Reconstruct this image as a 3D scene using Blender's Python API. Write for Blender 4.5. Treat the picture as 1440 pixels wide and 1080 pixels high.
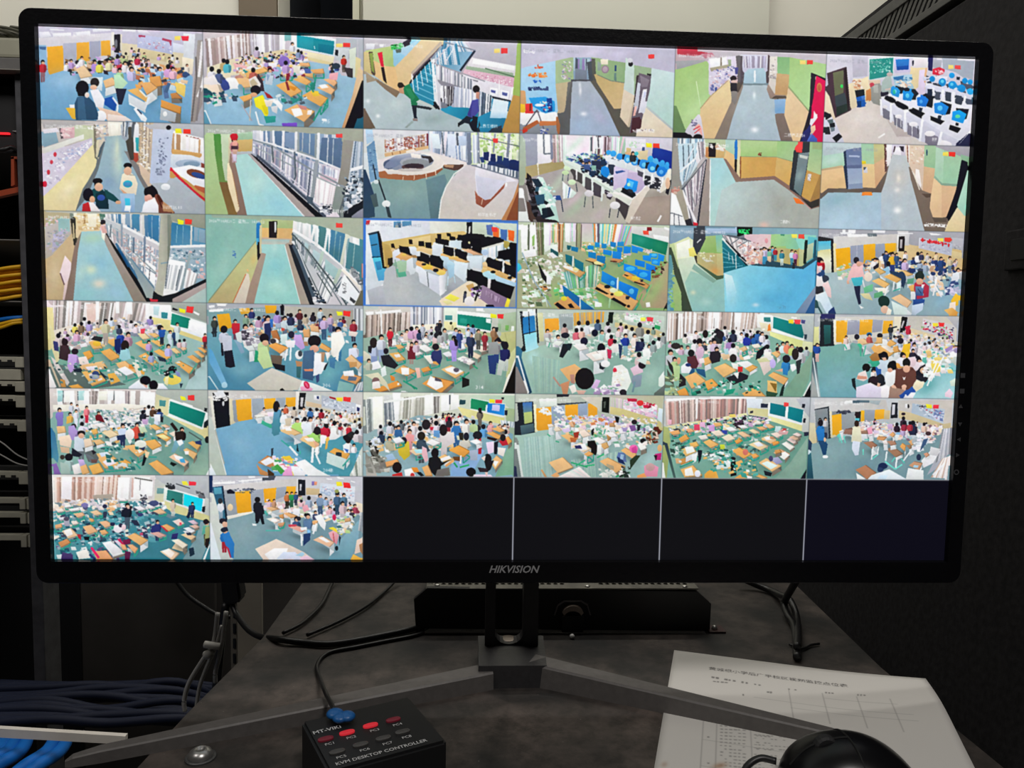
import bpy, bmesh, math, random
import numpy as np
from mathutils import Vector, Matrix

for _o in list(bpy.data.objects): bpy.data.objects.remove(_o)
C = bpy.context.scene.collection
SC = bpy.context.scene

# ---------------------------------------------------------------- camera
# World: x right, y away from the viewer, z up; z = 0 is the desk top, the lit panel stands in y = 0.
F = 1080.0                                             # focal length in pixels of the 1440 px wide frame
EYE = Vector((-0.02772, -0.50418, 0.25813))
def _n(v): return v.normalized()
_FWD = _n(Vector((0.05042, 0.99563, -0.07861)))
_DOWN0 = Vector((0.01274, -0.07935, -0.99677))
_DOWN = _n(_DOWN0 - _FWD * _DOWN0.dot(_FWD))
_RIGHT = _DOWN.cross(_FWD)
cam = bpy.data.cameras.new('camera'); cam.sensor_width = 36.0; cam.lens = F / 1440 * 36
cam.clip_start = 0.01; cam.clip_end = 50
cam_o = bpy.data.objects.new('camera', cam); C.objects.link(cam_o)
_M = Matrix((_RIGHT, -_DOWN, -_FWD)).transposed().to_4x4(); _M.translation = EYE
cam_o.matrix_world = _M
SC.camera = cam_o
def ray(px, py): return _RIGHT * ((px - 720) / F) + _DOWN * ((py - 540) / F) + _FWD
def at(px, py, z=0.0):                                  # a point of the photograph put on the level z
    d = ray(px, py); return EYE + d * ((z - EYE.z) / d.z)
def aty(px, py, y):                                     # the same on the upright plane y
    d = ray(px, py); return EYE + d * ((y - EYE.y) / d.y)
def atx(px, py, x):
    d = ray(px, py); return EYE + d * ((x - EYE.x) / d.x)

# ---------------------------------------------------------------- light
w = bpy.data.worlds.new('room_air'); SC.world = w; w.use_nodes = True
w.node_tree.nodes['Background'].inputs[0].default_value = (0.75, 0.74, 0.70, 1)
w.node_tree.nodes['Background'].inputs[1].default_value = 0.012
def lamp(name, loc, target, sx, sy, power, col):
    l = bpy.data.lights.new(name, 'AREA'); l.shape = 'RECTANGLE'; l.size = sx; l.size_y = sy; l.energy = power; l.color = col
    o = bpy.data.objects.new(name, l); C.objects.link(o); o.location = loc
    o.rotation_euler = (Vector(target) - Vector(loc)).to_track_quat('-Z', 'Y').to_euler()
    return o
lamp('wall_tube_light', (-0.35, 0.80, 1.40), (-0.35, 1.06, 0.4), 2.6, 0.10, 8.8, (1.0, 0.97, 0.90))
lamp('unseen_front_light', (0.34, -0.85, 1.35), (0.1, 0.05, 0.0), 0.3, 0.3, 8.5, (1.0, 0.96, 0.92))
lamp('unseen_front_light', (-0.80, -0.50, 1.15), (-0.45, 0.3, 0.1), 0.3, 0.3, 3.0, (1.0, 0.96, 0.92))  # added fill from the upper left to brighten the rack, source unseen
lamp('added_overhead_fill', (-0.05, 0.52, 1.75), (-0.05, 0.45, 0.0), 1.2, 0.12, 4.5, (1.0, 0.97, 0.92))  # added overhead fill, lifts the desk rear and the device lid
vs = SC.view_settings
SC.display_settings.display_device = 'sRGB'
vs.view_transform = 'Standard'; vs.look = 'None'; vs.exposure = 0.0; vs.gamma = 1.0; vs.use_curve_mapping = False
SC.cycles.max_bounces = 8

# ---------------------------------------------------------------- helpers
_mats = {}
def mat(name, col, rough=0.6, metal=0.0, noise=0.0, scale=40.0, bump=0.0, spec=0.5, col2=None, emit=None):
    if name in _mats: return _mats[name]
    m = bpy.data.materials.new(name); m.use_nodes = True; nt = m.node_tree; b = nt.nodes['Principled BSDF']
    b.inputs['Base Color'].default_value = (*col, 1); b.inputs['Roughness'].default_value = rough; b.inputs['Metallic'].default_value = metal
    b.inputs['Specular IOR Level'].default_value = spec
    if emit: b.inputs['Emission Color'].default_value = (*emit[:3], 1); b.inputs['Emission Strength'].default_value = emit[3]
    if noise or bump:
        tc = nt.nodes.new('ShaderNodeTexCoord'); n = nt.nodes.new('ShaderNodeTexNoise')
        n.inputs['Scale'].default_value = scale; n.inputs['Detail'].default_value = 6.0
        nt.links.new(tc.outputs['Object'], n.inputs['Vector'])
        if noise:
            r = nt.nodes.new('ShaderNodeValToRGB'); r.color_ramp.elements[0].position = 0.35; r.color_ramp.elements[1].position = 0.68
            c2 = col2 or tuple(min(1, c * (1 + noise)) for c in col)
            r.color_ramp.elements[0].color = (*[c * (1 - noise * .5) for c in col], 1); r.color_ramp.elements[1].color = (*c2, 1)
            nt.links.new(n.outputs['Fac'], r.inputs['Fac']); nt.links.new(r.outputs['Color'], b.inputs['Base Color'])
        if bump:
            bp = nt.nodes.new('ShaderNodeBump'); bp.inputs['Strength'].default_value = bump; bp.inputs['Distance'].default_value = 0.002
            nt.links.new(n.outputs['Fac'], bp.inputs['Height']); nt.links.new(bp.outputs['Normal'], b.inputs['Normal'])
    _mats[name] = m; return m

def obj(name, bm, m, parent=None, smooth=False, kind=None, label=None):
    me = bpy.data.meshes.new(name)
    if isinstance(bm, bmesh.types.BMesh):
        bmesh.ops.recalc_face_normals(bm, faces=bm.faces); bm.to_mesh(me); bm.free()
    else: me = bm
    o = bpy.data.objects.new(name, me); C.objects.link(o)
    for x in (m if isinstance(m, (list, tuple)) else [m]): me.materials.append(x)
    if smooth:
        for p in me.polygons: p.use_smooth = True
    if parent: o.parent = parent; o.matrix_parent_inverse = Matrix.Translation(-parent.location)
    if kind: o['kind'] = kind
    if label: o['label'] = label
    return o
def tag(o, label, cat, group=None):
    o['label'] = label; o['category'] = cat
    if group: o['group'] = group
    return o
def thing(name, loc, label, cat, group=None):
    o = bpy.data.objects.new(name, None); C.objects.link(o); o.location = loc; o.empty_display_size = .02
    return tag(o, label, cat, group)

def box(bm, lo, hi, bev=0.0):
    r = bmesh.ops.create_cube(bm, size=1.0, matrix=Matrix.Translation([(a+b)/2 for a, b in zip(lo, hi)]) @ Matrix.Diagonal([*(b-a for a, b in zip(lo, hi)), 1]))
    if bev:
        es = list({e for v in r['verts'] for e in v.link_edges})
        bmesh.ops.bevel(bm, geom=es, offset=bev, segments=2, affect='EDGES', profile=.6)
    return bm
def prism(bm, pts, d):                                   # outline (3D points) pushed along d
    d = Vector(d); n = len(pts)
    a = [bm.verts.new(p) for p in pts]; b = [bm.verts.new(Vector(p) + d) for p in pts]
    bm.faces.new(a); bm.faces.new(b[::-1])
    for i in range(n): bm.faces.new((a[i], b[i], b[(i+1) % n], a[(i+1) % n]))
    return bm
def smooth_path(pts, sub=8):
    P = [Vector(p) for p in pts]; P = [P[0]*2 - P[1]] + P + [P[-1]*2 - P[-2]]; out = []
    for i in range(1, len(P)-2):
        for k in range(sub):
            t = k/sub; a, b, c, d = P[i-1:i+3]
            out.append(.5*((2*b) + (c-a)*t + (2*a-5*b+4*c-d)*t*t + (3*b-a-3*c+d)*t**3))
    return out + [P[-2]]
def tube(bm, pts, r, n=10, sub=8):
    P = smooth_path(pts, sub) if sub > 1 else [Vector(p) for p in pts]
    rings = []; up = Vector((0, 0, 1))
    for i, p in enumerate(P):
        t = (P[min(i+1, len(P)-1)] - P[max(i-1, 0)]).normalized()
        u = t.cross(up)
        if u.length < .1: u = t.cross(Vector((1, 0, 0)))
        u.normalize(); v = u.cross(t)
        rr = r(i/(len(P)-1)) if callable(r) else r
        rings.append([bm.verts.new(p + (u*math.cos(a) + v*math.sin(a))*rr) for a in (2*math.pi*k/n for k in range(n))])
    for A, B in zip(rings, rings[1:]):
        for k in range(n): bm.faces.new((A[k], A[(k+1) % n], B[(k+1) % n], B[k]))
    bm.faces.new(rings[0][::-1]); bm.faces.new(rings[-1])
    return bm
def lathe(bm, prof, axis_o, X, Y, Z, n=24):              # profile of (radius, height) about Z
    rings = [[bm.verts.new(axis_o + X*(r*math.cos(a)) + Y*(r*math.sin(a)) + Z*h) for a in (2*math.pi*k/n for k in range(n))] for r, h in prof]
    for A, B in zip(rings, rings[1:]):
        for k in range(n): bm.faces.new((A[k], A[(k+1) % n], B[(k+1) % n], B[k]))
    bm.faces.new(rings[0][::-1]); bm.faces.new(rings[-1])
    return bm
def new(): return bmesh.new()

_tcache = {}
def glyphs(body, size=1.0, shear=0.0, bold=0.0, res=2):   # triangles of a line of writing, centred, unit size
    key = (body, shear, bold, res)
    if key not in _tcache:
        cu = bpy.data.curves.new('writing', 'FONT'); cu.body = body; cu.size = 1.0; cu.shear = shear; cu.offset = bold; cu.resolution_u = res
        cu.align_x = 'CENTER'; cu.align_y = 'CENTER'
        o = bpy.data.objects.new('writing', cu); C.objects.link(o)
        dg = bpy.context.evaluated_depsgraph_get(); dg.update()
        me = o.evaluated_get(dg).to_mesh(); me.calc_loop_triangles()
        V = np.array([v.co[:2] for v in me.vertices]).reshape(-1, 2); T = [tuple(t.vertices) for t in me.loop_triangles]
        o.evaluated_get(dg).to_mesh_clear(); bpy.data.objects.remove(o); bpy.data.curves.remove(cu)
        _tcache[key] = (V, T)
    V, T = _tcache[key]
    return V * size, T
def writing(name, body, o, X, Y, size, m, parent, **k):   # flat lettering lying on a surface
    V, T = glyphs(body, size, **k); me = bpy.data.meshes.new(name)
    me.from_pydata([tuple(Vector(o) + Vector(X)*float(a) + Vector(Y)*float(b)) for a, b in V], [], T)
    return obj(name, me, m, parent)
# ---------------------------------------------------------------- the picture the screen shows
# A small polygon painter: every camera picture is written down as flat shapes and filled into
# one pixel buffer, which becomes the picture of the lit panel (flat print on a screen).
TW, TH = 2580, 1452                      # texels over the whole panel, 6 x 6 camera pictures
SHEET = np.zeros((TH, TW, 3), np.float32)
SHEET[:] = -1.0                          # nothing painted yet

def _homography(src, dst):
    A = []
    for (x, y), (u, v) in zip(src, dst):
        A.append([x, y, 1, 0, 0, 0, -u*x, -u*y, -u])
        A.append([0, 0, 0, x, y, 1, -v*x, -v*y, -v])
    return np.linalg.svd(np.array(A, float))[2][-1].reshape(3, 3)

TO_SHEET = _homography([(52, 37), (1372, 85), (1329, 788), (76, 785)], [(0, 0), (TW, 0), (TW, TH), (0, TH)])

def rgb(c):
    if len(c) == 3: c = c[0]*2 + c[1]*2 + c[2]*2
    return np.array([int(c[i:i+2], 16) / 255 for i in (0, 2, 4)], np.float32)

class Painter:
    def __init__(self, sheet, to, ox, oy, k, clip):
        self.s, self.to, self.ox, self.oy, self.k, self.clip = sheet, to, ox, oy, k, clip
    def tr(self, pts):
        p = np.array(pts, float)
        q = np.stack([p[:, 0]/self.k + self.ox, p[:, 1]/self.k + self.oy, np.ones(len(p))], 1) @ self.to.T
        return q[:, :2] / q[:, 2:3]
    def mask(self, q):
        cx0, cy0, cx1, cy1 = self.clip
        x0 = max(cx0, int(math.floor(q[:, 0].min()))); x1 = min(cx1, int(math.ceil(q[:, 0].max())) + 1)
        y0 = max(cy0, int(math.floor(q[:, 1].min()))); y1 = min(cy1, int(math.ceil(q[:, 1].max())) + 1)
        if x1 <= x0 or y1 <= y0: return None
        X = np.arange(x0, x1)[None, :] + .5; Y = np.arange(y0, y1)[:, None] + .5
        m = np.zeros((y1 - y0, x1 - x0), bool)
        n = len(q)
        for i in range(n):
            ax, ay = q[i]; bx, by = q[(i+1) % n]
            if ay == by: continue
            rows = (Y > min(ay, by)) & (Y <= max(ay, by))
            m ^= rows & (X < ax + (Y - ay) * (bx - ax) / (by - ay))
        return (slice(y0, y1), slice(x0, x1)), m, X, Y
    def poly(self, col, pts, a=1.0):
        r = self.mask(self.tr(pts))
        if r is None: return
        sl, m, X, Y = r
        v = self.s[sl]
        if a >= 1:                                       # a little lighter at the top than at the foot
            t = ((Y - Y[0]) / (Y[-1] - Y[0] + 1))[..., None] * np.ones((1, X.shape[1], 1)); v[m] = (col[None, None] * (1.05 - .11*t))[m]
        else: v[m] = v[m] * (1 - a) + col * a
    def soft(self, col, pts, a):
        q = self.tr(pts); m = q.mean(0); d = q - m
        C = d.T @ d / len(q) * .62 + np.eye(2)
        I = np.linalg.inv(C); r = 2.6*np.sqrt(np.diag(C))
        cx0, cy0, cx1, cy1 = self.clip
        x0, x1 = max(cx0, int(m[0]-r[0])), min(cx1, int(m[0]+r[0])+1); y0, y1 = max(cy0, int(m[1]-r[1])), min(cy1, int(m[1]+r[1])+1)
        if x1 <= x0 or y1 <= y0: return
        X = np.arange(x0, x1)[None, :] + .5 - m[0]; Y = np.arange(y0, y1)[:, None] + .5 - m[1]
        w = (a*np.exp(-.5*(I[0, 0]*X*X + 2*I[0, 1]*X*Y + I[1, 1]*Y*Y)))[..., None]
        v = self.s[y0:y1, x0:x1]; ok = v[..., :1] >= 0
        v[:] = np.where(ok, v*(1-w) + col*w, v)
    def close_gaps(self):
        cx0, cy0, cx1, cy1 = self.clip
        v = self.s[cy0:cy1, cx0:cx1].copy()
        for _ in range(120):
            bad = v[..., 0] < 0
            if not bad.any(): break
            ok = (~bad).astype(np.float32)[..., None]; z = np.where(bad[..., None], 0, v)
            acc = np.zeros_like(v); n = np.zeros(v.shape[:2] + (1,), np.float32)
            for dy, dx in ((1, 0), (-1, 0), (0, 1), (0, -1)):
                A = np.roll(z, (dy, dx), (0, 1)); B = np.roll(ok, (dy, dx), (0, 1))
                if dy == 1: A[0] = 0; B[0] = 0
                if dy == -1: A[-1] = 0; B[-1] = 0
                if dx == 1: A[:, 0] = 0; B[:, 0] = 0
                if dx == -1: A[:, -1] = 0; B[:, -1] = 0
                acc += A; n += B
            fill = bad & (n[..., 0] > 0)
            v[fill] = (acc[fill] / n[fill])
        v[v < 0] = .5
        self.s[cy0:cy1, cx0:cx1] = v
    def grad(self, c1, c2, A, B, pts):
        r = self.mask(self.tr(pts))
        if r is None: return
        sl, m, X, Y = r
        (ax, ay), (bx, by) = self.tr([A, B])
        t = np.clip(((X - ax)*(bx - ax) + (Y - ay)*(by - ay)) / ((bx - ax)**2 + (by - ay)**2), 0, 1)
        col = c1[None, None] * (1 - t[..., None]) + c2[None, None] * t[..., None]
        self.s[sl][m] = col[m]
    def line(self, col, w, pts, a=1.0):
        for (x0, y0), (x1, y1) in zip(pts, pts[1:]):
            d = math.hypot(x1 - x0, y1 - y0) or 1
            nx, ny = -(y1 - y0)/d*w/2, (x1 - x0)/d*w/2
            self.poly(col, [(x0+nx, y0+ny), (x1+nx, y1+ny), (x1-nx, y1-ny), (x0-nx, y0-ny)], a)
    def oval(self, col, x, y, rx, ry, rot=0, a=1.0):
        n = 14; c, s = math.cos(math.radians(rot)), math.sin(math.radians(rot)); p = []
        for i in range(n):
            t = i/n*2*math.pi; u, v = rx*math.cos(t), ry*math.sin(t)
            p.append((x + u*c - v*s, y + u*s + v*c))
        self.poly(col, p, a)

SKIN = 'dba98c'
def person(P, x, y, s, shirt, hair='1c1a22', face=True, pants=None, lean=0.0, tall=3.4):
    c = rgb(shirt); by = y + tall*s; lx = lean*s
    if pants:
        q = rgb(pants)
        P.poly(q, [(x-.8*s+lx, by-.3*s), (x+.05*s+lx, by-.3*s), (x-.05*s+lx, by+3.2*s), (x-.6*s+lx, by+3.2*s)])
        P.poly(q, [(x-.05*s+lx, by-.3*s), (x+.8*s+lx, by-.3*s), (x+.65*s+lx, by+3.2*s), (x+.1*s+lx, by+3.2*s)])
    P.poly(c, [(x-.45*s, y+.7*s), (x+.45*s, y+.7*s), (x+1.15*s, y+1.2*s), (x+1.3*s+lx, y+.72*tall*s), (x+.9*s+lx, by), (x-.9*s+lx, by), (x-1.3*s+lx, y+.72*tall*s), (x-1.15*s, y+1.2*s)])
    P.poly(c*.78, [(x+.35*s, y+1.1*s), (x+1.15*s, y+1.2*s), (x+1.3*s+lx, y+.72*tall*s), (x+.9*s+lx, by), (x+.45*s+lx, by)])
    P.oval(rgb(hair), x, y + .08*s, s*.68, s*.76)
    if face: P.oval(rgb(SKIN), x + .12*s, y+.40*s, s*.54, s*.48)

def desk(P, q, col='eebb77', h=60, kind='w'):
    bl, br, fr, fl = q
    dn = lambda p, k=1.0: (p[0], p[1] + h*k)
    P.soft(rgb('3a4a4a'), [(p[0] + .12*h, p[1] + .9*h) for p in q], .42)
    if kind == 'w':
        P.poly(rgb('dfe3e6'), [fl, fr, dn(fr), dn(fl)])
        P.poly(rgb('b9c4c8'), [fr, br, dn(br, .8), dn(fr)])
    elif kind == 't':
        P.poly(rgb('8f9a96'), [fl, fr, dn(fr, .35), dn(fl, .35)])
        for a in (fl, fr, br): P.line(rgb('2f9c86'), 9, [a, dn(a)])
        P.line(rgb('2f9c86'), 11, [dn(fl), dn(fr), dn(br, .8)])
    elif kind == 'b':
        P.poly(rgb('7d7468'), [fl, fr, dn(fr), dn(fl)]); P.poly(rgb('5c6360'), [fr, br, dn(br, .8), dn(fr)])
    P.poly(rgb(col), q)
    P.line(rgb(col)*.74, 6, [fl, fr, br])

def lerp2(q, u, v):
    a = [q[0][k]*(1-u) + q[1][k]*u for k in (0, 1)]; b = [q[3][k]*(1-u) + q[2][k]*u for k in (0, 1)]
    return (a[0]*(1-v) + b[0]*v, a[1]*(1-v) + b[1]*v)

def paint(P, text):
    pt = lambda t: tuple(5*float(v) for v in t.split(','))       # points are written in fifths
    rd = lambda t: tuple(float(v) for v in t.split(','))
    for ln in text.strip().splitlines():
        for cmd in ln.split(';'):
            t = cmd.split()
            if not t: continue
            o = t[0]
            if o == 'a': P.soft(rgb(t[2]), [pt(x) for x in t[3:]], float(t[1]))         # soft patch
            elif o == 'p': P.poly(rgb(t[1]), [pt(x) for x in t[2:]])
            elif o == 'o': c, r = pt(t[2]), rd(t[3]); P.soft(rgb(t[1]), [(c[0]-r[0], c[1]), (c[0], c[1]-r[1]), (c[0]+r[0], c[1]), (c[0], c[1]+r[1])], 1.0)
            elif o == 'g': P.grad(rgb(t[1]), rgb(t[2]), pt(t[3]), pt(t[4]), [pt(x) for x in t[5:]])
            elif o == 'l': P.line(rgb(t[1]), float(t[2]), [pt(x) for x in t[3:]])
            elif o == 'e':
                c, r = pt(t[2]), rd(t[3]); P.oval(rgb(t[1]), c[0], c[1], r[0], r[1], float(t[4]) if len(t) > 4 else 0)
            elif o in 'kbs':
                c = pt(t[1]); person(P, c[0], c[1], float(t[2]), t[3], t[5] if len(t) > 5 else '1c1a22', o != 'b', t[4] if len(t) > 4 and t[4] != '-' else None)
            elif o == 'd': desk(P, [pt(x) for x in t[1:5]], t[5] if len(t) > 5 else 'eebb77', float(t[6]) if len(t) > 6 else 60, t[7] if len(t) > 7 else 'w')
            elif o == 'v':                                                             # upright stripes
                q = [pt(x) for x in t[1:5]]; n = int(t[5]); rn = random.Random(int(t[6])); u = 0.0
                w = [rn.uniform(.4, 1.6) for _ in range(n)]; sw = sum(w); last = None
                for i in range(n):
                    c = rn.choice([x for x in t[7:] if x != last] or t[7:]); last = c; e = u + w[i]/sw
                    P.poly(rgb(c), [lerp2(q, u, 0), lerp2(q, e, 0), lerp2(q, e, 1), lerp2(q, u, 1)]); u = e
            elif o == 'c':                                                             # clutter of papers, heads, clothes
                q = [pt(x) for x in t[1:5]]; n = int(int(t[5])*2.2); z = float(t[6])*.66; rn = random.Random(int(t[7]))
                for y in sorted(rn.random() for _ in range(n)):
                    x, yy = lerp2(q, rn.random(), y); k = z*(.6 + .9*rn.random())*(.7 + .5*y); a = rn.uniform(-.5, .5)
                    P.poly(rgb(rn.choice(t[8:])), [(x-k, yy-.5*k+a*k), (x+k*.6, yy-.6*k-a*k*.4), (x+k, yy+.5*k-a*k), (x-k*.7, yy+.6*k)])
            elif o == 'q':                                                             # crowd seen over its desks
                q = [pt(x) for x in t[1:5]]; n = int(t[5]); z = float(t[6]); rn = random.Random(int(t[7]))
                for y in sorted(rn.random() for _ in range(n)):
                    x, yy = lerp2(q, rn.random(), y); person(P, x, yy, z*(.6 + .4*y), rn.choice(t[8:]), rn.choice(('2a262c', '3a3234', '4c4244')), face=rn.random() < .55, tall=2.8)
TILES = {}
TILES[0, 0] = (50, 30, '''
p c9c5d8 0,4 288,12 288,60 0,60
p dcd8e0 3,28 128,19 128,60 3,60
p e9e8f4 4,18 20,17 25,25 6,28;p f3f3fa 26,20 58,19 58,24 28,26;p f3f3fa 66,18 90,16 91,22 67,24;p efeff8 94,13 124,11 125,16 95,18;p efeff8 144,12 168,13 167,18 145,17;p e6e4f0 170,14 186,16 192,21 172,20
p dfd3b4 140,36 248,48 248,80 140,60;p d9c9a0 166,46 228,55 228,70 166,60
p c4c8e6 170,22 230,30 230,56 170,44;p dfe3f2 230,36 248,40 248,54 230,52;c 172,24 228,32 228,52 172,42 24 9 3 b0b4dc d8dcf0 cc8899 eef
p b54a68 172,23 184,24 183,27 172,26;p b54a68 212,28 228,32 227,43 224,35 212,32
p e2e6ee 248,20 268,22 266,66 248,62;p f0e4cc 246,60 266,64 264,88 246,84
p b3b2bb 268,20 288,22 288,172 258,172;p a39a96 272,32 284,32 280,140 268,170 260,170;l f4f0f4 22 280,34 277,66 274,94;l f4f0f4 26 284,86 280,108 272,128;l 6f6a6a 14 269,60 270,96 262,168;l 8b8384 18 277,112 270,168
p 23202a 131,22 141,22 141,54 131,52;e 777782 134,38 12,40;p ece7e0 126,18 131,18 131,58 126,58;p e0d8c8 141,22 144,22 144,54 141,54
p b3b5c6 44,37 67,36 67,66 46,80;p f0ae33 17,43 44,41 46,80 21,85;p f0b040 67,36 88,35 89,66 68,66;p a9abbf 89,34 108,33 108,58 90,66;p f0b040 108,33 124,32 125,58 109,58
p 8fb6d6 3,40 16,40 18,100 4,104;p 4d6f9e 4,42 16,43 15,48 5,47
g 82b4d8 6a9fc4 12,100 12,168 4,102 46,85 96,86 180,84 264,94 260,172 8,168
a .5 b8d4ea 16,88 60,84 84,100 40,120;a .5 4d86a8 140,140 200,112 216,140 164,164
s 10,68 26 c23040 8c6670
c 48,66 128,56 124,86 60,90 30 26 5 c9a7dc f0ecf4 8a6a50 2b2834 d9b99a 6fae9a
k 58,66 20 c4a2da;k 76,61 20 f4eef2;k 50,70 18 eef
d 66,80 80,74 94,92 74,96 f0cfa4 60
d 112,100 128,94 136,106 116,112 f0c490 70
q 128,40 240,58 236,80 124,76 42 22 11 c8a8d8 f4c8d4 e8e4ee b8c890 eadfb0 c33a50 88a0c8 f0f0f4
c 168,72 248,76 248,112 172,112 40 34 13 f0c080 e8a860 f4f0f0 d8a070 3c4250 c8dce8 bb6f50
k 98,68 24 b893dc -;b 106,69 26 e8e060;k 122,66 24 ece8b8
k 149,70 24 f0eaf0;k 158,74 26 e9e4f6;b 136,60 20 b898d4;k 170,60 20 c43050
p d9e8ee 94,94 112,94 110,118 100,112
s 140,82 28 a9d8a8 2a2c3c;p bfe4c0 130,90 140,90 154,104 144,114 132,112;p 23263a 133,113 152,114 144,140 138,140
k 160,80 30 cfc8ee;k 208,80 26 9fc4ea;b 222,76 28 d8a8d8;k 230,80 26 f4c0d4;l 5a78a8 40 216,108 220,130;l 4a6890 30 224,104 218,120
d 190,94 208,92 212,108 194,112 e0a058 80 b;d 176,104 192,102 204,112 186,124 e8b070 90
k 254,74 18 f0e4d8 - 5a4038;e 38507c 251,90 26,26;p e9c9a8 243,98 256,100 254,106 244,104
p f0d070 234,102 252,108 250,128 236,120;d 226,122 236,120 246,130 228,130 c98a50 40 b
p f4f4f4 156,128 184,140 184,154 156,140;p dfe6ee 184,128 192,128 182,154 181,144;p d8dde2 155,122 185,138 183,154 155,136;p e8b468 153,116 170,112 187,128 185,136;l f8f4e0 12 174,116 186,128
l f4f4f8 30 166,146 180,166;l 3c4660 10 170,148 181,160;p f0f4f8 178,154 187,164 184,170 176,166
d 210,132 244,144 243,156 210,144 dd9a4c 100 b;p b8c0c8 210,145 236,155 234,170 208,166;e f4f4f4 217,156 18,22
p 1c51a8 114,130 128,126 136,136 132,152 114,140;l f0f0f4 16 128,128 137,140 136,152
e 2a2426 98,103 38,40;e f0c0a4 96,111 30,22;p f2f0f6 90,116 104,114 115,132 112,148 100,144
p e8b840 49,146 64,144 72,166 60,164;p f4f4f4 55,140 64,140 64,146 56,146
p e8c8b4 102,144 136,152 160,167 120,168;e f4f4f8 108,160 50,50;p f0e0d8 120,156 150,160 162,168 120,169
e 15131c 77,112 56,62;p 15131c 67,112 88,112 85,126 70,126
p 2f506e 69,127 86,126 98,138 104,156 103,166 66,166 64,138;p 3d6484 69,128 80,128 84,166 70,166;e f0d8d0 85,124 20,24
p ffe070 233,25 243,25 243,32 233,32;p ee3a4c 244,25 257,25 256,33 246,33;p f0f0f8 22,12 46,14 46,16 22,15''')
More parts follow.
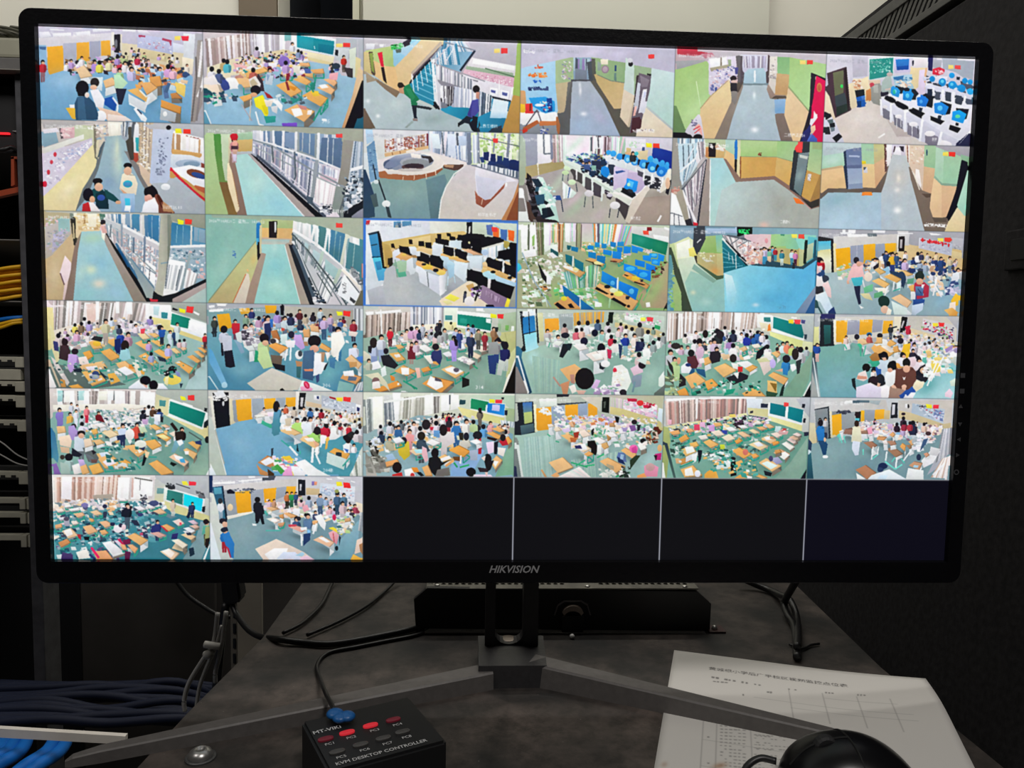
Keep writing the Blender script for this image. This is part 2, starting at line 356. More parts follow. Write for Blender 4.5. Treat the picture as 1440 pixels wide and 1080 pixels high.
TILES[0, 1] = (280, 40, '''
p d0c8d0 0,2 288,12 288,80 0,80
v 8,18 84,8 86,48 12,66 24 2 c9b2ae b8a09e e4d6d4 9a8886 f2ecf2 a89490
v 83,8 144,11 144,40 86,48 18 4 f4f2fa d8d2e0 b8b0b8 e8e4ee c4bcc4 fff
p eef 43,10 49,10 52,50 48,52;l b8b0b8 6 9,22 11,66;p d8cdd0 7,8 50,6 50,12 8,18
g eadfc0 e0d0a8 60,54 140,40 12,66 60,50 140,36 180,40 180,66 12,84
p 89c4c4 143,11 154,11 154,21 143,21;p f4f4f8 154,10 162,10 163,42 155,38
p eef4fa 161,10 230,18 229,48 162,35;p 1f8f9f 164,12 227,22 225,45 164,32;p 2aa0b0 164,12 192,16 191,36 164,32;p 137a90 200,26 227,30 225,44 200,40;p f0f0fa 196,12 224,16 223,21 208,19
p efe4c0 174,38 227,48 225,60 176,48;p e0d2a0 176,47 224,58 222,64 177,52
p b8bcc4 230,16 266,18 266,52 228,52;p cfd4d8 230,32 252,34 250,56 228,54;p 23262e 229,36 234,37 233,47 228,45
p b9bcc4 266,18 288,18 288,80 268,60;p dfd2a0 258,46 272,52 270,84 258,86;p d8e0d0 252,36 264,32 262,84 254,84
g 9dc2d8 8db8d0 240,70 220,160 180,56 224,62 240,80 268,84 244,168 12,162 8,128 60,100 140,60
s 243,48 20 c83028 5a5048;p 3a3438 243,66 258,68 258,84 250,82
g e6c8a0 c89a70 270,84 244,164 268,66 276,72 272,100 246,168 240,168 258,112
p 12101a 274,88 279,112 276,140 266,168 245,168 260,128;p 1f5a70 266,152 278,152 277,170 260,169;p b0b4be 276,16 288,16 288,168 279,168
g a0c8e0 90bcd8 60,112 50,160 12,128 60,112 84,128 84,163 18,163;p 5f9db8 8,140 20,162 12,162
c 60,50 180,42 180,68 60,76 60 26 7 f4f0f4 c8b0d8 f0c088 3a3440 d89080 e8b070 8f7fc0 f0e8e0 2f8f90
q 64,44 176,36 172,58 66,60 24 20 21 d8c8e0 f0d8dc e8e4f0 b8a0d8 eeeee8
b 96,34 22 cbbad2;k 156,26 20 e8e6ee;b 171,41 20 a890cc;b 166,38 18 8fa0c4
b 40,54 26 c0a878;b 46,56 28 58b8c8;b 20,68 30 e8e4ec;b 32,72 28 50608c
p f0b8b8 56,58 80,64 76,74 60,70;c 62,68 104,66 104,84 66,84 16 30 8 f0c890 f4f0f4 c89080 2f8f90
d 88,72 108,66 116,72 96,78 f0b870 40 t;d 76,76 88,70 94,80 80,84 f0b870 40 t;d 62,84 82,84 92,98 74,100 eec088 60 t
d 138,72 160,72 156,80 136,80 f4c098 40 t;d 172,74 196,76 194,84 176,80 eeb878 46 t;d 186,70 208,68 210,76 192,76 eeb070 40 t;d 166,58 184,58 186,64 170,64 f0b880 30 t
c 112,52 172,52 176,84 120,84 30 30 9 f4f0f4 c8a8dc 3a3440 d8c0e0 f0d088 8a3040 5a68a8
e 8a6fbf 142,56 50,46;b 145,58 26 c8a8dc;p f4f0f8 120,58 132,58 128,66 118,64;p 5068a8 176,68 186,68 188,76 178,76
p ece8d8 158,62 170,64 168,78 158,74;p 8a2838 146,76 152,76 150,92 145,90
d 156,86 174,81 188,90 180,96 f0b870 60 t;d 128,96 150,88 172,106 154,116 f0b468 60 t;p 8a3038 144,90 148,90 152,104 148,105;p e09030 150,96 164,100 160,106 152,102
d 208,86 226,84 232,92 226,98 f0b888 50 b;d 197,100 216,94 228,104 222,112 f2bd88 60 b;p fff 200,96 212,94 218,100 206,102
d 172,114 190,104 216,118 204,132 eab060 70 t;p f0c840 186,106 200,106 202,114 192,115
d 142,138 164,128 194,140 176,158 efb878 80 b;p fff 154,136 170,134 174,146 160,150;p d89088 164,128 180,132 180,138 170,136;p fcf4f0 182,138 190,138 188,146 181,146
l 2a9a80 14 206,132 192,156;l 2a9a80 14 216,120 208,140;l 2a9a80 12 192,108 186,94;p 2a8a78 186,96 196,88 194,104 188,104
q 220,60 236,62 234,80 220,78 6 24 31 f0c0c8 e8e4f0 d04858 3c4890
e 2c3848 230,64 36,26;p f4b0b8 219,76 234,74 232,88 218,86
b 90,70 28 c06858;p 3a3038 98,76 106,88 109,106 103,106 96,84;k 118,70 28 b8c8d8;p c8d4e0 112,80 124,80 122,96 110,94;p 8fa8c8 112,76 118,80 114,90
p eee8e8 10,84 24,78 32,94 24,104;d 16,96 30,94 38,116 24,118 f0dcc8 70 w;p f4f4f4 46,86 60,86 65,102 52,102;p 3a4a90 36,86 48,92 50,100 40,100
p e8e0da 82,86 94,80 103,94 100,104 86,100;p c8b898 84,90 90,84 98,94 88,100
d 66,116 86,110 88,118 74,124 f2b468 60 b;l d0c8c0 10 86,120 84,156;l b0a8b0 8 70,128 88,156
e 1a1620 94,104 44,40;e e0a880 91,112 30,20;p f4e830 91,118 106,112 114,128 116,144 112,152 104,138 94,132;p e0d020 104,130 114,128 115,146 110,144
p fff 116,120 130,118 140,130 138,140 128,128;p f0e4d8 108,120 124,122 120,132 112,132;p a83030 108,106 118,112 124,118 114,118
p dcdce0 120,132 132,130 130,144 122,140;p 2e9a90 108,148 128,148 128,158 112,160;p 7a50c8 138,160 164,159 164,166 140,166
c 12,108 66,108 60,120 14,128 20 22 14 1f4a58 2a9a80 d8d0d0 3c5068;l e8f0f4 10 9,138 19,162
c 132,112 180,116 172,128 128,124 10 26 44 2f8f88 50606c d8e4e8;l f4f4f4 14 94,140 100,162 108,164
p ffe080 230,26 241,26 241,32 230,32;p f0403c 242,25 254,25 254,32 242,32;p fff 206,152 215,153 215,157 206,156;l fff 8 193,30 194,35''')
TILES[0, 2] = (505, 50, '''
p c9c4cc 8,4 80,6 60,22 8,26;p e8e8f0 10,14 26,14 24,24 11,23;p f4f4f8 34,15 41,15 40,20 34,20
g c8d890 b0c880 24,22 56,48 10,26 56,18 58,53 44,52 26,48 12,30
p 9fd4ee 56,22 104,7 60,52 57,50;p b8dcf0 60,26 100,8 80,36
p 5a4a44 10,28 22,28 26,66 12,60;p d8c48c 10,28 15,28 20,66 12,62;p 8fa050 16,30 22,30 25,64 20,60
g ecc890 e8c088 20,40 60,90 23,42 44,52 60,54 67,94 46,84 28,68
p e02840 30,30 38,28 41,54 36,52;p 2a1a20 36,54 41,54 46,82 40,76
g f0d8b0 dfc290 120,12 66,80 104,8 140,9 140,16 88,66 84,80 67,86 60,54
l c8b8a8 22 138,12 88,65;l 70606a 8 140,16 90,67
p 20242c 112,46 120,42 88,78 84,80
g 2f94b4 2a88a8 112,50 112,112 122,44 128,48 128,118 94,100 86,84 112,52
l 7cc4dc 7 114,56 126,60;l 7cc4dc 7 108,62 127,70;l 7cc4dc 7 102,70 127,80;l 7cc4dc 7 98,78 128,90;l 7cc4dc 7 94,86 128,101;l 7cc4dc 7 93,96 128,112
l 1f6f8c 6 112,60 126,65;l 1f6f8c 6 104,66 127,75;l 1f6f8c 6 100,75 127,86
l e8e8f0 9 88,65 92,98;l e8e8f0 9 96,68 99,94;l e8e8f0 8 103,60 107,86;l e8e8f0 8 110,52 115,80;l e8e8f0 8 117,46 120,66;l e8f0f4 14 122,40 128,120
p c4c0cc 186,12 266,14 264,52 192,38;p e4e0e4 190,38 264,52 262,68 180,56;p ffffff 192,39 262,52 262,60 190,48
p 9fb49a 181,52 260,64 260,71 180,57;l 5f7c60 10 212,56 260,70
g e8c0d0 e0b0c4 180,60 250,84 178,58 260,72 258,88 174,66;c 180,62 258,74 256,86 180,68 40 9 5 f4d8e0 d89ab0 fff c88aa4
p e8e4ec 174,66 258,88 256,110 196,96;p f8f8fc 220,88 234,90 233,104 220,101;p 5a62a0 222,92 230,94 229,98 222,96;p f8f8fc 238,92 253,95 251,109 238,106;p 5a62a0 241,96 250,98 249,103 241,101;l fff 10 236,76 236,104;l fff 8 258,88 254,110
p 1f2a34 224,103 255,110 254,112 224,105
g 4f8fb0 8cb8d4 148,12 180,30 144,10 180,12 192,26 172,64 132,48
v 144,10 180,12 192,28 140,28 20 3 6fa0c4 dfe8f4 3f7fa4 e8eef8 a8c4dc;l d8d0dc 16 178,10 192,28;l c0b8c4 16 192,30 170,66;l 243040 18 195,26 170,60;l 8f98a8 10 144,12 196,26
v 128,30 164,14 170,50 130,50 22 9 5f98bc e0e8f0 2f88ac c8d8e8 f4f4fa
l 9ab 10 138,18 122,42;l d0ccd8 9 152,16 128,44;l f0f0f6 9 160,20 144,48
l 8f8c98 12 122,46 176,72 200,78;l 8f8c98 10 130,76 170,88 200,96;l a8a4b0 10 132,50 212,78
v 132,50 192,76 192,94 132,74 30 5 c8c4d0 f4f4f8 7f8794 e0dce8
p 302c34 140,94 160,88 158,112 144,120 138,112;v 138,90 160,88 158,114 140,120 16 6 302c34 f0f0f4 4a4650 e0e0e8
v 160,86 200,94 200,124 158,120 20 8 c8ccdc f4f4fa 9aa4b8 b0b8cc e8e8f4
g 2a98bc 2080a0 152,124 180,136 138,124 180,122 200,128 202,144 172,142 144,130
g 2a90b8 1f6f94 206,136 240,160 200,132 224,108 254,112 250,128 240,160 224,160 200,156
g e0f0f8 80b8d8 230,128 230,148 226,108 252,112 248,140 220,140;p 2a3848 222,158 240,152 241,163 222,163
v 202,94 224,102 222,128 200,138 11 9 f0f0f6 4a5868 e8e8f4 7f8fa8
l f0f0f4 12 124,40 132,124;l d8d8e0 10 128,48 136,124;l e0e0e8 10 174,70 176,118;l d0d0dc 9 158,60 159,84;p 7a7f8c 138,112 148,116 146,122 138,122;p 1a1c24 124,112 128,112 136,124 128,124
g a4c46c a0bc60 270,20 268,100 266,16 276,16 273,104 261,100
g c49850 b48848 268,104 256,160 261,102 274,104 272,164 241,163
g b9c8cc aebfc4 40,112 120,152 10,62 67,96 96,112 172,142 192,163 20,158 10,128
a .5 d4e0dc 60,100 92,112 60,128 40,120;a .5 8ca4a0 104,140 140,130 152,144 112,150;a .9 eef4f4 11,108 17,108 17,114 11,114;o f4f8f8 31,136 20,18
p 8a7560 26,72 46,84 68,96 62,105 44,92 28,78;p a89880 10,62 30,76 12,80;p 6f5f50 9,124 27,157 14,157 9,148
p 98a8a4 88,144 76,156 80,156 92,146
e 2c241e 69,84 26,24;p c89878 66,90 74,88 75,98 68,98;p 1f7a50 74,90 84,84 96,102 98,120 88,120 86,108 76,98;p 2a8a5c 78,90 86,90 94,104 88,112
p 1f2430 88,118 96,118 96,136 98,140 92,140;p 2c3238 96,118 124,122 120,126 96,122;l c0ccc8 10 96,112 128,124;p 8a7a74 90,140 98,141 98,145 90,144
e 1e1a20 197,91 30,32;p c89080 197,96 203,96 202,108 197,106;p 4a4a9c 190,110 200,108 202,128 192,140 182,136;p 3c3c88 190,112 182,134 188,138;p 1c2230 181,136 192,140 170,152 166,149;p 161a26 191,136 200,138 196,162 190,160;p 12141c 166,147 170,150 168,155 166,154
p 2a2f38 202,144 204,152 200,160
p 38b050 52,17 70,13 74,20 54,25;c 53,16 72,14 72,22 55,24 8 14 4 209040 50d870 103820;p 3a3440 74,12 84,9 85,16 75,20;p 607068 60,24 70,23 70,29 62,30
p ffe080 227,23 237,23 237,30 227,30;p f04040 239,22 250,22 250,31 239,31''')
TILES[0, 3] = (725, 50, '''
g ccc8dc c4c0d4 140,24 180,40 12,14 272,24 270,66 200,52 138,38 92,36 12,52
a .6 e4dcf4 128,22 152,23 128,36 108,36;a .6 dcd4f0 170,24 196,26 180,38 160,37;a .5 d8d4ec 60,20 84,22 60,38 40,38
g b0c498 a4bc90 68,48 94,64 67,46 96,39 97,76 92,80 68,82;c 78,44 96,42 94,76 78,76 26 13 4 d8c8d8 8a90a8 f0e4e8 c0a0a8 98b088
g c8b894 bca888 80,84 80,128 68,82 94,78 82,128 74,131
p 5f5f60 95,76 88,104 82,132 74,132 76,168 92,167 96,80;p 70706c 88,80 94,78 84,120
p 8fa8c0 98,40 128,39 128,75 98,75;v 98,40 128,40 128,60 98,60 9 3 70a0a8 b0c8d4 505868 8fb0b8 98b;p 4a5058 120,46 128,44 130,80 124,78;p 7a8494 100,56 120,60 120,75 100,75
p 4f5058 93,75 128,75 128,78 93,78
g b0b8c4 a4b4cc 112,80 124,160 96,78 126,78 148,112 176,170 91,167 94,100
o e8eaf0 109,94 14,50;o eef0f8 115,133 34,22;o dfe4ee 108,84 12,24;a .5 c0b8d8 128,128 144,128 156,148 136,148;a .4 a8c8e8 100,140 128,140 120,166 94,166
g 9cb888 8fae80 140,44 184,76 128,38 186,47 184,81 160,78 136,66 130,52;p 5a5a54 128,40 134,40 136,78 130,76;p f0e8d0 143,41 156,41 156,50 144,50;e 9a8494 151,58 32,34;e b8a4b0 151,58 22,24;p 98a8a0 138,44 144,48 144,60 138,60;p 2f4a78 167,51 170,51 170,61 167,61;p 6a8a80 166,64 170,64 170,78 166,76
g c8b078 d4b888 144,72 176,112 132,66 136,66 160,78 183,81 177,124 166,124 140,88
l 7c8478 7 138,67 160,77 185,81
p 5c5850 126,78 134,76 166,125 178,124 176,138 188,155 200,156 200,172 177,171 148,108
g d0e4dc c8d8d4 192,50 192,96 186,38 200,50 200,102 183,92;g e4d4c0 dccab0 188,96 188,152 183,92 200,102 191,155 176,138
p c8b8a0 200,102 200,104 192,156 189,155;e 1a1820 194,49 20,22;e d8d8e0 193,43 24,20
g a0b894 98b08c 212,56 212,80 200,51 229,56 228,69 207,67 204,80 200,102
p 6a5f6c 208,64 229,70 226,94 214,124 208,158 192,166 200,120 206,80;p c8ccd8 206,80 211,82 207,122 201,136 200,120;p e4e4f0 215,92 222,91 216,130 207,132;p d0d4f0 217,96 221,96 218,106 216,106;p 4a2830 197,140 210,138 212,156 194,166;p 3a2f34 204,68 208,68 205,84 200,120;p f0b8b0 201,120 205,120 202,136 198,137;p 8a7f8c 210,68 226,76 222,88 212,88;p 201c24 222,65 229,66 229,69 222,68
g cfe4e4 b8d8d0 240,68 250,140 230,56 269,64 266,160 224,122
p b8c4c4 224,121 266,158 266,162 222,125;g e8dcc8 e0d0b8 230,140 240,170 222,124 266,162 266,174 206,172
p c8c4d0 270,24 274,24 270,172 267,172
g b8dcf4 a0d0f0 20,56 40,104 15,57 67,46 66,84 69,128 18,128
p f4f4f4 11,132 66,130 69,144 12,152;p 8a9098 10,152 68,148 70,168 11,167;p d0a070 14,96 16,96 19,128 12,128
c 22,64 52,64 52,70 22,70 16 15 3 f08040 d86030 f0a060;c 30,76 43,76 43,80 30,80 6 14 4 2060c0 3070d0;c 22,88 54,88 54,92 22,92 14 16 5 203060 405080;c 30,53 48,53 48,56 32,56 6 12 6 d05040 f08060
p 2a9ce0 22,106 50,104 66,112 66,128 50,132 28,120;p 1a3f90 52,107 61,106 62,128 54,130;c 40,112 60,112 60,128 40,128 12 16 7 60c0f0 e03848 f0f0f4 1a50a8 f8f0e0;p e83838 16,116 28,115 29,132 17,132;p f0c030 11,118 15,116 16,128 12,130;p 803020 23,116 26,116 26,128 23,128;e f0f4fc 40,118 40,14
l 5a5560 9 36,126 12,160;l 6a6570 9 36,126 48,160;p b06038 12,156 36,143 40,148 14,164;p c87848 40,145 68,146 69,152 40,153;p d03828 11,160 19,156 20,162 12,166;p a86840 68,138 75,152 72,166 69,160;c 42,158 56,158 54,166 43,166 8 14 4 e8e8f8 5060a0 c8c8d8
l f4f4fc 10 13,25 31,30;c 13,23 32,24 32,31 13,30 12 10 2 fff dcd8ec
p f04040 224,33 234,33 234,40 224,40;c 198,157 232,159 232,162 198,162 14 9 6 fff 8a7a80 e8e0e0''')
TILES[0, 4] = (935, 60, '''
g c8b0b8 ccc4cc 40,20 100,20 19,14 274,22 273,48 174,22 128,20 74,30 19,46
p c04050 21,14 60,16 76,19 50,24 21,21;p c88090 60,20 80,18 84,24 68,28;p a8a8ac 19,32 68,30 66,36 20,46
g a9cc80 b4d494 26,60 60,100 19,47 68,33 75,38 76,90 60,112 58,120 40,138 34,148 19,108
a .6 c8e4a8 36,112 66,96 66,112 46,132;l 6c8c5c 7 19,108 34,148;l d8f0c0 6 53,66 60,108
p e0d8e8 74,28 106,26 124,26 124,56 100,62 80,90 74,88;p fcfcff 75,28 104,26 105,38 77,44;p b0a890 76,44 108,38 108,43 78,50;p 8a7c6c 94,26 96,26 96,40 94,41;c 76,48 124,40 120,66 78,84 70 16 5 f4f0fc c8c0dc a0a0c0 e4dcf0 6a70a8 d8b8c0;p 485898 84,78 88,76 88,82 85,85
p a0b090 106,30 112,30 112,40 108,42;p 6a6468 120,26 128,25 131,66 124,68;p 504f90 118,44 124,43 123,54 119,54
g ecd4a4 e0c090 86,86 86,140 60,113 78,91 110,64 112,96 84,163 69,163
l b8a078 6 60,112 80,89 108,64
p 8f8074 131,72 132,76 112,130 104,163 84,163 112,106 124,88;p 5a5048 122,70 131,68 130,74 124,84
p d8d8ec 128,23 176,23 174,48 132,48;v 132,24 174,24 172,44 134,44 14 4 f4f4fc c0b8cc e0e0f4 a8a0b4 c8c4e0;p 5a5058 128,24 131,24 130,72 128,72;p 5a4c50 174,22 176,22 176,66 173,72
g b8d4e0 a8c4d4 152,44 152,70 140,46 167,44 170,70 134,71
l f0f8fc 16 152,48 152,68;p 7a8c94 133,70 174,70 174,73 132,73
g b8c8d0 aebfca 152,76 152,160 133,73 172,73 184,96 188,128 196,167 105,166 116,128
o e8f0f4 151,90 16,40;o f4f8fc 152,148 38,30;a .4 c4d8e0 120,100 152,96 152,124 120,128;p 8fb4d8 186,98 203,96 202,120 186,120;a .5 6ca4d8 186,112 202,108 202,120 186,120
p a08c80 174,72 186,90 204,90 205,96 178,96 172,80;p 7f7068 186,122 202,121 212,154 216,168 196,167 188,136;p 5c5048 186,91 204,91 205,95 180,96
p e4dcd4 178,26 190,24 190,56 186,88 176,70;c 178,30 188,30 186,68 177,66 10 16 6 f4ece8 c8bcb4 b0a8a8
g 8cbc84 98c88c 200,30 200,54 190,25 211,26 210,55 190,53;g d4b080 c8a070 200,58 200,86 189,53 210,55 207,90 186,88
g acd088 b8dc9c 220,30 250,80 211,26 273,38 272,66 246,62 243,116 210,76
l 98a878 8 209,75 243,116
g ecd0a8 e4c498 216,92 226,152 208,78 243,118 228,168 217,168 202,124
p 2a2430 247,52 255,55 250,94 238,140 228,168 235,168 246,120;p 1f1a24 248,52 272,62 272,66 254,58
g e81c58 d81850 262,66 258,140 256,57 272,66 267,169 248,164 250,112
e d88050 261,77 22,40;e c06848 261,77 14,28;p f4f0f8 252,116 256,122 258,122 258,128 248,142 248,132 251,128;p f0c8a8 245,144 254,140 255,148 248,158 245,152;p 2a2c68 234,152 246,142 247,152 238,168 230,168;l 5878d0 8 249,154 243,168;p 4a60b8 250,156 258,164 256,169 242,168
e 2a2026 116,62 26,26;e d8a888 116,67 16,14;p d8b8b0 111,66 115,64 120,64 122,70 112,70;p 2a2830 111,69 121,69 121,83 111,83;p 8a8480 112,83 120,83 122,100 118,106 114,100
p d8d4e0 37,148 56,122 60,128 65,162 40,158;p f0b0a8 50,142 58,138 62,144 64,160 60,154;l d85058 10 48,148 59,142;l d85058 8 50,154 60,146;c 44,132 56,128 54,140 46,142 8 10 5 a8a0c0 706888;e 14121a 39,160 34,24;e 14121a 56,160 38,24

p ffe080 228,31 238,31 238,38 228,38;p f04840 240,31 250,31 250,38 240,38''')
TILES[0, 5] = (1145, 70, '''
p d8d4e4 21,12 272,20 271,60 22,60;g e0dce8 d4d0e0 40,20 80,56 21,13 92,14 92,50 56,60 22,42
p c8c4d4 64,12 91,14 90,46 66,48;p ecdcb8 57,60 92,46 94,86 64,100 60,96;p f0e0c8 66,50 80,50 80,64 66,66;c 66,52 80,52 80,68 66,68 10 18 4 e8b890 f4e8e0 c88868 d8c8c0
p 4a3840 22,41 55,30 62,104 36,116 26,78;p 6c7054 32,40 50,36 50,74 34,80;p 3c464c 34,80 52,74 58,98 40,108;p 283430 38,98 56,92 59,104 38,113;p 2f2428 50,34 55,32 60,104 57,104;p 4a3440 24,44 32,41 38,112 34,114;e 40d060 47,63 12,16
p f0dcc0 20,76 26,80 36,116 32,120 20,96
p ecd8ac 164,30 192,32 188,68 160,60;p f0e8ec 168,16 194,17 192,32 166,32;p e8d8f0 178,36 192,34 186,76 176,72;p e8b890 188,32 192,32 188,58 186,56
p 2a2858 193,17 201,18 200,38 193,36;p b8b8c4 201,18 217,19 214,34 200,32;g b0b8c4 a8b0c0 220,24 268,60 217,18 271,21 268,60 240,40 218,34
p e0e8ec 92,16 136,14 134,50 93,54;g 2f9c8c 288c88 96,20 132,46 94,18 134,15 133,45 94,52;c 96,20 130,18 128,38 96,42 34 10 5 60c0b0 d8f0e8 80d0c0 2a8a80;p e0c8b0 92,53 112,52 112,60 94,62
p d8d0f0 135,16 163,15 162,39 136,41;g 3888d8 2868c0 150,18 150,36 138,18 161,17 160,35 140,36;p 1c50a8 140,30 160,28 159,35 141,36;p 2a2c40 166,20 169,20 168,29 166,28
p b0d0e4 132,46 166,43 164,58 138,64;p 3a78b0 134,48 152,45 150,52 136,54;c 138,50 166,48 164,64 140,64 14 22 6 f0d8c8 e0b8a0 a8c8d8 f4ece0 4a88b8
g e0d4cc d4ccc8 80,100 140,140 36,117 62,104 96,90 112,96 152,138 190,160 190,163 52,159 40,130
a .6 f0e8e4 60,112 96,100 112,128 80,132;l f8f4f0 14 109,150 120,143;p c8bcb8 112,100 128,118 152,138 170,148 140,148
p 1f2328 69,70 85,68 86,80 72,84;p 2060b8 71,82 86,78 87,97 76,99;p 103870 72,88 80,88 80,98 74,98;p 4880d0 80,80 86,79 86,86 81,86
p d08850 88,70 94,68 94,86 88,88
p 9a9a94 98,60 112,58 113,96 100,92;p b8b8b0 100,62 108,60 109,74 101,74;e c84858 98,60 20,16
p b0c0bc 115,56 122,46 130,44 132,60 128,74 116,74;e c8b8b4 128,43 26,18;p 2a2838 113,74 126,72 124,80 114,80;p d8c0b8 120,68 130,66 129,69 120,70
c 188,46 268,52 266,88 190,76 30 36 8 e0e0f0 c8c8e0 50586c f0f0fa d8d8ec 3a4050
p e4e4f4 200,46 226,47 224,58 200,58;p e0e0f2 192,58 268,78 266,86 190,66;p f0f0fa 200,64 204,66 202,80 200,80;p f0f0fa 216,68 220,69 219,86 215,86;p f0f0fa 234,72 239,73 235,102 232,100;p f0f0fa 254,78 258,80 253,104 250,100;p 3c4454 240,78 250,80 249,94 240,92;p 3c4454 222,72 232,74 231,88 222,86;p 4a5060 206,74 214,74 212,86 206,86
e 1890d8 200,51 24,26;e 1890d8 217,56 32,32;e 20a0e8 233,45 24,24;e 1c98e0 234,61 36,34;e 1890d8 255,54 24,24;e 20a0e8 264,56 22,22;e 1890d8 250,67 32,32;e 30b0f0 264,72 26,28;p 203040 241,47 247,48 246,53 241,52;e 60d0f8 217,55 14,16;e 60d0f8 233,60 14,14
p e03048 201,34 212,31 221,35 220,42 210,45 200,43;c 204,37 218,36 218,41 204,41 6 12 3 f8b8c0 fff
p 1e2c40 192,68 200,68 200,82 192,80
p e8e8f4 112,82 128,76 152,90 180,112 216,140 250,156 268,128 266,100 220,88 140,74
p d8d8e8 111,84 212,138 248,158 244,163 208,148 112,92
g e0e0ee c8c8d8 120,92 220,152 112,88 212,142 212,163 180,156 128,118 114,112
p 7a7888 116,98 128,106 128,120 117,116;p 7a7888 134,110 150,122 150,136 136,128;p 807c8c 158,124 178,136 178,152 158,144;p 807c8c 188,140 210,148 210,163 188,158
l f4f4fc 16 113,86 114,112;l f4f4fc 18 130,94 130,124;l f4f4fc 18 154,104 154,140;l f4f4fc 20 183,122 179,156;l f4f4fc 20 216,140 210,163
e f0ecf0 143,114 30,18;e f0ecf0 168,127 38,20;e f0ecf0 196,143 46,24;e f0ecf0 222,160 46,22;l e0e0e8 6 140,118 140,134;l e0e0e8 6 147,118 147,132;l e0e0e8 7 166,130 166,150;l 4a4850 6 176,130 176,144;e e8e4e8 120,98 22,14
p 1e2430 138,62 150,66 148,76 138,74;p 1e2430 154,69 174,74 172,86 158,86;p 1a1e28 186,77 202,80 200,100 188,96;p 181c28 214,88 233,94 230,110 216,112;p 181c30 240,100 262,102 258,118 244,124
p 2898e0 130,65 141,65 146,71 143,82 132,78;p 1f90e0 151,72 164,71 169,77 164,88 150,86;p 2078d8 174,82 188,80 194,86 189,98 175,96;p 1f88e0 203,92 216,90 228,98 222,112 204,108;p 18a0f0 234,106 246,103 258,110 252,126 233,120
e 70d8f8 137,72 14,18;e 60d0f8 158,79 16,20;e 50a8f0 181,89 14,16;e 60c8f8 213,100 22,22;e 60e0a8 243,114 22,16;p 30c0a0 133,70 137,69 138,76 134,76
p 14161e 167,99 188,109 182,114 165,104;p 14161e 142,92 158,98 154,101 142,96;p 14161e 197,113 221,122 214,128 197,120;p 14161e 230,128 249,134 243,142 228,136;p 14161e 122,81 134,86 132,88 122,83;p 2a3040 178,99 184,100 182,106 177,105;p 2a3040 210,112 216,113 214,120 209,118;p 1a2030 240,124 245,126 244,130 239,129
p 282c4c 240,160 262,142 261,165 242,165;p f4f4fc 250,156 266,138 262,141 244,162
p d8d8e8 19,112 28,109 50,154 52,159 18,159;p 1c2028 19,112 28,109 30,114 20,120;p 1c2028 26,126 35,124 36,131 28,134;p 1a1c24 31,150 42,142 48,148 38,158;p 5a6a70 22,120 32,118 33,124 26,126;p 24282c 18,132 26,131 28,144 19,144;p 708088 28,132 35,132 35,138 29,140

p ffe080 227,27 236,28 236,34 227,34;p f05050 238,28 248,28 248,35 238,34''')
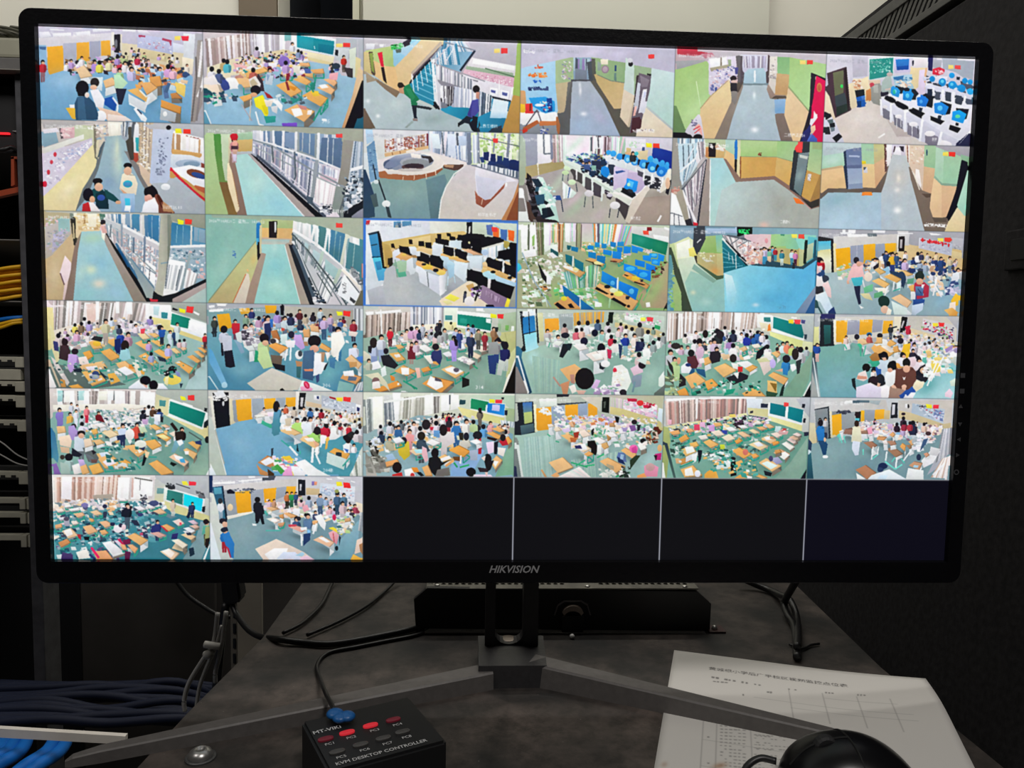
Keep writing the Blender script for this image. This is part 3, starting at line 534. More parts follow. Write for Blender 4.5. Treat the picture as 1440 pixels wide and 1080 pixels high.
TILES[1, 0] = (50, 165, '''
p ccc4c0 8,8 120,8 120,40 12,52;g c0ccac d0d4b0 60,16 90,40 64,12 98,14 96,46 60,36
p b4b0b0 7,6 100,9 60,14 12,18;p 88a8b8 9,24 32,22 37,42 12,50;p e8e4ec 10,20 34,17 38,24 12,27;p e0b8bc 38,18 64,16 64,34 42,36;p 5a5458 38,18 41,18 45,35 41,36;c 40,18 64,17 64,32 42,32 12 16 4 f0d0d0 d8a8b0 e8e0dc
p e4e4dc 10,52 80,28 80,36 12,60
g dcd4e4 d0c8d8 12,80 80,52 10,62 94,34 94,46 12,132
c 12,66 92,38 92,46 14,124 60 16 7 f0ecf4 c8c0d8 d8d0e4 e8e4f0 c0b8cc
e d04050 31,62 14,20;e d04858 25,75 14,18;e d04050 20,92 14,22;e d03048 14,112 18,26;c 36,60 88,40 86,52 38,84 26 14 6 a8b0d0 c0c8e0 f4f4fa
g ece0ac e0cfa0 40,112 60,152 13,132 40,108 94,46 98,62 98,80 66,157 14,157
a .5 f4ecd0 40,120 68,100 66,124 44,140
p 807c6c 96,12 102,12 104,66 98,68;p e0d4c0 100,12 118,12 116,36 104,52;c 100,12 124,12 120,36 102,36 16 20 8 c8c0b8 f0e0d8 9ab0c0 e8d8d0 b8a8a0;p d8d0b0 101,38 105,38 104,68 100,66
p f0ece0 120,8 144,8 142,30 122,32;p fcf8ec 124,10 138,10 138,28 126,30;p a8b4c0 142,12 164,12 160,36 144,34;v 144,10 166,10 160,36 144,30 8 4 c8ccd0 5a6068 98a8b8 e4e0dc;p 50606c 114,40 118,46 104,66 102,68
g a0bcc4 90acc0 128,36 128,156 120,32 142,30 152,60 180,112 180,158 68,157 100,96 112,48
o ccdcc8 136,52 20,100;o b0d4d0 140,80 40,100;a .5 d8dcc8 128,40 140,40 144,100 128,96;a .5 80a0c0 112,96 132,100 128,128 104,120
p 6c7478 94,96 102,84 112,48 116,40 104,88 94,112 84,136 66,157 78,120
p 807c7c 152,58 160,74 174,84 192,112 192,120 180,116 164,86 148,56;p 4a4640 154,16 160,16 162,68 158,72
p e8e8ec 166,12 173,12 173,60 167,60;p 38a8b0 167,34 173,34 173,58 168,56;p b04838 166,60 171,60 172,72 168,72
v 173,10 196,10 192,116 172,80 9 5 b0a090 e0d0b8 c8b49c f0e8e0 a8988c;c 174,16 194,16 190,96 174,84 40 16 6 e8d8c0 b8a488 f4f0e8 98887c d0b890
p d8c0a8 172,76 192,94 192,118 188,116 176,96
p b8bac0 180,12 286,12 286,48 230,20 192,20
p f4f0f0 228,22 286,36 286,66 226,56;c 230,26 284,38 282,58 230,52 50 18 12 c06878 f0e8e8 8a5a48 d8b8c0 e8e4ec a87060;v 228,26 280,38 279,62 228,58 12 7 f0ece8 b8906c fcfaf8 c8a078 f4f0f4;p d8a868 229,53 279,61 279,65 229,59;p f8f4f4 279,36 286,38 286,80 279,72
g e8ecf4 c0ccdc 250,62 250,92 228,64 260,64 284,76 286,88 256,94 228,84
e a8b8cc 256,78 110,36;e 8098b0 262,79 70,26;p 8a4438 278,76 286,80 286,86 278,84
p c89858 228,86 244,96 268,120 286,130 286,144 260,128 228,100;p f4f4fa 228,86 258,80 286,86 286,118 268,114 244,100
e 7a4430 270,95 86,34 15;e 2c4888 274,98 66,22 18;p d02838 228,85 244,102 266,122 286,138 286,142 262,125 240,104 227,89;p b86040 268,114 286,120 286,128 272,122
g b4bcc4 a8b0b8 240,110 250,156 222,108 236,100 286,144 286,164 234,161 196,112
g ccd4e8 bcc8e0 212,20 208,108 197,19 231,22 221,110 191,110;c 208,32 222,34 216,96 202,96 26 14 3 8890a8 a8b0c8 707890;e 1a1820 223,17 22,18
e e8ecf0 218,117 40,28;e f8f8fc 218,114 24,14
p 7a4438 198,122 210,144 234,160 212,160 202,140;p b88860 212,146 226,150 232,160 214,158;l 4a2018 10 204,132 212,152
s 103,112 44 18484c;p 12303c 100,128 120,122 122,154 100,154;p 18484c 114,120 130,130 140,140 136,144 118,136;e d8a888 138,143 24,16;e 3050a0 109,135 34,26;e 1a161c 103,107 42,26;e e0b498 105,117 36,36
s 154,86 42 ece4cc;p ece0c8 144,98 166,98 171,112 168,130 154,134 140,120;e 30b0c8 154,112 40,30;p 4a90c0 148,109 160,109 160,116 148,116;e 1a161c 154,81 36,24;e e0b498 154,90 34,36;p dca888 140,118 156,130 156,134 148,130;e 30303c 158,131 16,12
g a8c8e4 88a8cc 152,132 152,158 141,128 166,128 166,158 144,158;p 40c0e0 149,136 158,136 158,152 150,152;p f0f4f8 150,148 160,148 158,158 148,157
e 161420 87,130 44,56;e dca888 94,138 24,30;p c02830 78,146 88,142 92,158 77,157;p f0eaec 88,143 96,143 109,159 92,159
e 14121a 193,125 50,46;e e0a898 190,136 28,34;p f4f4fa 180,148 188,140 200,136 206,148 200,161 178,160
c 85,14 114,15 114,19 85,20 18 9 2 fff f4f8f0
p f8f030 234,19 244,19 245,27 235,26;p f03c30 248,20 260,20 260,28 248,27''')
TILES[1, 1] = (280, 165, '''
g b0b8ac a8ac9c 100,16 200,32 8,14 278,18 278,44 240,40 140,22 80,26 10,30
g b8d49c a8c088 16,40 20,140 10,26 24,26 32,108 48,162 11,163
g 4f9444 6c8c4c 28,30 40,108 23,28 35,28 38,80 44,109 33,109 26,64
g 7a5c38 84683c 38,110 52,162 33,109 44,109 60,160 62,164 48,163
p c4d4b4 35,28 50,28 49,60 45,84 43,108 38,80;p d0c8a8 48,34 53,34 52,60 48,80
p f0dcb8 47,78 51,76 66,156 62,158 50,120;p a87c58 51,76 56,80 60,104 66,152 62,128
p a8c8a8 64,26 90,24 89,38 64,38;g d8b878 c8a868 76,38 76,56 64,38 89,37 88,57 64,58
p b8bcc0 56,58 88,57 88,61 58,64
p 8f7468 51,60 56,66 82,165 64,165 68,152 56,96 50,80
g b4dcd8 a4d8dc 80,66 120,160 58,64 80,61 176,167 80,166 68,112
a .5 d0ece0 88,88 116,104 104,132 80,120;a .4 90c8e0 112,120 144,140 164,164 120,164;p f0f4f8 80,61 82,62 178,167 175,167
g b0a4a4 a89c98 100,80 180,160 81,62 86,62 202,168 178,167
p 12141c 86,62 96,68 208,168 196,168
v 89,22 240,30 238,88 89,42 30 6 e8e4ec 7088a8 d8d8e0 90a8c0 5c7494 c8ccd8 a0aab8
p 9aa4a8 164,24 202,30 200,72 164,58;p 5c7898 126,24 138,24 138,48 126,44;p 6c88a8 168,26 194,28 194,66 168,56;p 5c7494 206,34 240,36 237,86 202,72;p 8098b8 144,26 160,26 160,54 144,49;l b8c0c8 9 174,26 173,58;l c0c8d0 9 186,28 185,62;l c8d0d8 10 217,34 215,78;l b0bcc8 8 226,36 224,82
l f4f0f4 16 92,38 124,46 200,72 238,88;l f4f0f4 20 124,22 125,48;l f0ecf0 18 141,23 140,50;l e4e4e8 20 163,24 162,58;l eceef2 22 201,26 199,72;l f4f4f8 14 102,22 104,42;l f0f0f4 14 112,22 114,44
g b8b8c8 e8dce4 120,52 200,120 89,41 238,89 236,120 230,166 208,166 88,60
v 90,44 236,90 230,164 90,60 64 11 f4f0f4 8a90a8 c0c0d0 fff 9aa0b0 e4dce4 b8a8b4
v 192,100 236,112 226,160 192,140 18 5 fcf8fa e8dce0 fff 9c98a4 f8f4f4
a .6 6880a8 164,66 192,76 188,88 164,80;a .5 7890b0 200,80 228,90 226,100 200,94;p d8c0cc 202,94 232,104 230,112 204,104
l 8f98a0 14 89,38 122,48 188,88 238,114 248,120;l a8b0b4 10 90,48 160,84 236,118
l 5a6470 14 160,58 162,100 154,118;l 50586a 12 187,90 182,138;l 98a0a8 30 198,72 190,136;l 5c6870 14 122,48 124,76;l 788490 10 140,64 140,88
l 98a0b0 12 90,62 120,78 156,112 192,144 220,164;l 485060 22 96,64 152,112 192,148 212,167;l d8d4e0 10 124,78 180,124
p 4a5868 180,132 192,136 190,148 182,144
p 98948c 243,38 260,40 256,80 248,116 233,112 239,80;p 8a9490 230,116 248,120 238,160 222,160;l 60686c 12 248,120 236,160
v 260,40 278,42 277,100 250,112 9 4 8ca0b8 c8d0dc 5c7088 b0bcc8 e4e8f0;p f4f4f8 255,86 278,80 278,86 254,92;c 246,100 278,84 278,140 240,160 50 20 6 e8e8f0 50606c 8fa0b0 c0c8d0 303844
p 181c24 248,160 278,138 278,152 256,167;p 8f90a0 278,152 278,167 256,167 268,158
c 204,144 224,148 222,164 204,160 16 20 9 303440 5a6070 fff c0c0cc
s 58,37 30 c8888c c8a8b0;e c82030 58,33 32,30;e f0a898 59,45 22,24;p 48303c 53,48 64,48 64,54 53,54;p d0a898 55,54 64,54 62,62 56,62;p d8d0e8 55,62 62,62 61,74 57,74

p f04848 230,28 241,28 241,35 230,34''')
TILES[1, 2] = (505, 175, '''
g e4e4e8 d8dcd8 60,14 60,50 9,12 116,12 116,54 30,66 10,48
p b8d4ec 10,12 22,12 24,28 12,34
v 115,13 200,14 188,66 116,42 26 3 f4f4fc c8d0e0 e8ecf4 90a0b8 f0e8f0 d0dcf0 a8b4c8
p e4f0f8 120,16 134,16 138,42 124,40;p dfe8f8 148,16 162,17 162,56 150,52;p 68707c 138,14 140,14 144,50 141,50;p 5a606c 163,15 167,15 168,40 165,46;p c8d8f0 166,20 180,20 180,36 168,36;v 162,36 180,36 180,62 164,58 10 5 e8f0fc 8098c0 d0d4e0 fff;p 788498 181,15 188,15 190,66 183,66
v 188,14 272,16 271,58 190,68 22 12 e8f0d8 b8d890 f8f8f4 d4e8a8 fcfcf0 c8d8c0 e0f0c0
c 204,16 271,18 270,52 206,48 40 24 7 b8d488 e8f4c8 f4f4f0 98b870 d8e4b8 fff
l 8890a0 18 200,14 202,66;l 98a0ac 14 229,16 226,48;l 8890a0 22 253,16 250,56;l 788088 8 200,22 272,38;l f0f0f8 14 188,46 202,46
v 190,18 200,18 200,66 192,66 5 3 e4ecf4 a8b4c8 f8f8fc c8d0e0
p e8d4b8 42,26 115,16 116,36 43,48;v 42,26 115,17 115,38 43,47 26 8 f0e8e4 a86858 e4d0c8 b88c70 f8f4f0 8a7068 c8c0c8;c 43,28 114,19 114,36 44,45 50 15 9 f4e8e8 b06050 c8b0a8 fff 8a5a60 d8c8d8;p 7a3440 113,16 116,16 116,38 114,38
p e0b888 42,49 116,36 117,41 43,55;p f4e8dc 78,45 94,41 96,48 80,52;l 8a5c40 6 55,47 56,52;l 8a5c40 6 68,45 69,50;l 8a5c40 6 93,40 94,44
g e8e0e0 ece4e0 100,46 160,60 30,60 104,44 124,50 180,64 176,72 140,70 32,80
g 86a4a0 7898a0 80,90 80,156 10,96 38,92 140,72 176,72 172,74 144,108 134,160 18,158
a .5 9cb8b0 48,108 100,96 112,120 60,140;g 6c8c94 58747c 120,100 132,158 112,94 144,84 148,96 136,128 134,160 120,160
p 5a4038 141,68 176,68 174,76 160,78 142,74;p b89070 142,68 160,69 158,74 144,72
g a86844 98583c 60,86 120,92 33,80 44,78 92,80 138,70 141,76 128,86 92,95 48,92 33,88
l e8d0b8 6 74,88 73,94;l e8d0b8 6 93,84 92,94;l f0d8c0 8 112,80 113,92;l f0d8c0 8 128,76 129,86
e f0e8e0 92,68 262,90 -3;e ece4dc 112,64 150,76
p e4ddd8 41,76 60,74 72,76 68,84 48,84
e 8f98ac 84,64 210,70 -4;e 54607c 50,68 50,40;g b8bccc 7c88a4 80,50 80,62 45,66 60,53 84,49 104,50 104,58 76,64 56,74 41,74
e a8acb8 94,64 130,46;e 8f9498 96,66 120,40;p 3a3438 104,53 120,54 125,62 118,66 116,58 106,57;e 5a4444 90,72 96,26;e 382c34 92,70 84,20;e c4bcb8 86,77 110,14;p f4ece4 86,49 104,51 104,58 88,56
g d8d0d4 d0c8c0 180,76 160,140 174,72 200,70 270,94 260,124 240,160 134,160 138,124 152,96
l f8f0e8 10 176,72 160,84 146,106 138,128 134,160;g f0ecf4 dcdcec 220,74 208,124 196,72 248,86 266,96 246,98 220,126 208,126 198,114 195,88
g e0e0f0 c8c8d8 220,80 208,124 196,86 248,96 244,100 222,125 212,128 200,118
p e8e4ec 197,70 216,74 248,88 247,96 202,88
g a45c48 8a4838 200,120 210,140 195,112 200,120 212,128 222,126 246,100 244,108 228,124 210,141 197,134;l e0c0a8 6 208,126 206,136;e f8f8f8 248,102 10,18
p c48858 270,94 270,104 248,162 240,162 260,124;p 8a4c30 270,112 269,162 248,162
p 1c2c5c 210,47 219,47 218,62 209,60;p 1c2c5c 222,50 230,50 230,65 221,63;p 203468 233,53 241,54 241,69 232,67;p 203468 243,56 252,58 251,73 242,71;p 1c2c5c 255,60 263,61 262,77 254,75;p 1c2c5c 266,65 271,66 271,84 265,82
p 2c4478 203,56 208,55 212,64 206,65;p 24386c 218,62 230,64 230,69 218,68;p 2c3c60 230,66 242,69 250,74 240,74 230,70;p 24386c 252,74 271,80 270,85 254,81
v 200,66 272,80 271,92 200,72 34 3 5a6878 e0e4ec 909cac f4f4f8 70788c;l 788090 10 190,69 271,93
p d4dce0 10,48 30,48 32,84 12,112;g 6c94b8 7ca4c4 22,30 24,94 12,38 25,27 33,92 18,98
c 14,40 26,40 28,80 18,84 16 12 4 5880a8 8cb0cc 4c6c94;g 28405c 30485c 12,96 20,156 10,76 18,98 24,116 26,156 10,158;p 485c60 18,120 28,116 32,138 24,140
l 202830 10 23,68 28,94;l 202830 12 32,94 48,140 53,157;e d8e4e4 28,97 22,18;e e8ecec 45,134 36,30;p 303c44 44,138 50,140 54,158 48,156
l 4878c8 8 9,159 136,160 270,163

p f04040 225,24 234,24 234,32 226,31''')
TILES[1, 3] = (725, 175, '''
p a4a8b8 10,16 36,18 36,66 14,72;g b8c8b4 a8b49c 12,40 14,80 10,18 16,28 18,80 12,100
p f8f4fc 36,18 58,18 58,64 38,66;p fff 37,18 47,18 46,50 38,48;p fff 49,19 57,19 57,50 49,48;l 707884 12 47,17 48,50 58,50;p 8a90a4 58,17 64,17 66,56 60,58;v 62,18 76,20 77,64 64,64 8 3 6a6464 98888c c8a8a4 b0c0a8 e8d8dc
v 74,19 88,19 86,62 76,62 5 4 f4fcf8 e0f0e8 c8b8c0 fff;g f8ecf4 fff 104,22 104,56 86,19 125,20 125,56 86,58;a .5 c8f0d8 86,40 112,20 120,20 88,54;a .5 f8d0ec 94,56 124,30 124,44 108,57
v 124,20 188,23 180,58 124,48 22 9 e8c8d4 6a5058 f4e8f4 fff a8c8b0 9a7888 d8f0e4;p f4f4fc 132,22 148,22 147,42 133,42;l 50505c 10 139,21 140,40;l 606870 16 128,22 128,46;v 148,22 160,22 158,50 148,46 7 3 5a4850 e0d0dc 8a7078;v 160,22 176,23 174,56 160,48 8 12 f8e8f4 d0f4e0 e4e4f4 fff c8b8c8
p d0ccd8 184,23 266,26 266,66 188,48;p e8e4ec 186,24 220,26 218,58 186,46;c 192,28 228,32 220,44 192,40 14 18 4 c0e0c0 f0f0f4 e0d8e8;p e0d0a8 206,46 224,44 222,60 208,58;p d8c088 187,40 195,41 194,50 187,48;p 485888 214,39 218,39 218,45 213,45
g 1c3c9c 102c8c 240,40 250,66 232,38 266,47 265,75 230,56
g b8a878 a89868 30,76 70,80 16,72 79,64 80,78 18,92;l f4e8d8 8 37,66 39,88;p a09468 120,54 148,52 144,62 122,62
g b0a8a8 b8b4a8 50,96 140,156 16,92 84,74 120,112 192,128 264,96 262,170 74,166 24,128
a .5 c8e0c4 50,112 84,80 88,84 60,128;a .5 e8c8dc 84,128 116,112 112,124 88,144;a .5 a8c8a4 80,152 112,120 124,124 96,160;a .4 d0b8c8 128,152 156,136 148,164 132,164
p ac9c90 192,160 212,124 262,120 262,170 186,168;a .5 8a7c74 220,112 262,112 262,128 216,128
l 8a4a7c 0 0,0 0,0
c 88,50 156,52 152,84 86,66 60 26 6 4868a8 e8f0f0 2a3c60 98c8b8 c8d8d8 38508c f0e8f0
q 96,50 148,58 148,70 112,68 8 22 5 5070a8 3c5490 98b0c0
p dfe8e0 84,60 104,66 192,118 202,124 196,128 140,96 84,66;g d8e4d8 c0ccc0 120,92 180,124 80,62 192,124 188,132 120,88 84,68
l e8f0e8 14 128,88 188,126;p 4c4848 96,76 112,84 112,100 98,94;p 504c50 118,90 128,94 128,112 118,108;p 4a444c 130,98 144,106 144,124 132,120;p 504850 168,118 192,132 188,160 170,140;p 3c3440 152,112 166,118 160,128 154,124
l dfe8e0 16 115,84 115,104;l dfe8e4 16 129,90 130,112;l dfe8e4 16 147,106 145,130;l e8f0ec 14 103,76 103,94
c 112,66 166,80 164,104 112,80 30 26 16 20283c e0f0ec 3060a0 88b0c0 18202c
e 1890e8 151,80 36,46 -20;p 1c88e0 145,72 158,74 157,88 147,86;p 20283c 138,86 154,92 150,96 138,90;p 2a3448 156,72 166,70 166,84 160,84
p 283048 128,62 144,62 144,78 130,74;p 40588c 116,68 126,69 125,78 115,76;p 88b8a8 128,70 136,70 136,78 128,77;p 203450 144,60 152,60 152,70 144,70;p 203450 124,78 136,80 132,88 124,86
p d4c8e4 166,73 190,78 188,100 165,112;p c4b4d4 190,78 212,82 217,96 212,118 204,116 188,92;p 385898 168,80 180,78 186,80 170,84;p e8d8f0 190,79 204,76 206,82 192,82
p f4f0ec 165,114 202,120 222,104 224,112 200,128 192,138 164,118
g e8dcd0 d0c4b4 210,112 190,160 222,104 224,112 192,168 185,163 197,128;p e0e4d8 164,116 197,128 190,138 152,114
p 443c40 170,124 192,138 185,162 174,144
p 1e96f0 188,91 207,97 204,114 186,106;p 58c4f8 191,95 200,98 197,108 190,104;e b8f0d0 191,102 14,16;p 2a2c38 192,110 197,111 196,118 191,116;p 14161e 180,111 204,120 197,125 177,114
c 154,54 260,84 260,94 154,60 40 28 4 e0e4ec b8c4d0 6a7888 f0f0f4
p dfe4e8 152,56 260,86 258,94 200,80 152,62
l f0f0f4 12 186,64 186,74;l f0f0f4 12 204,74 203,80;l f0f4f4 14 217,78 216,96;l f4f4f4 14 231,84 229,104;l f4f4f4 14 249,90 244,116
p 50505c 206,78 216,82 214,90 206,86;p 2a2c34 218,88 228,90 226,104 218,100;p 303038 234,94 246,96 243,112 232,108;c 218,88 246,94 242,112 218,102 14 16 3 e0e0e8 282a34
p f0e8d8 258,80 262,76 262,104 246,116 244,112;p 201c28 258,96 264,94 258,120 253,116;e e8c0a0 257,100 20,50
e 38a8f0 157,48 22,20;e 38a8f0 165,50 26,26;e 3098e8 176,55 28,28;e 40a8f0 189,59 28,34;e 3898e8 201,63 32,36;e 3090e0 216,68 38,38;e 2088e0 231,74 42,40;e 1c7cd8 246,81 42,40
e 90d8f8 189,60 14,18;e 90d0f8 201,64 16,18;e 68c8f8 217,69 20,20;e 80d8f8 231,75 20,18;e 60b8f8 246,81 18,18
p 1c2030 220,64 224,66 222,76 219,75;p 1c2030 237,70 240,71 238,80 236,79;p 1c2440 206,60 210,62 208,70 206,69;p 1c2440 180,51 184,53 182,60 180,59
e 38b0f0 228,58 22,22;e 58b8f0 237,62 20,22;e 38a8f0 248,66 22,26;e 38a8f0 256,69 18,26
s 198,49 22 2a3038;p e0b088 189,47 195,48 194,52 188,51;e 48c0c8 204,50 18,16
e d8ecc8 86,75 22,16;e c8e0b0 84,82 30,20;e d4ecc4 95,98 34,24;e dcd8dc 124,117 40,26;e e8e4e8 168,137 44,32;e d0ccd8 159,120 26,16
l 5a6470 8 80,84 79,96;l 606870 8 89,84 88,96;l 606870 8 89,102 88,120;l 4a5058 8 102,100 104,114;l 50585c 8 118,122 116,140;l 50585c 8 130,122 131,142;l 3a4048 8 160,142 158,158;l 3a4048 8 175,142 172,158
v 79,96 103,116 96,124 80,126 7 4 f0f8fc 4870a8 fff d8e8e0 7888a0
p 2c4c90 63,121 75,120 78,128 64,128;l 40485c 8 66,128 66,136;l 30384c 8 77,128 80,148
g dcf4e8 b8dcd0 40,92 56,148 38,88 46,90 66,130 74,166 52,166 30,124 28,100;c 36,90 64,104 68,144 40,136 22 24 4 f0f4f4 c8e8e0 a8d8d0 fff
p 241c20 19,82 26,88 34,128 38,152 30,140 18,100;c 18,86 36,104 40,152 28,148 30 22 8 201c20 3c3c44 141418 4a4450
p 203040 26,92 38,92 46,104 36,108;p 2c5068 32,120 48,118 50,134 36,136;p 182430 44,142 58,140 66,154 46,160;p 34586c 34,106 40,106 38,114 32,114;p 182028 48,128 56,132 52,136 48,134;p 161c28 54,140 62,148 60,156 54,154
p 8a8480 16,100 24,160 34,166 12,140;l f0f4f0 8 12,112 22,164;p 503c34 18,128 26,140 30,164 22,160;p 2c2428 68,162 74,166 40,166 38,158

p fff030 220,32 230,33 230,40 221,39;p f04030 232,33 243,33 243,41 232,40;l fff 16 240,165 246,154''')
TILES[1, 4] = (935, 185, '''
p a09c94 14,18 24,20 28,96 12,100
v 22,19 68,17 40,84 26,84 18 5 b8d8e8 f0f4f8 88a8c0 d8e8f0 687888 e8f4fc
g c0dce8 d4e4f0 30,24 40,80 22,22 54,20 52,46 30,64 30,92 26,80;l 60707c 10 31,24 32,60;l 60707c 9 40,23 41,54;l 70808c 8 47,22 49,48
l f0f4f8 16 26,69 50,48 70,26;l 98a0a4 10 30,94 70,46;l e0e4ec 10 36,54 50,26;l f4f0f4 16 57,20 54,52
v 54,19 69,17 69,40 58,48 8 3 f0ecf4 c0b0b8 fff 8a848c
g c0b8b8 a8a0a0 52,60 40,140 70,40 72,48 58,158 34,108 40,86
v 34,96 70,50 60,112 42,148 22 4 e8e0e4 988c94 fff b8a8b0 787480
l 787884 10 32,96 48,158;l 98989c 8 40,88 52,128;l f4f0f4 18 30,100 54,158;l d8d0d8 10 46,80 58,112;l 60646c 8 70,48 30,98
p fff 12,104 24,112 36,160 12,160;l 70747c 7 12,138 30,144;l 70747c 7 16,138 16,160;l 70747c 7 23,140 25,160;p a8a090 17,102 30,100 40,148 34,152 26,128
p 30303c 70,48 77,50 58,160 54,160 60,112;p 2a2830 34,150 44,148 48,160 38,160;p d02838 48,154 56,155 56,160 49,160;c 12,92 26,94 22,104 12,104 8 16 3 c8887c a89890 d8b8a8
g ac9c94 988c84 72,52 66,158 71,48 78,48 76,160 57,160
p b8c4a0 68,17 102,17 102,43 70,44;p d8b478 70,26 102,30 100,45 70,45;p 241c20 74,20 86,20 86,44 74,44;c 76,22 82,23 81,30 76,29 4 14 3 fff d8c8c8;c 88,22 102,24 100,32 88,30 10 18 5 f0ece0 d0a890 f8f4f0;p c88858 69,28 74,28 74,44 69,44
g b8d8cc b0d0b0 110,20 110,40 103,17 118,17 118,40 103,32;g ecc890 dcb078 110,40 112,64 103,32 118,42 118,70 100,46
p 2878c8 118,18 123,18 124,46 118,48;p 14101c 118,48 122,49 121,70 118,69;g d8dcb8 e8d0a0 125,20 125,80 123,17 129,17 128,80 122,72
g b8d498 a8cc84 156,20 156,42 128,17 190,18 190,43 128,43;g a4cc88 acc898 192,24 218,50 190,18 218,22 217,52 189,44
g d8ac60 d0a058 140,46 180,76 128,43 189,44 186,76 128,80;g d8b470 d4a860 192,60 210,88 189,44 217,52 210,92 186,76
l 98a078 6 128,43 189,44 217,52;p 8a5030 127,43 129,43 129,80 127,80;c 157,37 163,37 162,41 157,41 4 11 2 8a4838 6a3020
p 8a6c60 100,46 104,48 128,80 186,76 210,92 248,120 264,112 262,128 247,132 210,100 184,82 120,86
g b0d8dc b4d8d4 90,48 84,140 77,46 98,46 120,86 140,160 76,160
g bccccc acb0a8 100,90 220,156 120,86 184,82 210,100 247,132 261,128 260,163 140,161 84,160 96,100
a .5 a8e0e8 78,64 96,60 100,84 80,96;a .5 c8e0dc 84,96 124,88 140,128 92,140;a .4 9c9c90 180,92 220,120 200,152 172,128;p f4f8f8 76,48 78,48 77,160 75,160
o e0c0b4 168,158 50,30;p f87830 217,112 230,115 236,124 222,122
p 303438 218,34 245,30 244,52 232,112 211,98;g 7c8c90 687c80 232,36 224,100 226,38 244,36 236,84 230,110 218,98;a .6 a0b4b8 224,68 236,66 232,84 220,86;p c8d0c8 228,40 242,43 241,48 228,45
p 98ac78 245,30 264,30 262,52 243,52;g a0c490 b8cc98 252,30 252,68 245,30 265,32 262,74 240,66
g c89c58 d0a458 244,72 244,120 240,66 262,74 248,120 231,110;g b08850 a47c48 258,76 256,116 262,74 264,76 261,114 245,120
p d8d0d0 242,72 248,73 246,85 241,83;c 242,74 248,75 246,84 242,82 4 11 3 f8f4f4 8a7878
p 383430 246,120 261,114 261,126 247,131 230,112
p c89c98 211,100 212,101 248,131 246,132
p f04848 221,29 232,30 232,37 222,36''')
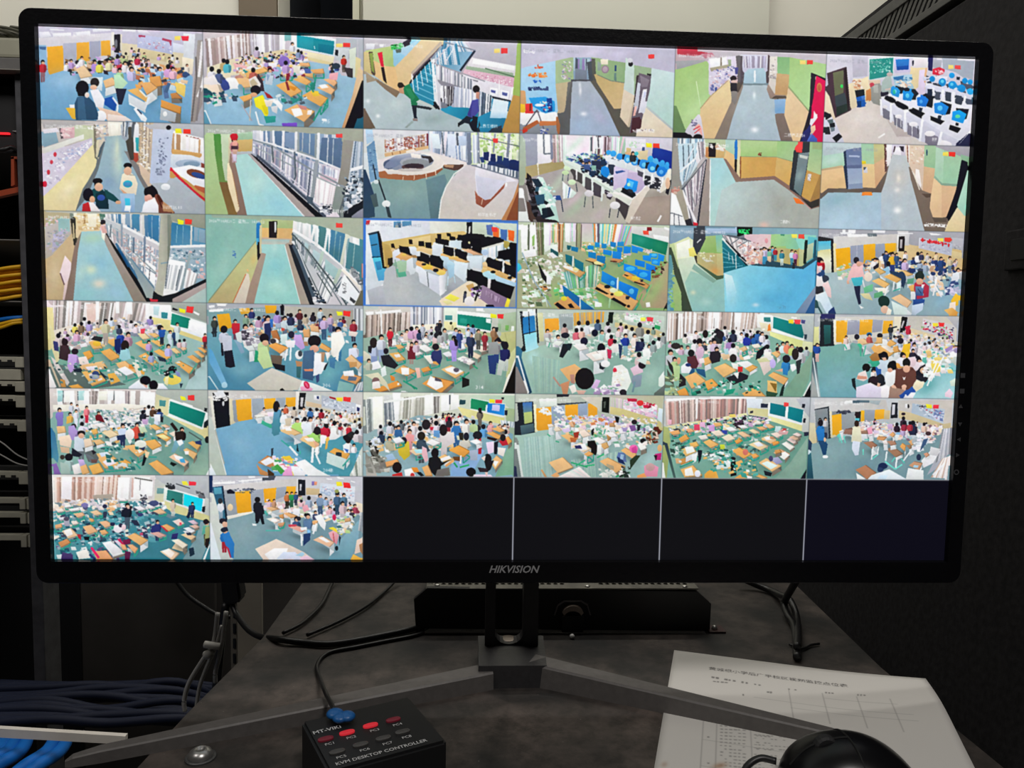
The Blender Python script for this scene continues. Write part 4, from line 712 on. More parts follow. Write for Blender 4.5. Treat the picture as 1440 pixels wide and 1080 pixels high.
TILES[1, 5] = (1140, 190, '''
g b8d8d0 a8d0b0 40,20 40,56 21,18 86,19 86,50 56,52 21,60
p c0d0d4 21,18 86,19 85,26 22,36;a .6 d0e8e0 22,40 52,32 52,50 22,56
g ecc898 e0bc88 40,60 40,94 21,60 54,55 60,91 30,92 19,100
p c8b088 21,58 54,52 54,56 21,61
p 2c3850 56,29 61,27 64,90 62,92;g 6878a0 8c9cb8 74,24 74,88 60,26 86,22 88,91 64,91;g 98a8c8 a8b8cc 74,56 76,86 63,58 87,57 88,82 65,84;p b0bcd8 65,35 84,36 83,39 65,38;p 606c90 62,52 86,51 86,57 62,57
g a8d0b0 b0d4a8 96,24 96,50 86,19 107,19 108,50 88,50;g ecd098 e4c090 98,54 98,86 88,50 109,50 110,90 89,88
p e8d030 87,45 94,45 94,50 88,50;p d8d8e0 90,55 96,55 97,65 90,65;p 505868 90,55 95,55 92,60 90,60
g d0cc90 c8b888 116,22 120,40 107,19 126,19 127,42 108,50;g dcb48c d0a47c 118,52 114,84 108,50 128,38 128,64 110,91
p 60403c 125,19 128,19 129,62 126,64;c 128,20 140,19 138,46 129,52 20 14 4 f0e8e8 a07878 d8c0c0 e8d8dc 705050;p f4f0f0 129,19 138,19 136,46 130,54
p d8d0e0 138,19 162,19 162,36 138,36;p 4a3440 142,20 144,20 143,30 140,30;p 38303c 150,20 158,20 158,30 154,28;p f8f4fc 144,22 152,22 154,36 140,36
v 160,19 170,19 170,50 162,44 6 3 f0e0d0 8a5040 e8d8c8 fcf4f0;g e8d4bc dcc4b0 174,30 184,60 168,19 194,20 192,50 190,96 174,64 168,50
p f8f0ec 178,58 184,60 188,86 186,93 177,76;c 170,20 194,22 192,54 172,48 14 18 7 f4e8dc d8b8a0 e8d0c0
g a8cca4 98c098 200,30 200,54 193,20 212,21 210,57 192,54;p 284868 196,26 198,26 198,36 196,36;g dcb890 d0a884 200,58 196,98 192,54 210,58 204,100 190,98
g a8cca8 a0ccac 236,30 236,80 213,22 256,38 248,84 222,83 211,70;g b8d8c0 a8d0b0 218,40 218,76 213,22 226,24 224,83 211,72
p 90b098 211,70 222,82 248,84 248,88 222,86 210,74
g ecccA0 e0bc94 216,90 220,138 210,74 222,86 224,140 206,140 201,120;g e0bc94 d8b08c 236,90 230,136 222,86 248,88 232,138 222,140
p a8a4ac 212,21 268,22 268,42 256,38;p 8cb494 254,34 268,38 268,52 256,46
p 141420 256,43 266,47 264,66 250,120 234,144 230,140 246,96
g b8e0cc a8d4c0 260,80 256,124 266,60 266,72 261,138 248,120;g ecd8b0 e0cc9c 250,132 246,164 248,124 261,138 260,166 228,164
p 6a5c54 30,91 60,91 62,94 89,91 110,91 128,64 132,52 128,68 120,98 18,109 18,100

g a8c4d0 b0c8dc 60,100 80,160 30,98 120,98 140,128 192,162 15,161 17,110
a .5 88b0c0 22,104 64,98 60,112 20,128;a .6 c0dcec 24,140 72,128 80,160 18,160
p f88c38 88,97 104,97 105,103 87,103
g c4ccd0 b8c4cc 148,40 156,156 138,34 162,36 166,52 193,162 120,162 120,98 128,80
a .5 d4c8bc 140,52 160,52 172,88 132,96;o f0e8dc 149,74 20,40;o ece8e4 147,94 30,26;o fcfcfc 147,128 40,34;a .4 b0c8dc 124,112 140,112 140,160 120,160
p 7c6c60 166,54 172,64 188,94 204,100 202,124 208,142 232,142 226,164 193,162 180,112 170,76;p 5a4a40 188,100 204,100 203,106 196,107;p 5c5048 206,140 232,141 230,148 210,148
p e8e0d0 172,62 176,66 186,94 184,94

p f8e060 224,30 233,30 233,37 224,36;p f03830 234,30 245,30 245,38 234,37;c 194,149 227,152 227,156 194,154 18 12 4 fff f8f4f0''')
TILES[2, 0] = (55, 285, '''
p b8b8ac 7,14 282,18 282,44 200,26 100,18
p b4a888 7,16 52,18 54,60 8,80;c 7,22 48,22 40,40 8,48 26 16 4 f0c8d0 d8c0c8 b0d0b0 e8e0e0 9ab0a8
g c8c0bc b0a898 12,40 40,100 8,40 50,26 54,66 20,88 10,94;g 98c0c0 a8c8c8 36,30 36,56 30,26 50,26 50,48 32,56;p b8b4d0 22,52 44,44 40,66 20,84;c 12,48 48,40 44,66 12,86 26 18 7 c0b8c4 a8a0a4 d0c8d0 98a8a8
g cdb48c bfa880 20,90 40,160 10,94 20,88 56,48 58,68 50,112 41,164 12,164
a .5 e0d0b0 16,104 36,92 32,140 16,144;p f0dce0 42,88 52,100 52,116 44,140 33,118;p 6a5058 33,118 35,118 42,138 40,138;p dcc4c0 41,138 47,130 43,164 38,164
p 302c28 51,26 60,26 62,70 57,71;p c8b890 55,34 57,34 59,60 56,60;p 7a8478 50,18 54,18 54,26 50,26
g ecd8a8 e8d0a8 80,18 84,48 60,18 102,18 100,48 70,48 64,58 60,58;c 60,18 102,18 100,44 62,44 22 20 5 f4e8c0 d8b888 f8f0d8 e0c890 c8a878;p b08858 73,20 77,20 76,34 74,34;p f8f0d8 80,18 96,18 94,40 82,40;p 507868 100,18 109,19 108,26 102,28
p 8a7468 60,68 70,48 66,76 56,165 41,165 52,112
g a8d0d8 98c4cc 84,52 100,160 70,48 104,47 112,72 158,166 56,166 64,80
a .5 b8d8a8 72,52 104,50 106,66 70,68;a .5 88c0dc 76,96 112,84 124,112 80,120;o d0e0c4 86,112 60,50;o e0d8c4 100,136 70,46;a .5 c8e4d4 64,100 80,96 76,128 60,132;a .4 a0c8e8 112,132 140,140 152,164 112,164;a .5 90cccc 64,140 88,152 84,164 60,164
s 106,34 18 f0d0d8 f0e0d8;p e0b0a8 102,38 108,38 112,50 106,52;p f0f4e0 104,50 110,51 109,64 105,60;e 28242c 106,32 18,20
g a89c94 908478 120,80 160,156 110,52 116,58 186,166 158,166 112,72 109,64
p 14181c 111,51 116,56 187,166 180,166 124,76
v 110,18 204,22 200,72 112,24 26 3 d8d8dc 6088a8 c8c8cc 4f80a8 e4e4e4 88a0b4 f0ecec
p 4a88ac 156,19 168,19 168,48 156,40;p 3c7ca8 182,20 201,21 200,66 183,56;p 88a4bc 144,18 154,18 155,40 144,36;l d8d8d4 20 174,19 175,56;l d0d4d4 14 153,18 154,42;l e8e4e4 12 138,18 140,36;l 90b0c4 6 189,22 189,58
l f4f4f4 20 140,38 174,56 201,70;l d8d8d8 14 108,26 138,38
g c8ccd0 d8ccd0 120,40 180,140 110,26 200,72 198,140 188,156 118,60
v 112,34 200,80 194,152 116,58 40 8 e4dcdc 8898a8 c8b8bc f4f0f0 9aa8b4 b8b0b0
c 140,52 200,84 196,128 144,84 60 18 9 f0f0f4 b89c9c 98a8b8 d8c8c4 a8b8c8 c8b0a8;p ffffff 178,96 196,108 194,144 180,128;l 30404c 5 186,108 184,132;l 687888 6 178,108 196,120
l b8c4c8 12 112,34 152,60 206,102;l a0acb0 9 120,48 196,118;l c8d0d4 8 128,64 192,140;l 7c8890 14 120,36 118,58;l 90a0b0 14 138,34 138,74;l 687c90 16 158,58 158,84;l 78889c 18 177,56 176,100
l 3c6c90 18 128,68 156,112 186,152;l 68889c 26 152,94 192,144;g 8ca0a8 a0aca8 160,112 186,160 148,88 192,144 190,160 180,160;p 1c5080 128,72 140,86 152,108 148,108
g b8b8a8 98988c 204,20 218,20 204,19 220,19 222,88 208,152 192,156 200,120;p 7c8478 215,20 223,20 222,96 216,96
p 989c8c 220,18 282,19 282,46 222,30
g 3a7ca4 5c94b4 240,36 260,68 222,34 281,44 280,72 221,72;l 88b8cc 6 232,38 230,68;l 78a8c0 6 242,38 241,70;p 88a8bc 260,40 280,46 280,68 260,64;l d8d8d4 16 256,38 255,74;l 60a0bc 6 268,44 267,68
l f0f0f0 22 220,74 281,72
g a8b8c4 8cacbc 240,76 270,128 220,76 281,75 281,128 240,152 212,152
c 220,78 281,78 280,128 220,112 46 20 4 c8d4dc 6c94a8 e8ecf0 506c80 a8c0cc d8b8b8;l 90a8b0 12 204,102 281,90
p fcfcfc 218,94 246,100 240,140 232,152 208,152;v 216,104 242,106 232,148 210,144 9 4 fff c8ccd0 f4f4f4 98a0a8 fff;l 68747c 8 216,96 212,140;l 58646c 6 236,112 230,140
l 98a8ac 22 254,84 244,124 238,148;v 248,112 268,120 260,144 242,144 7 6 fff c8c0c0 f0f0f0 98a0a4
p 181c20 192,148 202,156 200,166 190,166;p 181c20 202,165 280,128 281,133 226,160 216,166;p b0a09c 224,162 281,134 282,140 240,167;g b8c8c0 a8c4c0 260,152 280,166 240,167 282,144 282,168;p d03040 186,162 200,163 198,167 187,167
p f0f030 232,27 243,30 242,36 234,36;p f04030 245,27 257,28 256,36 245,36''')
TILES[2, 1] = (280, 290, '''
g a0b4a0 b0b8a4 140,18 240,24 12,17 278,22 278,50 200,28 104,22
g 90bcb0 8cc0b4 20,30 60,96 12,20 95,22 95,58 16,156 13,160
a .6 a8ccc0 20,96 56,72 60,94 24,136;a .5 7cb4a8 14,40 40,32 36,84 14,96;c 54,75 62,75 61,88 55,86 4 14 3 5080b0 6088b8
g c4c48c b8a878 60,100 40,160 95,58 97,94 86,128 56,165 18,165 16,160
a .6 d8b870 88,80 97,80 96,96 86,100;l 88987c 7 16,158 95,58
g e0d4c0 d0c4b4 80,120 68,160 79,112 83,114 85,128 77,164 56,162;l c87850 8 56,162 78,114;l e8b880 12 80,106 82,110
p 2878b8 96,30 102,30 101,60 96,64;p 50b0d8 96,54 100,54 99,64 96,64;p 1c1c20 98,60 101,60 102,84 98,90;p d0c8a0 101,32 105,32 104,78 101,80
g b8c490 a8bc80 104,22 104,38 105,21 158,24 156,38 105,37;g ecc078 dcb478 104,38 140,54 105,36 156,37 154,54 105,52
p 241c20 117,25 131,25 130,55 117,54;p f4e8e8 126,26 129,26 129,44 126,44;p c8b098 105,52 154,55 152,58 104,56
p a89080 104,79 113,78 112,82 100,128 91,164 77,164 86,128
g a8c4c0 c8c4b8 128,56 128,64 105,55 153,56 144,64 104,78
g a8d8d4 98d0c8 100,70 140,160 104,64 144,64 171,166 92,165 112,80 105,78
a .6 c8e4dc 120,60 132,60 130,76 124,76;a .5 7cc4d0 112,88 140,84 152,112 112,120;a .6 b8e4d8 116,120 148,128 148,148 112,144;l f0f8f4 10 144,66 171,166
g b0a090 a89c90 152,70 176,160 144,64 154,63 188,166 171,166
p 20242c 150,64 158,66 170,100 192,166 186,166 160,96
v 158,24 276,64 276,128 158,44 26 6 f4f4f8 4c8894 e0e4e4 68a0a8 d0d4d4 88a8b0 f0ecec
p 4c7f84 202,37 216,42 212,72 200,64;p 4880a0 222,44 246,52 240,96 218,84;p 4c8490 252,60 274,68 274,112 246,104;l 88b0b8 7 230,46 226,88;l 80a8b4 7 238,50 234,94;l 98b8b8 7 262,64 258,108;a .5 3c6c6c 222,68 242,76 240,96 219,84
l f4f4f0 20 194,34 188,60;l f0f0ec 20 216,41 211,74;l d8dccc 26 248,52 239,98;l f0f0f0 14 181,30 178,50;l fafafa 14 170,27 168,44
l f8f8f8 22 158,40 200,66 236,98 274,140
g b8c4c8 d0ccd0 170,60 220,140 158,43 200,70 238,100 272,146 260,166 196,166
v 158,46 268,144 248,166 160,66 70 9 e8e8ec 788890 c8ccd0 fcfcfc 98a4ac d0d0d4 5c6c78
p a8c8c8 212,88 234,106 230,124 212,108;p b8d0d4 192,72 206,82 204,96 190,88;p b0ccd0 178,60 186,66 186,78 176,72
v 206,120 232,124 216,164 196,152 14 5 fff c8c8cc f8f8f8 808890
l b8ccc0 26 208,76 200,108;l b8c8b8 30 238,106 228,130;l a0acac 20 186,66 178,96
l 505c60 13 156,46 184,76 224,128 248,166;l 7c888c 11 176,68 216,128 240,166;l 586468 9 158,52 172,86 204,152;l 4c5858 8 198,112 224,152
l 485868 26 158,66 170,92 194,152;l e8e4e8 8 166,72 188,128 208,166;l 303840 16 184,120 200,156;c 188,128 204,152 216,166 196,166 20 16 6 182028 f0f0f4 505c68 28384c
g fafcfc e8ecf0 250,116 260,160 244,114 268,144 270,150 260,168 232,148;l f4ece0 20 240,106 274,140;l 586064 8 248,118 270,146;c 242,128 248,130 246,146 240,144 6 12 3 8a8c90 b0b0b4;p 404448 254,152 264,160 261,164 254,158
v 274,96 278,98 277,128 274,120 3 4 d06858 d8d0d0 6078a0;c 258,104 278,120 277,140 260,112 12 26 5 606870 90989c d0d0d4;p 6c6858 272,144 278,140 278,168 262,168
p f04840 230,28 241,29 241,36 230,36''')
TILES[2, 2] = (505, 295, '''
g e8ecf4 e0e4ec 40,20 100,40 9,17 120,18 118,40 40,54 34,36 10,38;g ecece4 d8dcc8 120,20 180,36 118,18 182,20 181,36 120,40
p f0f4f8 10,20 34,18 36,38 12,40;p 5890b8 58,20 88,19 88,26 58,30;p 2c5878 64,22 70,22 70,30 65,30;p f0f0f4 70,19 72,19 72,30 70,30;p 9aa89c 60,26 66,26 66,30 60,30
p ccd8c8 182,20 270,26 270,58 220,44 181,38;g d8e4d0 c0ccb8 200,24 200,46 192,22 212,24 212,44 192,40
p d4b870 40,54 118,41 176,36 176,40 128,48 120,66 84,60 48,66 42,96;p d8bc78 120,41 176,36 180,40 152,52 120,54;p e4cc90 84,50 120,43 120,60 88,60;g c8a860 b49450 44,60 46,96 39,56 52,60 54,88 48,94 44,88
p f4f4f8 10,38 20,40 48,162 12,160;p b8bcc4 12,128 40,128 48,163 18,163;g e8f0f4 d0d8e0 12,60 40,128 10,38 15,38 34,120 44,120 36,128 12,136
p 2c3c4c 14,40 31,36 32,40 17,44;g 4898c8 3080b0 22,40 26,80 16,43 30,40 35,78 22,80;l 284858 10 20,60 30,58;g 58d0e8 50a0d0 30,80 34,118 22,81 36,80 43,118 32,120;p 3888b8 26,88 36,86 38,100 30,102;l 18405c 10 21,80 36,79;p 18141c 30,36 33,36 42,96 39,98 32,48
p 2c2820 48,82 54,81 54,90 48,93
g bcc0c4 b0b8bc 60,100 120,160 43,106 60,96 92,108 180,96 180,122 138,144 136,166 46,163 40,128
a .5 d0d0cc 56,116 88,124 84,152 60,156;p a8acb4 140,124 180,120 140,148 138,144
c 128,52 268,66 266,112 128,68 60 22 4 e8f4f8 d0e0ec c8d8e0 f0f0f0 b8ccd4 e8c898
d 54,68 60,66 64,66 58,69 e0c090 100;p 1c1418 53,57 58,57 60,64 54,64;p 1a1418 83,50 89,50 90,58 84,58
p e4e8f0 58,68 68,66 68,84 60,86;d 60,80 72,72 92,80 80,86 e4b070 90;p dfe6ec 78,86 90,80 92,108 86,110;l 88a894 10 60,84 64,114;p 5cb090 62,100 76,98 80,112 66,114;p a8c8a8 64,88 80,86 78,104 66,106
p 14131a 67,60 86,66 87,77 68,70;e e8c060 75,76 22,14;p e0e8f0 84,64 94,62 92,74 86,74
p 16141a 100,53 109,53 110,62 100,61;p 16141a 111,55 122,55 122,67 112,65;p e8c890 100,62 124,66 120,76 100,69;p dce4ec 100,69 120,76 120,80 102,78;p e0e8f0 122,60 140,58 140,74 124,74
p 16141a 131,41 138,41 138,50 132,50;p 16141a 147,39 154,40 155,45 148,45;p 16141a 128,48 151,51 151,61 129,56;p 14131a 152,44 162,46 161,52 152,51
p 14131a 166,42 186,44 188,50 166,52;p 14131a 181,21 191,21 190,46 182,45;p e8e4d8 185,28 188,28 187,40 184,40;p 16141a 192,40 211,42 210,48 193,47
g dcecf4 c8d8e0 156,52 180,60 152,52 172,52 172,64 152,64
p 14131a 172,55 188,58 187,68 172,64;p 0f0e14 190,50 204,52 206,74 191,70;p 14131a 206,48 220,50 222,66 208,64;p 14131a 216,47 232,49 230,60 218,60;p 14131a 226,45 244,48 243,58 228,56;p dcdcd0 208,64 244,54 244,66 210,78
v 210,66 244,58 244,78 210,80 12 5 e8f0f8 88a0a8 d0dce4 f4f4f4
d 172,66 184,66 208,76 192,76 e8b890 120;p d8e4ec 182,78 208,78 206,100 184,96
p 5c74b0 214,26 225,25 225,44 216,42;p f07030 225,32 236,31 236,47 226,45;p 4870b0 238,33 250,34 249,52 239,49;p f06828 251,34 262,36 261,54 252,51;l a8d0d8 10 222,22 238,32;p b0a050 244,53 252,55 250,64 244,62
p 0d0c12 256,56 268,57 267,96 255,92 254,84 234,82 234,70 254,66
e b8d0e8 212,72 30,26;p c0d8e8 140,80 150,80 148,100 140,94
d 138,74 154,74 186,88 172,90 eab878 130;p dce8f0 160,86 184,90 178,122 160,108;p 14131a 142,61 160,65 159,80 142,74;p 14131a 161,66 181,72 181,86 162,79;e e8c070 160,81 40,16;l f0f0f0 8 160,64 161,80
e b8d8e8 154,93 36,30;p a8cce0 148,92 160,94 160,112 152,116;l c0d8e4 10 150,112 149,128;l b8d4e0 8 160,112 162,124
d 98,90 112,86 148,102 138,110 e8b070 170;p e0e4ec 98,98 114,104 116,130 102,122;p d8dce8 116,106 134,112 136,144 118,132;l 70747c 6 114,104 117,130;g f0f0f4 c0c8d0 138,112 148,112 134,112 148,104 144,140 136,146
e f0c850 116,96 40,24;e f0d068 138,106 40,22;p 14131a 103,71 118,77 118,93 103,85;p 14131a 119,77 142,86 141,101 120,93;e 1c1a20 109,92 20,10;e 1c1a20 129,102 24,16
p d8b070 208,96 220,96 266,118 264,122 240,114;p b8d8ec 232,112 266,124 262,130 232,120;e b8e0ec 220,111 50,34;p e8c888 208,98 216,98 216,102 208,102
p 14131a 217,81 242,88 241,104 217,96;p 14131a 245,91 268,98 268,116 245,106;e 14131a 226,105 22,12;e 14131a 254,115 20,12;p f4f0f0 257,116 265,117 262,123 257,121;l f4f4f4 10 243,88 243,106
g f0e0c4 e8d8c0 152,140 200,164 134,154 180,124 192,118 224,160 212,166 148,166;p f0e858 144,149 154,142 170,149 160,155;p e8e0a0 140,154 152,152 158,159 148,160;p c8a060 180,128 192,124 196,136 186,138
p 121016 182,100 217,115 216,130 182,118;p 121016 223,118 262,130 256,150 221,136;l e8e0e0 22 220,116 219,132
p 1c1820 190,132 200,128 206,140 200,148 192,148;c 190,128 206,130 204,152 192,148 14 20 6 f4f0f4 28242c 9870b0 e0d8d8 383440;e 2c2c38 179,140 12,16;p 48485c 176,142 181,141 180,156 175,156;l 1c1a20 16 200,140 195,154;e f0e8e8 186,154 44,40
g 98809c 88708c 216,130 240,160 208,127 249,150 244,166 226,166 204,150;v 214,136 238,149 236,158 214,144 14 4 c0a8c4 806884 a890ac;p 14101c 214,160 226,160 230,166 214,166;p f8e040 250,150 255,153 251,165 246,163
g a8aca0 989c90 262,130 260,164 262,132 269,120 268,166 252,166 256,150
p c83040 10,18 18,18 16,25 11,25;p f04040 223,29 233,30 233,38 224,37
l 3a78d0 12 9,16 271,20;l 3a78d0 10 10,16 8,163 138,166 268,167;l 4a88d8 10 270,20 268,167''')
TILES[2, 3] = (720, 300, '''
p c0ccb4 14,18 266,22 266,80 14,80
v 14,19 86,18 84,56 16,66 14 12 fcf4fc fff e8d4ec b8c8a0 f4f8f0 8a9070 e0f0d8;p fcfcfc 16,20 26,20 26,62 17,60;p fff 30,20 39,20 38,56 30,56;p 98c070 34,40 38,36 38,54 34,56;l 606858 14 28,19 28,62;v 40,18 53,18 54,74 44,74 7 4 706858 90906c b0a088 607048 d8c0a0;p fcfcfc 54,19 64,19 62,56 55,56;v 66,19 78,20 77,50 66,50 6 5 f8c8a0 a8d080 f0f0e0 d8e8c0 88b0a0
v 77,18 89,19 86,66 78,66 6 5 c88050 90a070 584c48 d8d0a0;p fff 89,19 98,19 98,50 90,48;v 98,19 108,19 107,48 99,48 5 9 f0fcf0 b0e0c8 e8d8f0;v 108,20 118,20 117,62 108,60 6 9 6c6058 404840 98a078 b8b098
g d8c8cc d0d8c4 120,22 120,52 118,19 136,19 138,52 118,56;v 136,19 204,22 192,54 138,58 26 14 f8f8f8 70c8c8 f8e0a0 fff c8a8d8 e09050 a8e0d8 6a6070 fff0f0 90c880
p f4f4f4 18,64 40,60 42,76 18,76;p e8f0e8 54,56 76,52 78,66 66,60 56,66;g d0c898 b0b078 128,48 128,60 118,48 144,50 140,58 120,58
p d8d8d4 202,22 267,26 264,52 202,36;p f4f4f4 238,36 264,40 266,50 240,43;p fff 257,23 267,26 266,30 257,27
g 189078 107858 210,36 250,66 203,34 264,50 260,71 202,52;a .5 40a890 210,38 226,40 224,52 210,50;a .5 2c9868 240,46 260,52 258,66 240,60
g a8ac88 8cb070 80,80 180,160 16,76 120,60 202,54 260,72 262,100 260,163 12,160
p b4a080 238,112 262,84 260,160 220,160 212,140;a .6 98c878 236,120 260,96 260,128 230,160 216,156
a .6 88c858 66,128 96,116 88,148 68,144;a .6 60c878 128,112 144,104 140,140 120,136;a .7 70d070 100,112 128,100 124,132 112,140;a .6 8cd068 144,128 164,124 160,152 140,152;a .5 f0e4e8 128,112 140,112 132,128 124,128
c 16,76 86,66 84,104 18,112 50 26 4 f4f4f0 e0f0dc b0b8a0 d0c8b8 688058 f8e8e8 90a880;c 18,104 66,108 60,158 20,156 46 28 9 f0f8f0 d8f0e0 80a868 a09880 f4f4f4 586c4c b8c8b0
c 84,84 152,96 140,160 72,144 70 26 17 70d080 e8f0e8 b0e0b8 58a868 f4e4e8 a8b890 90c0b0 d8c8a8
v 86,100 148,84 144,124 94,128 30 8 78c888 e8e8e0 609868 b0d8c8 d8d8b8 70b0a8
c 120,50 202,52 192,84 120,66 40 22 6 e0f0e0 c8a878 78b070 f4f0f0 e8c090 50a878
l 98b0b8 10 17,66 36,112 66,158;p 1c1a20 43,82 50,94 60,112 58,118 50,108;p f0f0f4 58,100 66,108 66,120 58,120;c 48,124 58,122 58,128 48,128 6 14 3 c88850 283038
p 24585c 65,59 78,66 78,73 65,66;p 1c6068 93,54 100,55 98,62 93,62;p 1878a8 100,56 112,58 111,66 100,63
g f4f0f0 e0e0e0 66,68 76,76 60,68 68,66 78,74 70,76
e 40c0d8 12,92 20,20
d 86,92 94,88 124,100 114,108 d8a868 30 t;p f0f0e8 88,88 100,90 112,98 108,100 88,92;e f0e0a0 108,95 26,18;p 1c6c78 90,69 102,73 101,89 91,82;p 1c7488 105,76 121,84 120,99 106,90;l f0f4f8 12 103,72 103,90
d 124,78 140,74 158,84 152,90 d8a868 30 t;p 14141c 124,79 138,83 136,84 124,80;p 14141c 136,82 152,89 150,90 136,86;e e8e0a0 146,84 40,16;p 1880c0 129,65 142,67 142,78 129,74;p 1878b8 143,71 158,73 157,86 143,80
d 164,78 176,74 188,80 180,84 c89060 30 t;p 602c20 166,80 178,81 176,83 166,82
p 1888d0 127,55 138,55 138,62 128,61;p 2090d0 140,49 148,50 148,58 140,57;p 2088c8 151,51 160,52 159,60 151,59;p 1c80c8 166,48 176,50 175,58 166,56;p 2890d0 178,49 189,48 189,56 178,56;p 1c88d8 154,61 169,64 168,72 154,69;p 1c84d8 170,64 185,66 184,78 170,76;p 1c80d8 177,57 187,58 186,66 178,65
p 1888e0 189,56 201,57 200,72 188,70;p 1c88e0 202,54 214,58 212,68 202,66;p 2090e0 213,57 222,60 221,66 213,64;p c8b8b8 188,68 202,68 200,72 190,72
c 222,60 238,62 236,68 222,66 8 14 3 e0c8c0 a09088 d8d0d0
d 186,106 194,98 232,122 228,128 d8a060 30 t;p 14141c 190,103 204,108 200,109 190,105;p 14141c 207,115 226,121 222,122 206,117;e e8c840 208,110 40,20;e f0a838 198,109 26,14;p 30343c 217,112 222,112 221,116 217,116
p 1c98f0 232,68 246,68 245,76 232,75;p 1c90e8 247,68 258,72 256,82 246,80;p 1c90f0 221,71 235,72 235,82 221,79;p 1c90f0 236,77 251,79 249,89 236,86;p 1480e0 208,78 225,82 224,92 208,88;p 1480e8 226,84 244,90 242,100 226,95;p 1488f0 189,85 212,91 211,105 189,97;p 1480e8 212,94 235,98 234,115 211,107
e 40b8f0 200,94 40,20;e 38b0f0 222,104 36,22;e 50c0f8 240,71 24,12;e 40b0f0 242,83 24,14
c 236,94 262,80 260,100 238,112 12 18 4 805038 402c28 60a050
d 138,128 148,118 214,148 202,165 e4b070 30 t;p 14101a 140,128 143,124 164,136 160,137;p 14101a 167,145 172,142 194,155 191,158;e e8f0c8 172,130 36,22;e e8e870 180,136 40,22;e 1c2028 161,124 26,16;e 201c20 169,137 14,10;e 201c20 197,157 14,12;p 282c38 192,140 200,140 197,146 192,145
g 2090e0 1870c0 160,100 170,128 152,97 178,111 177,128 151,115;g 1c88e8 1470c8 190,116 200,144 181,114 214,128 209,147 180,128;e 50b0e8 170,118 20,20;e 58b8e8 202,132 22,24;l e8f0f8 14 179,108 178,128
l a0c898 16 164,160 166,144;l 88b878 12 222,148 236,120;l 68a858 10 212,156 220,136;p f4f0f0 226,151 233,150 234,158 227,159;p 1c2020 258,158 262,152 262,160 256,163
g 1870b0 1c5c9c 96,128 108,156 85,121 115,143 114,161 88,138;g 1c78b8 1c5c98 124,148 132,163 116,145 140,163 117,163;l d8e8f0 10 115,143 115,161;p d8a060 70,152 94,140 116,160 112,163 80,163;p 14101a 72,154 77,150 93,162 82,162;p 14101a 94,154 100,152 106,160 98,160;e e8d840 88,144 26,20
p f0f8f4 140,148 152,152 152,158 140,158;l d0d8d0 8 56,140 60,158
p f05040 221,30 231,30 231,37 222,36;p 802028 228,24 236,24 236,30 228,30''')
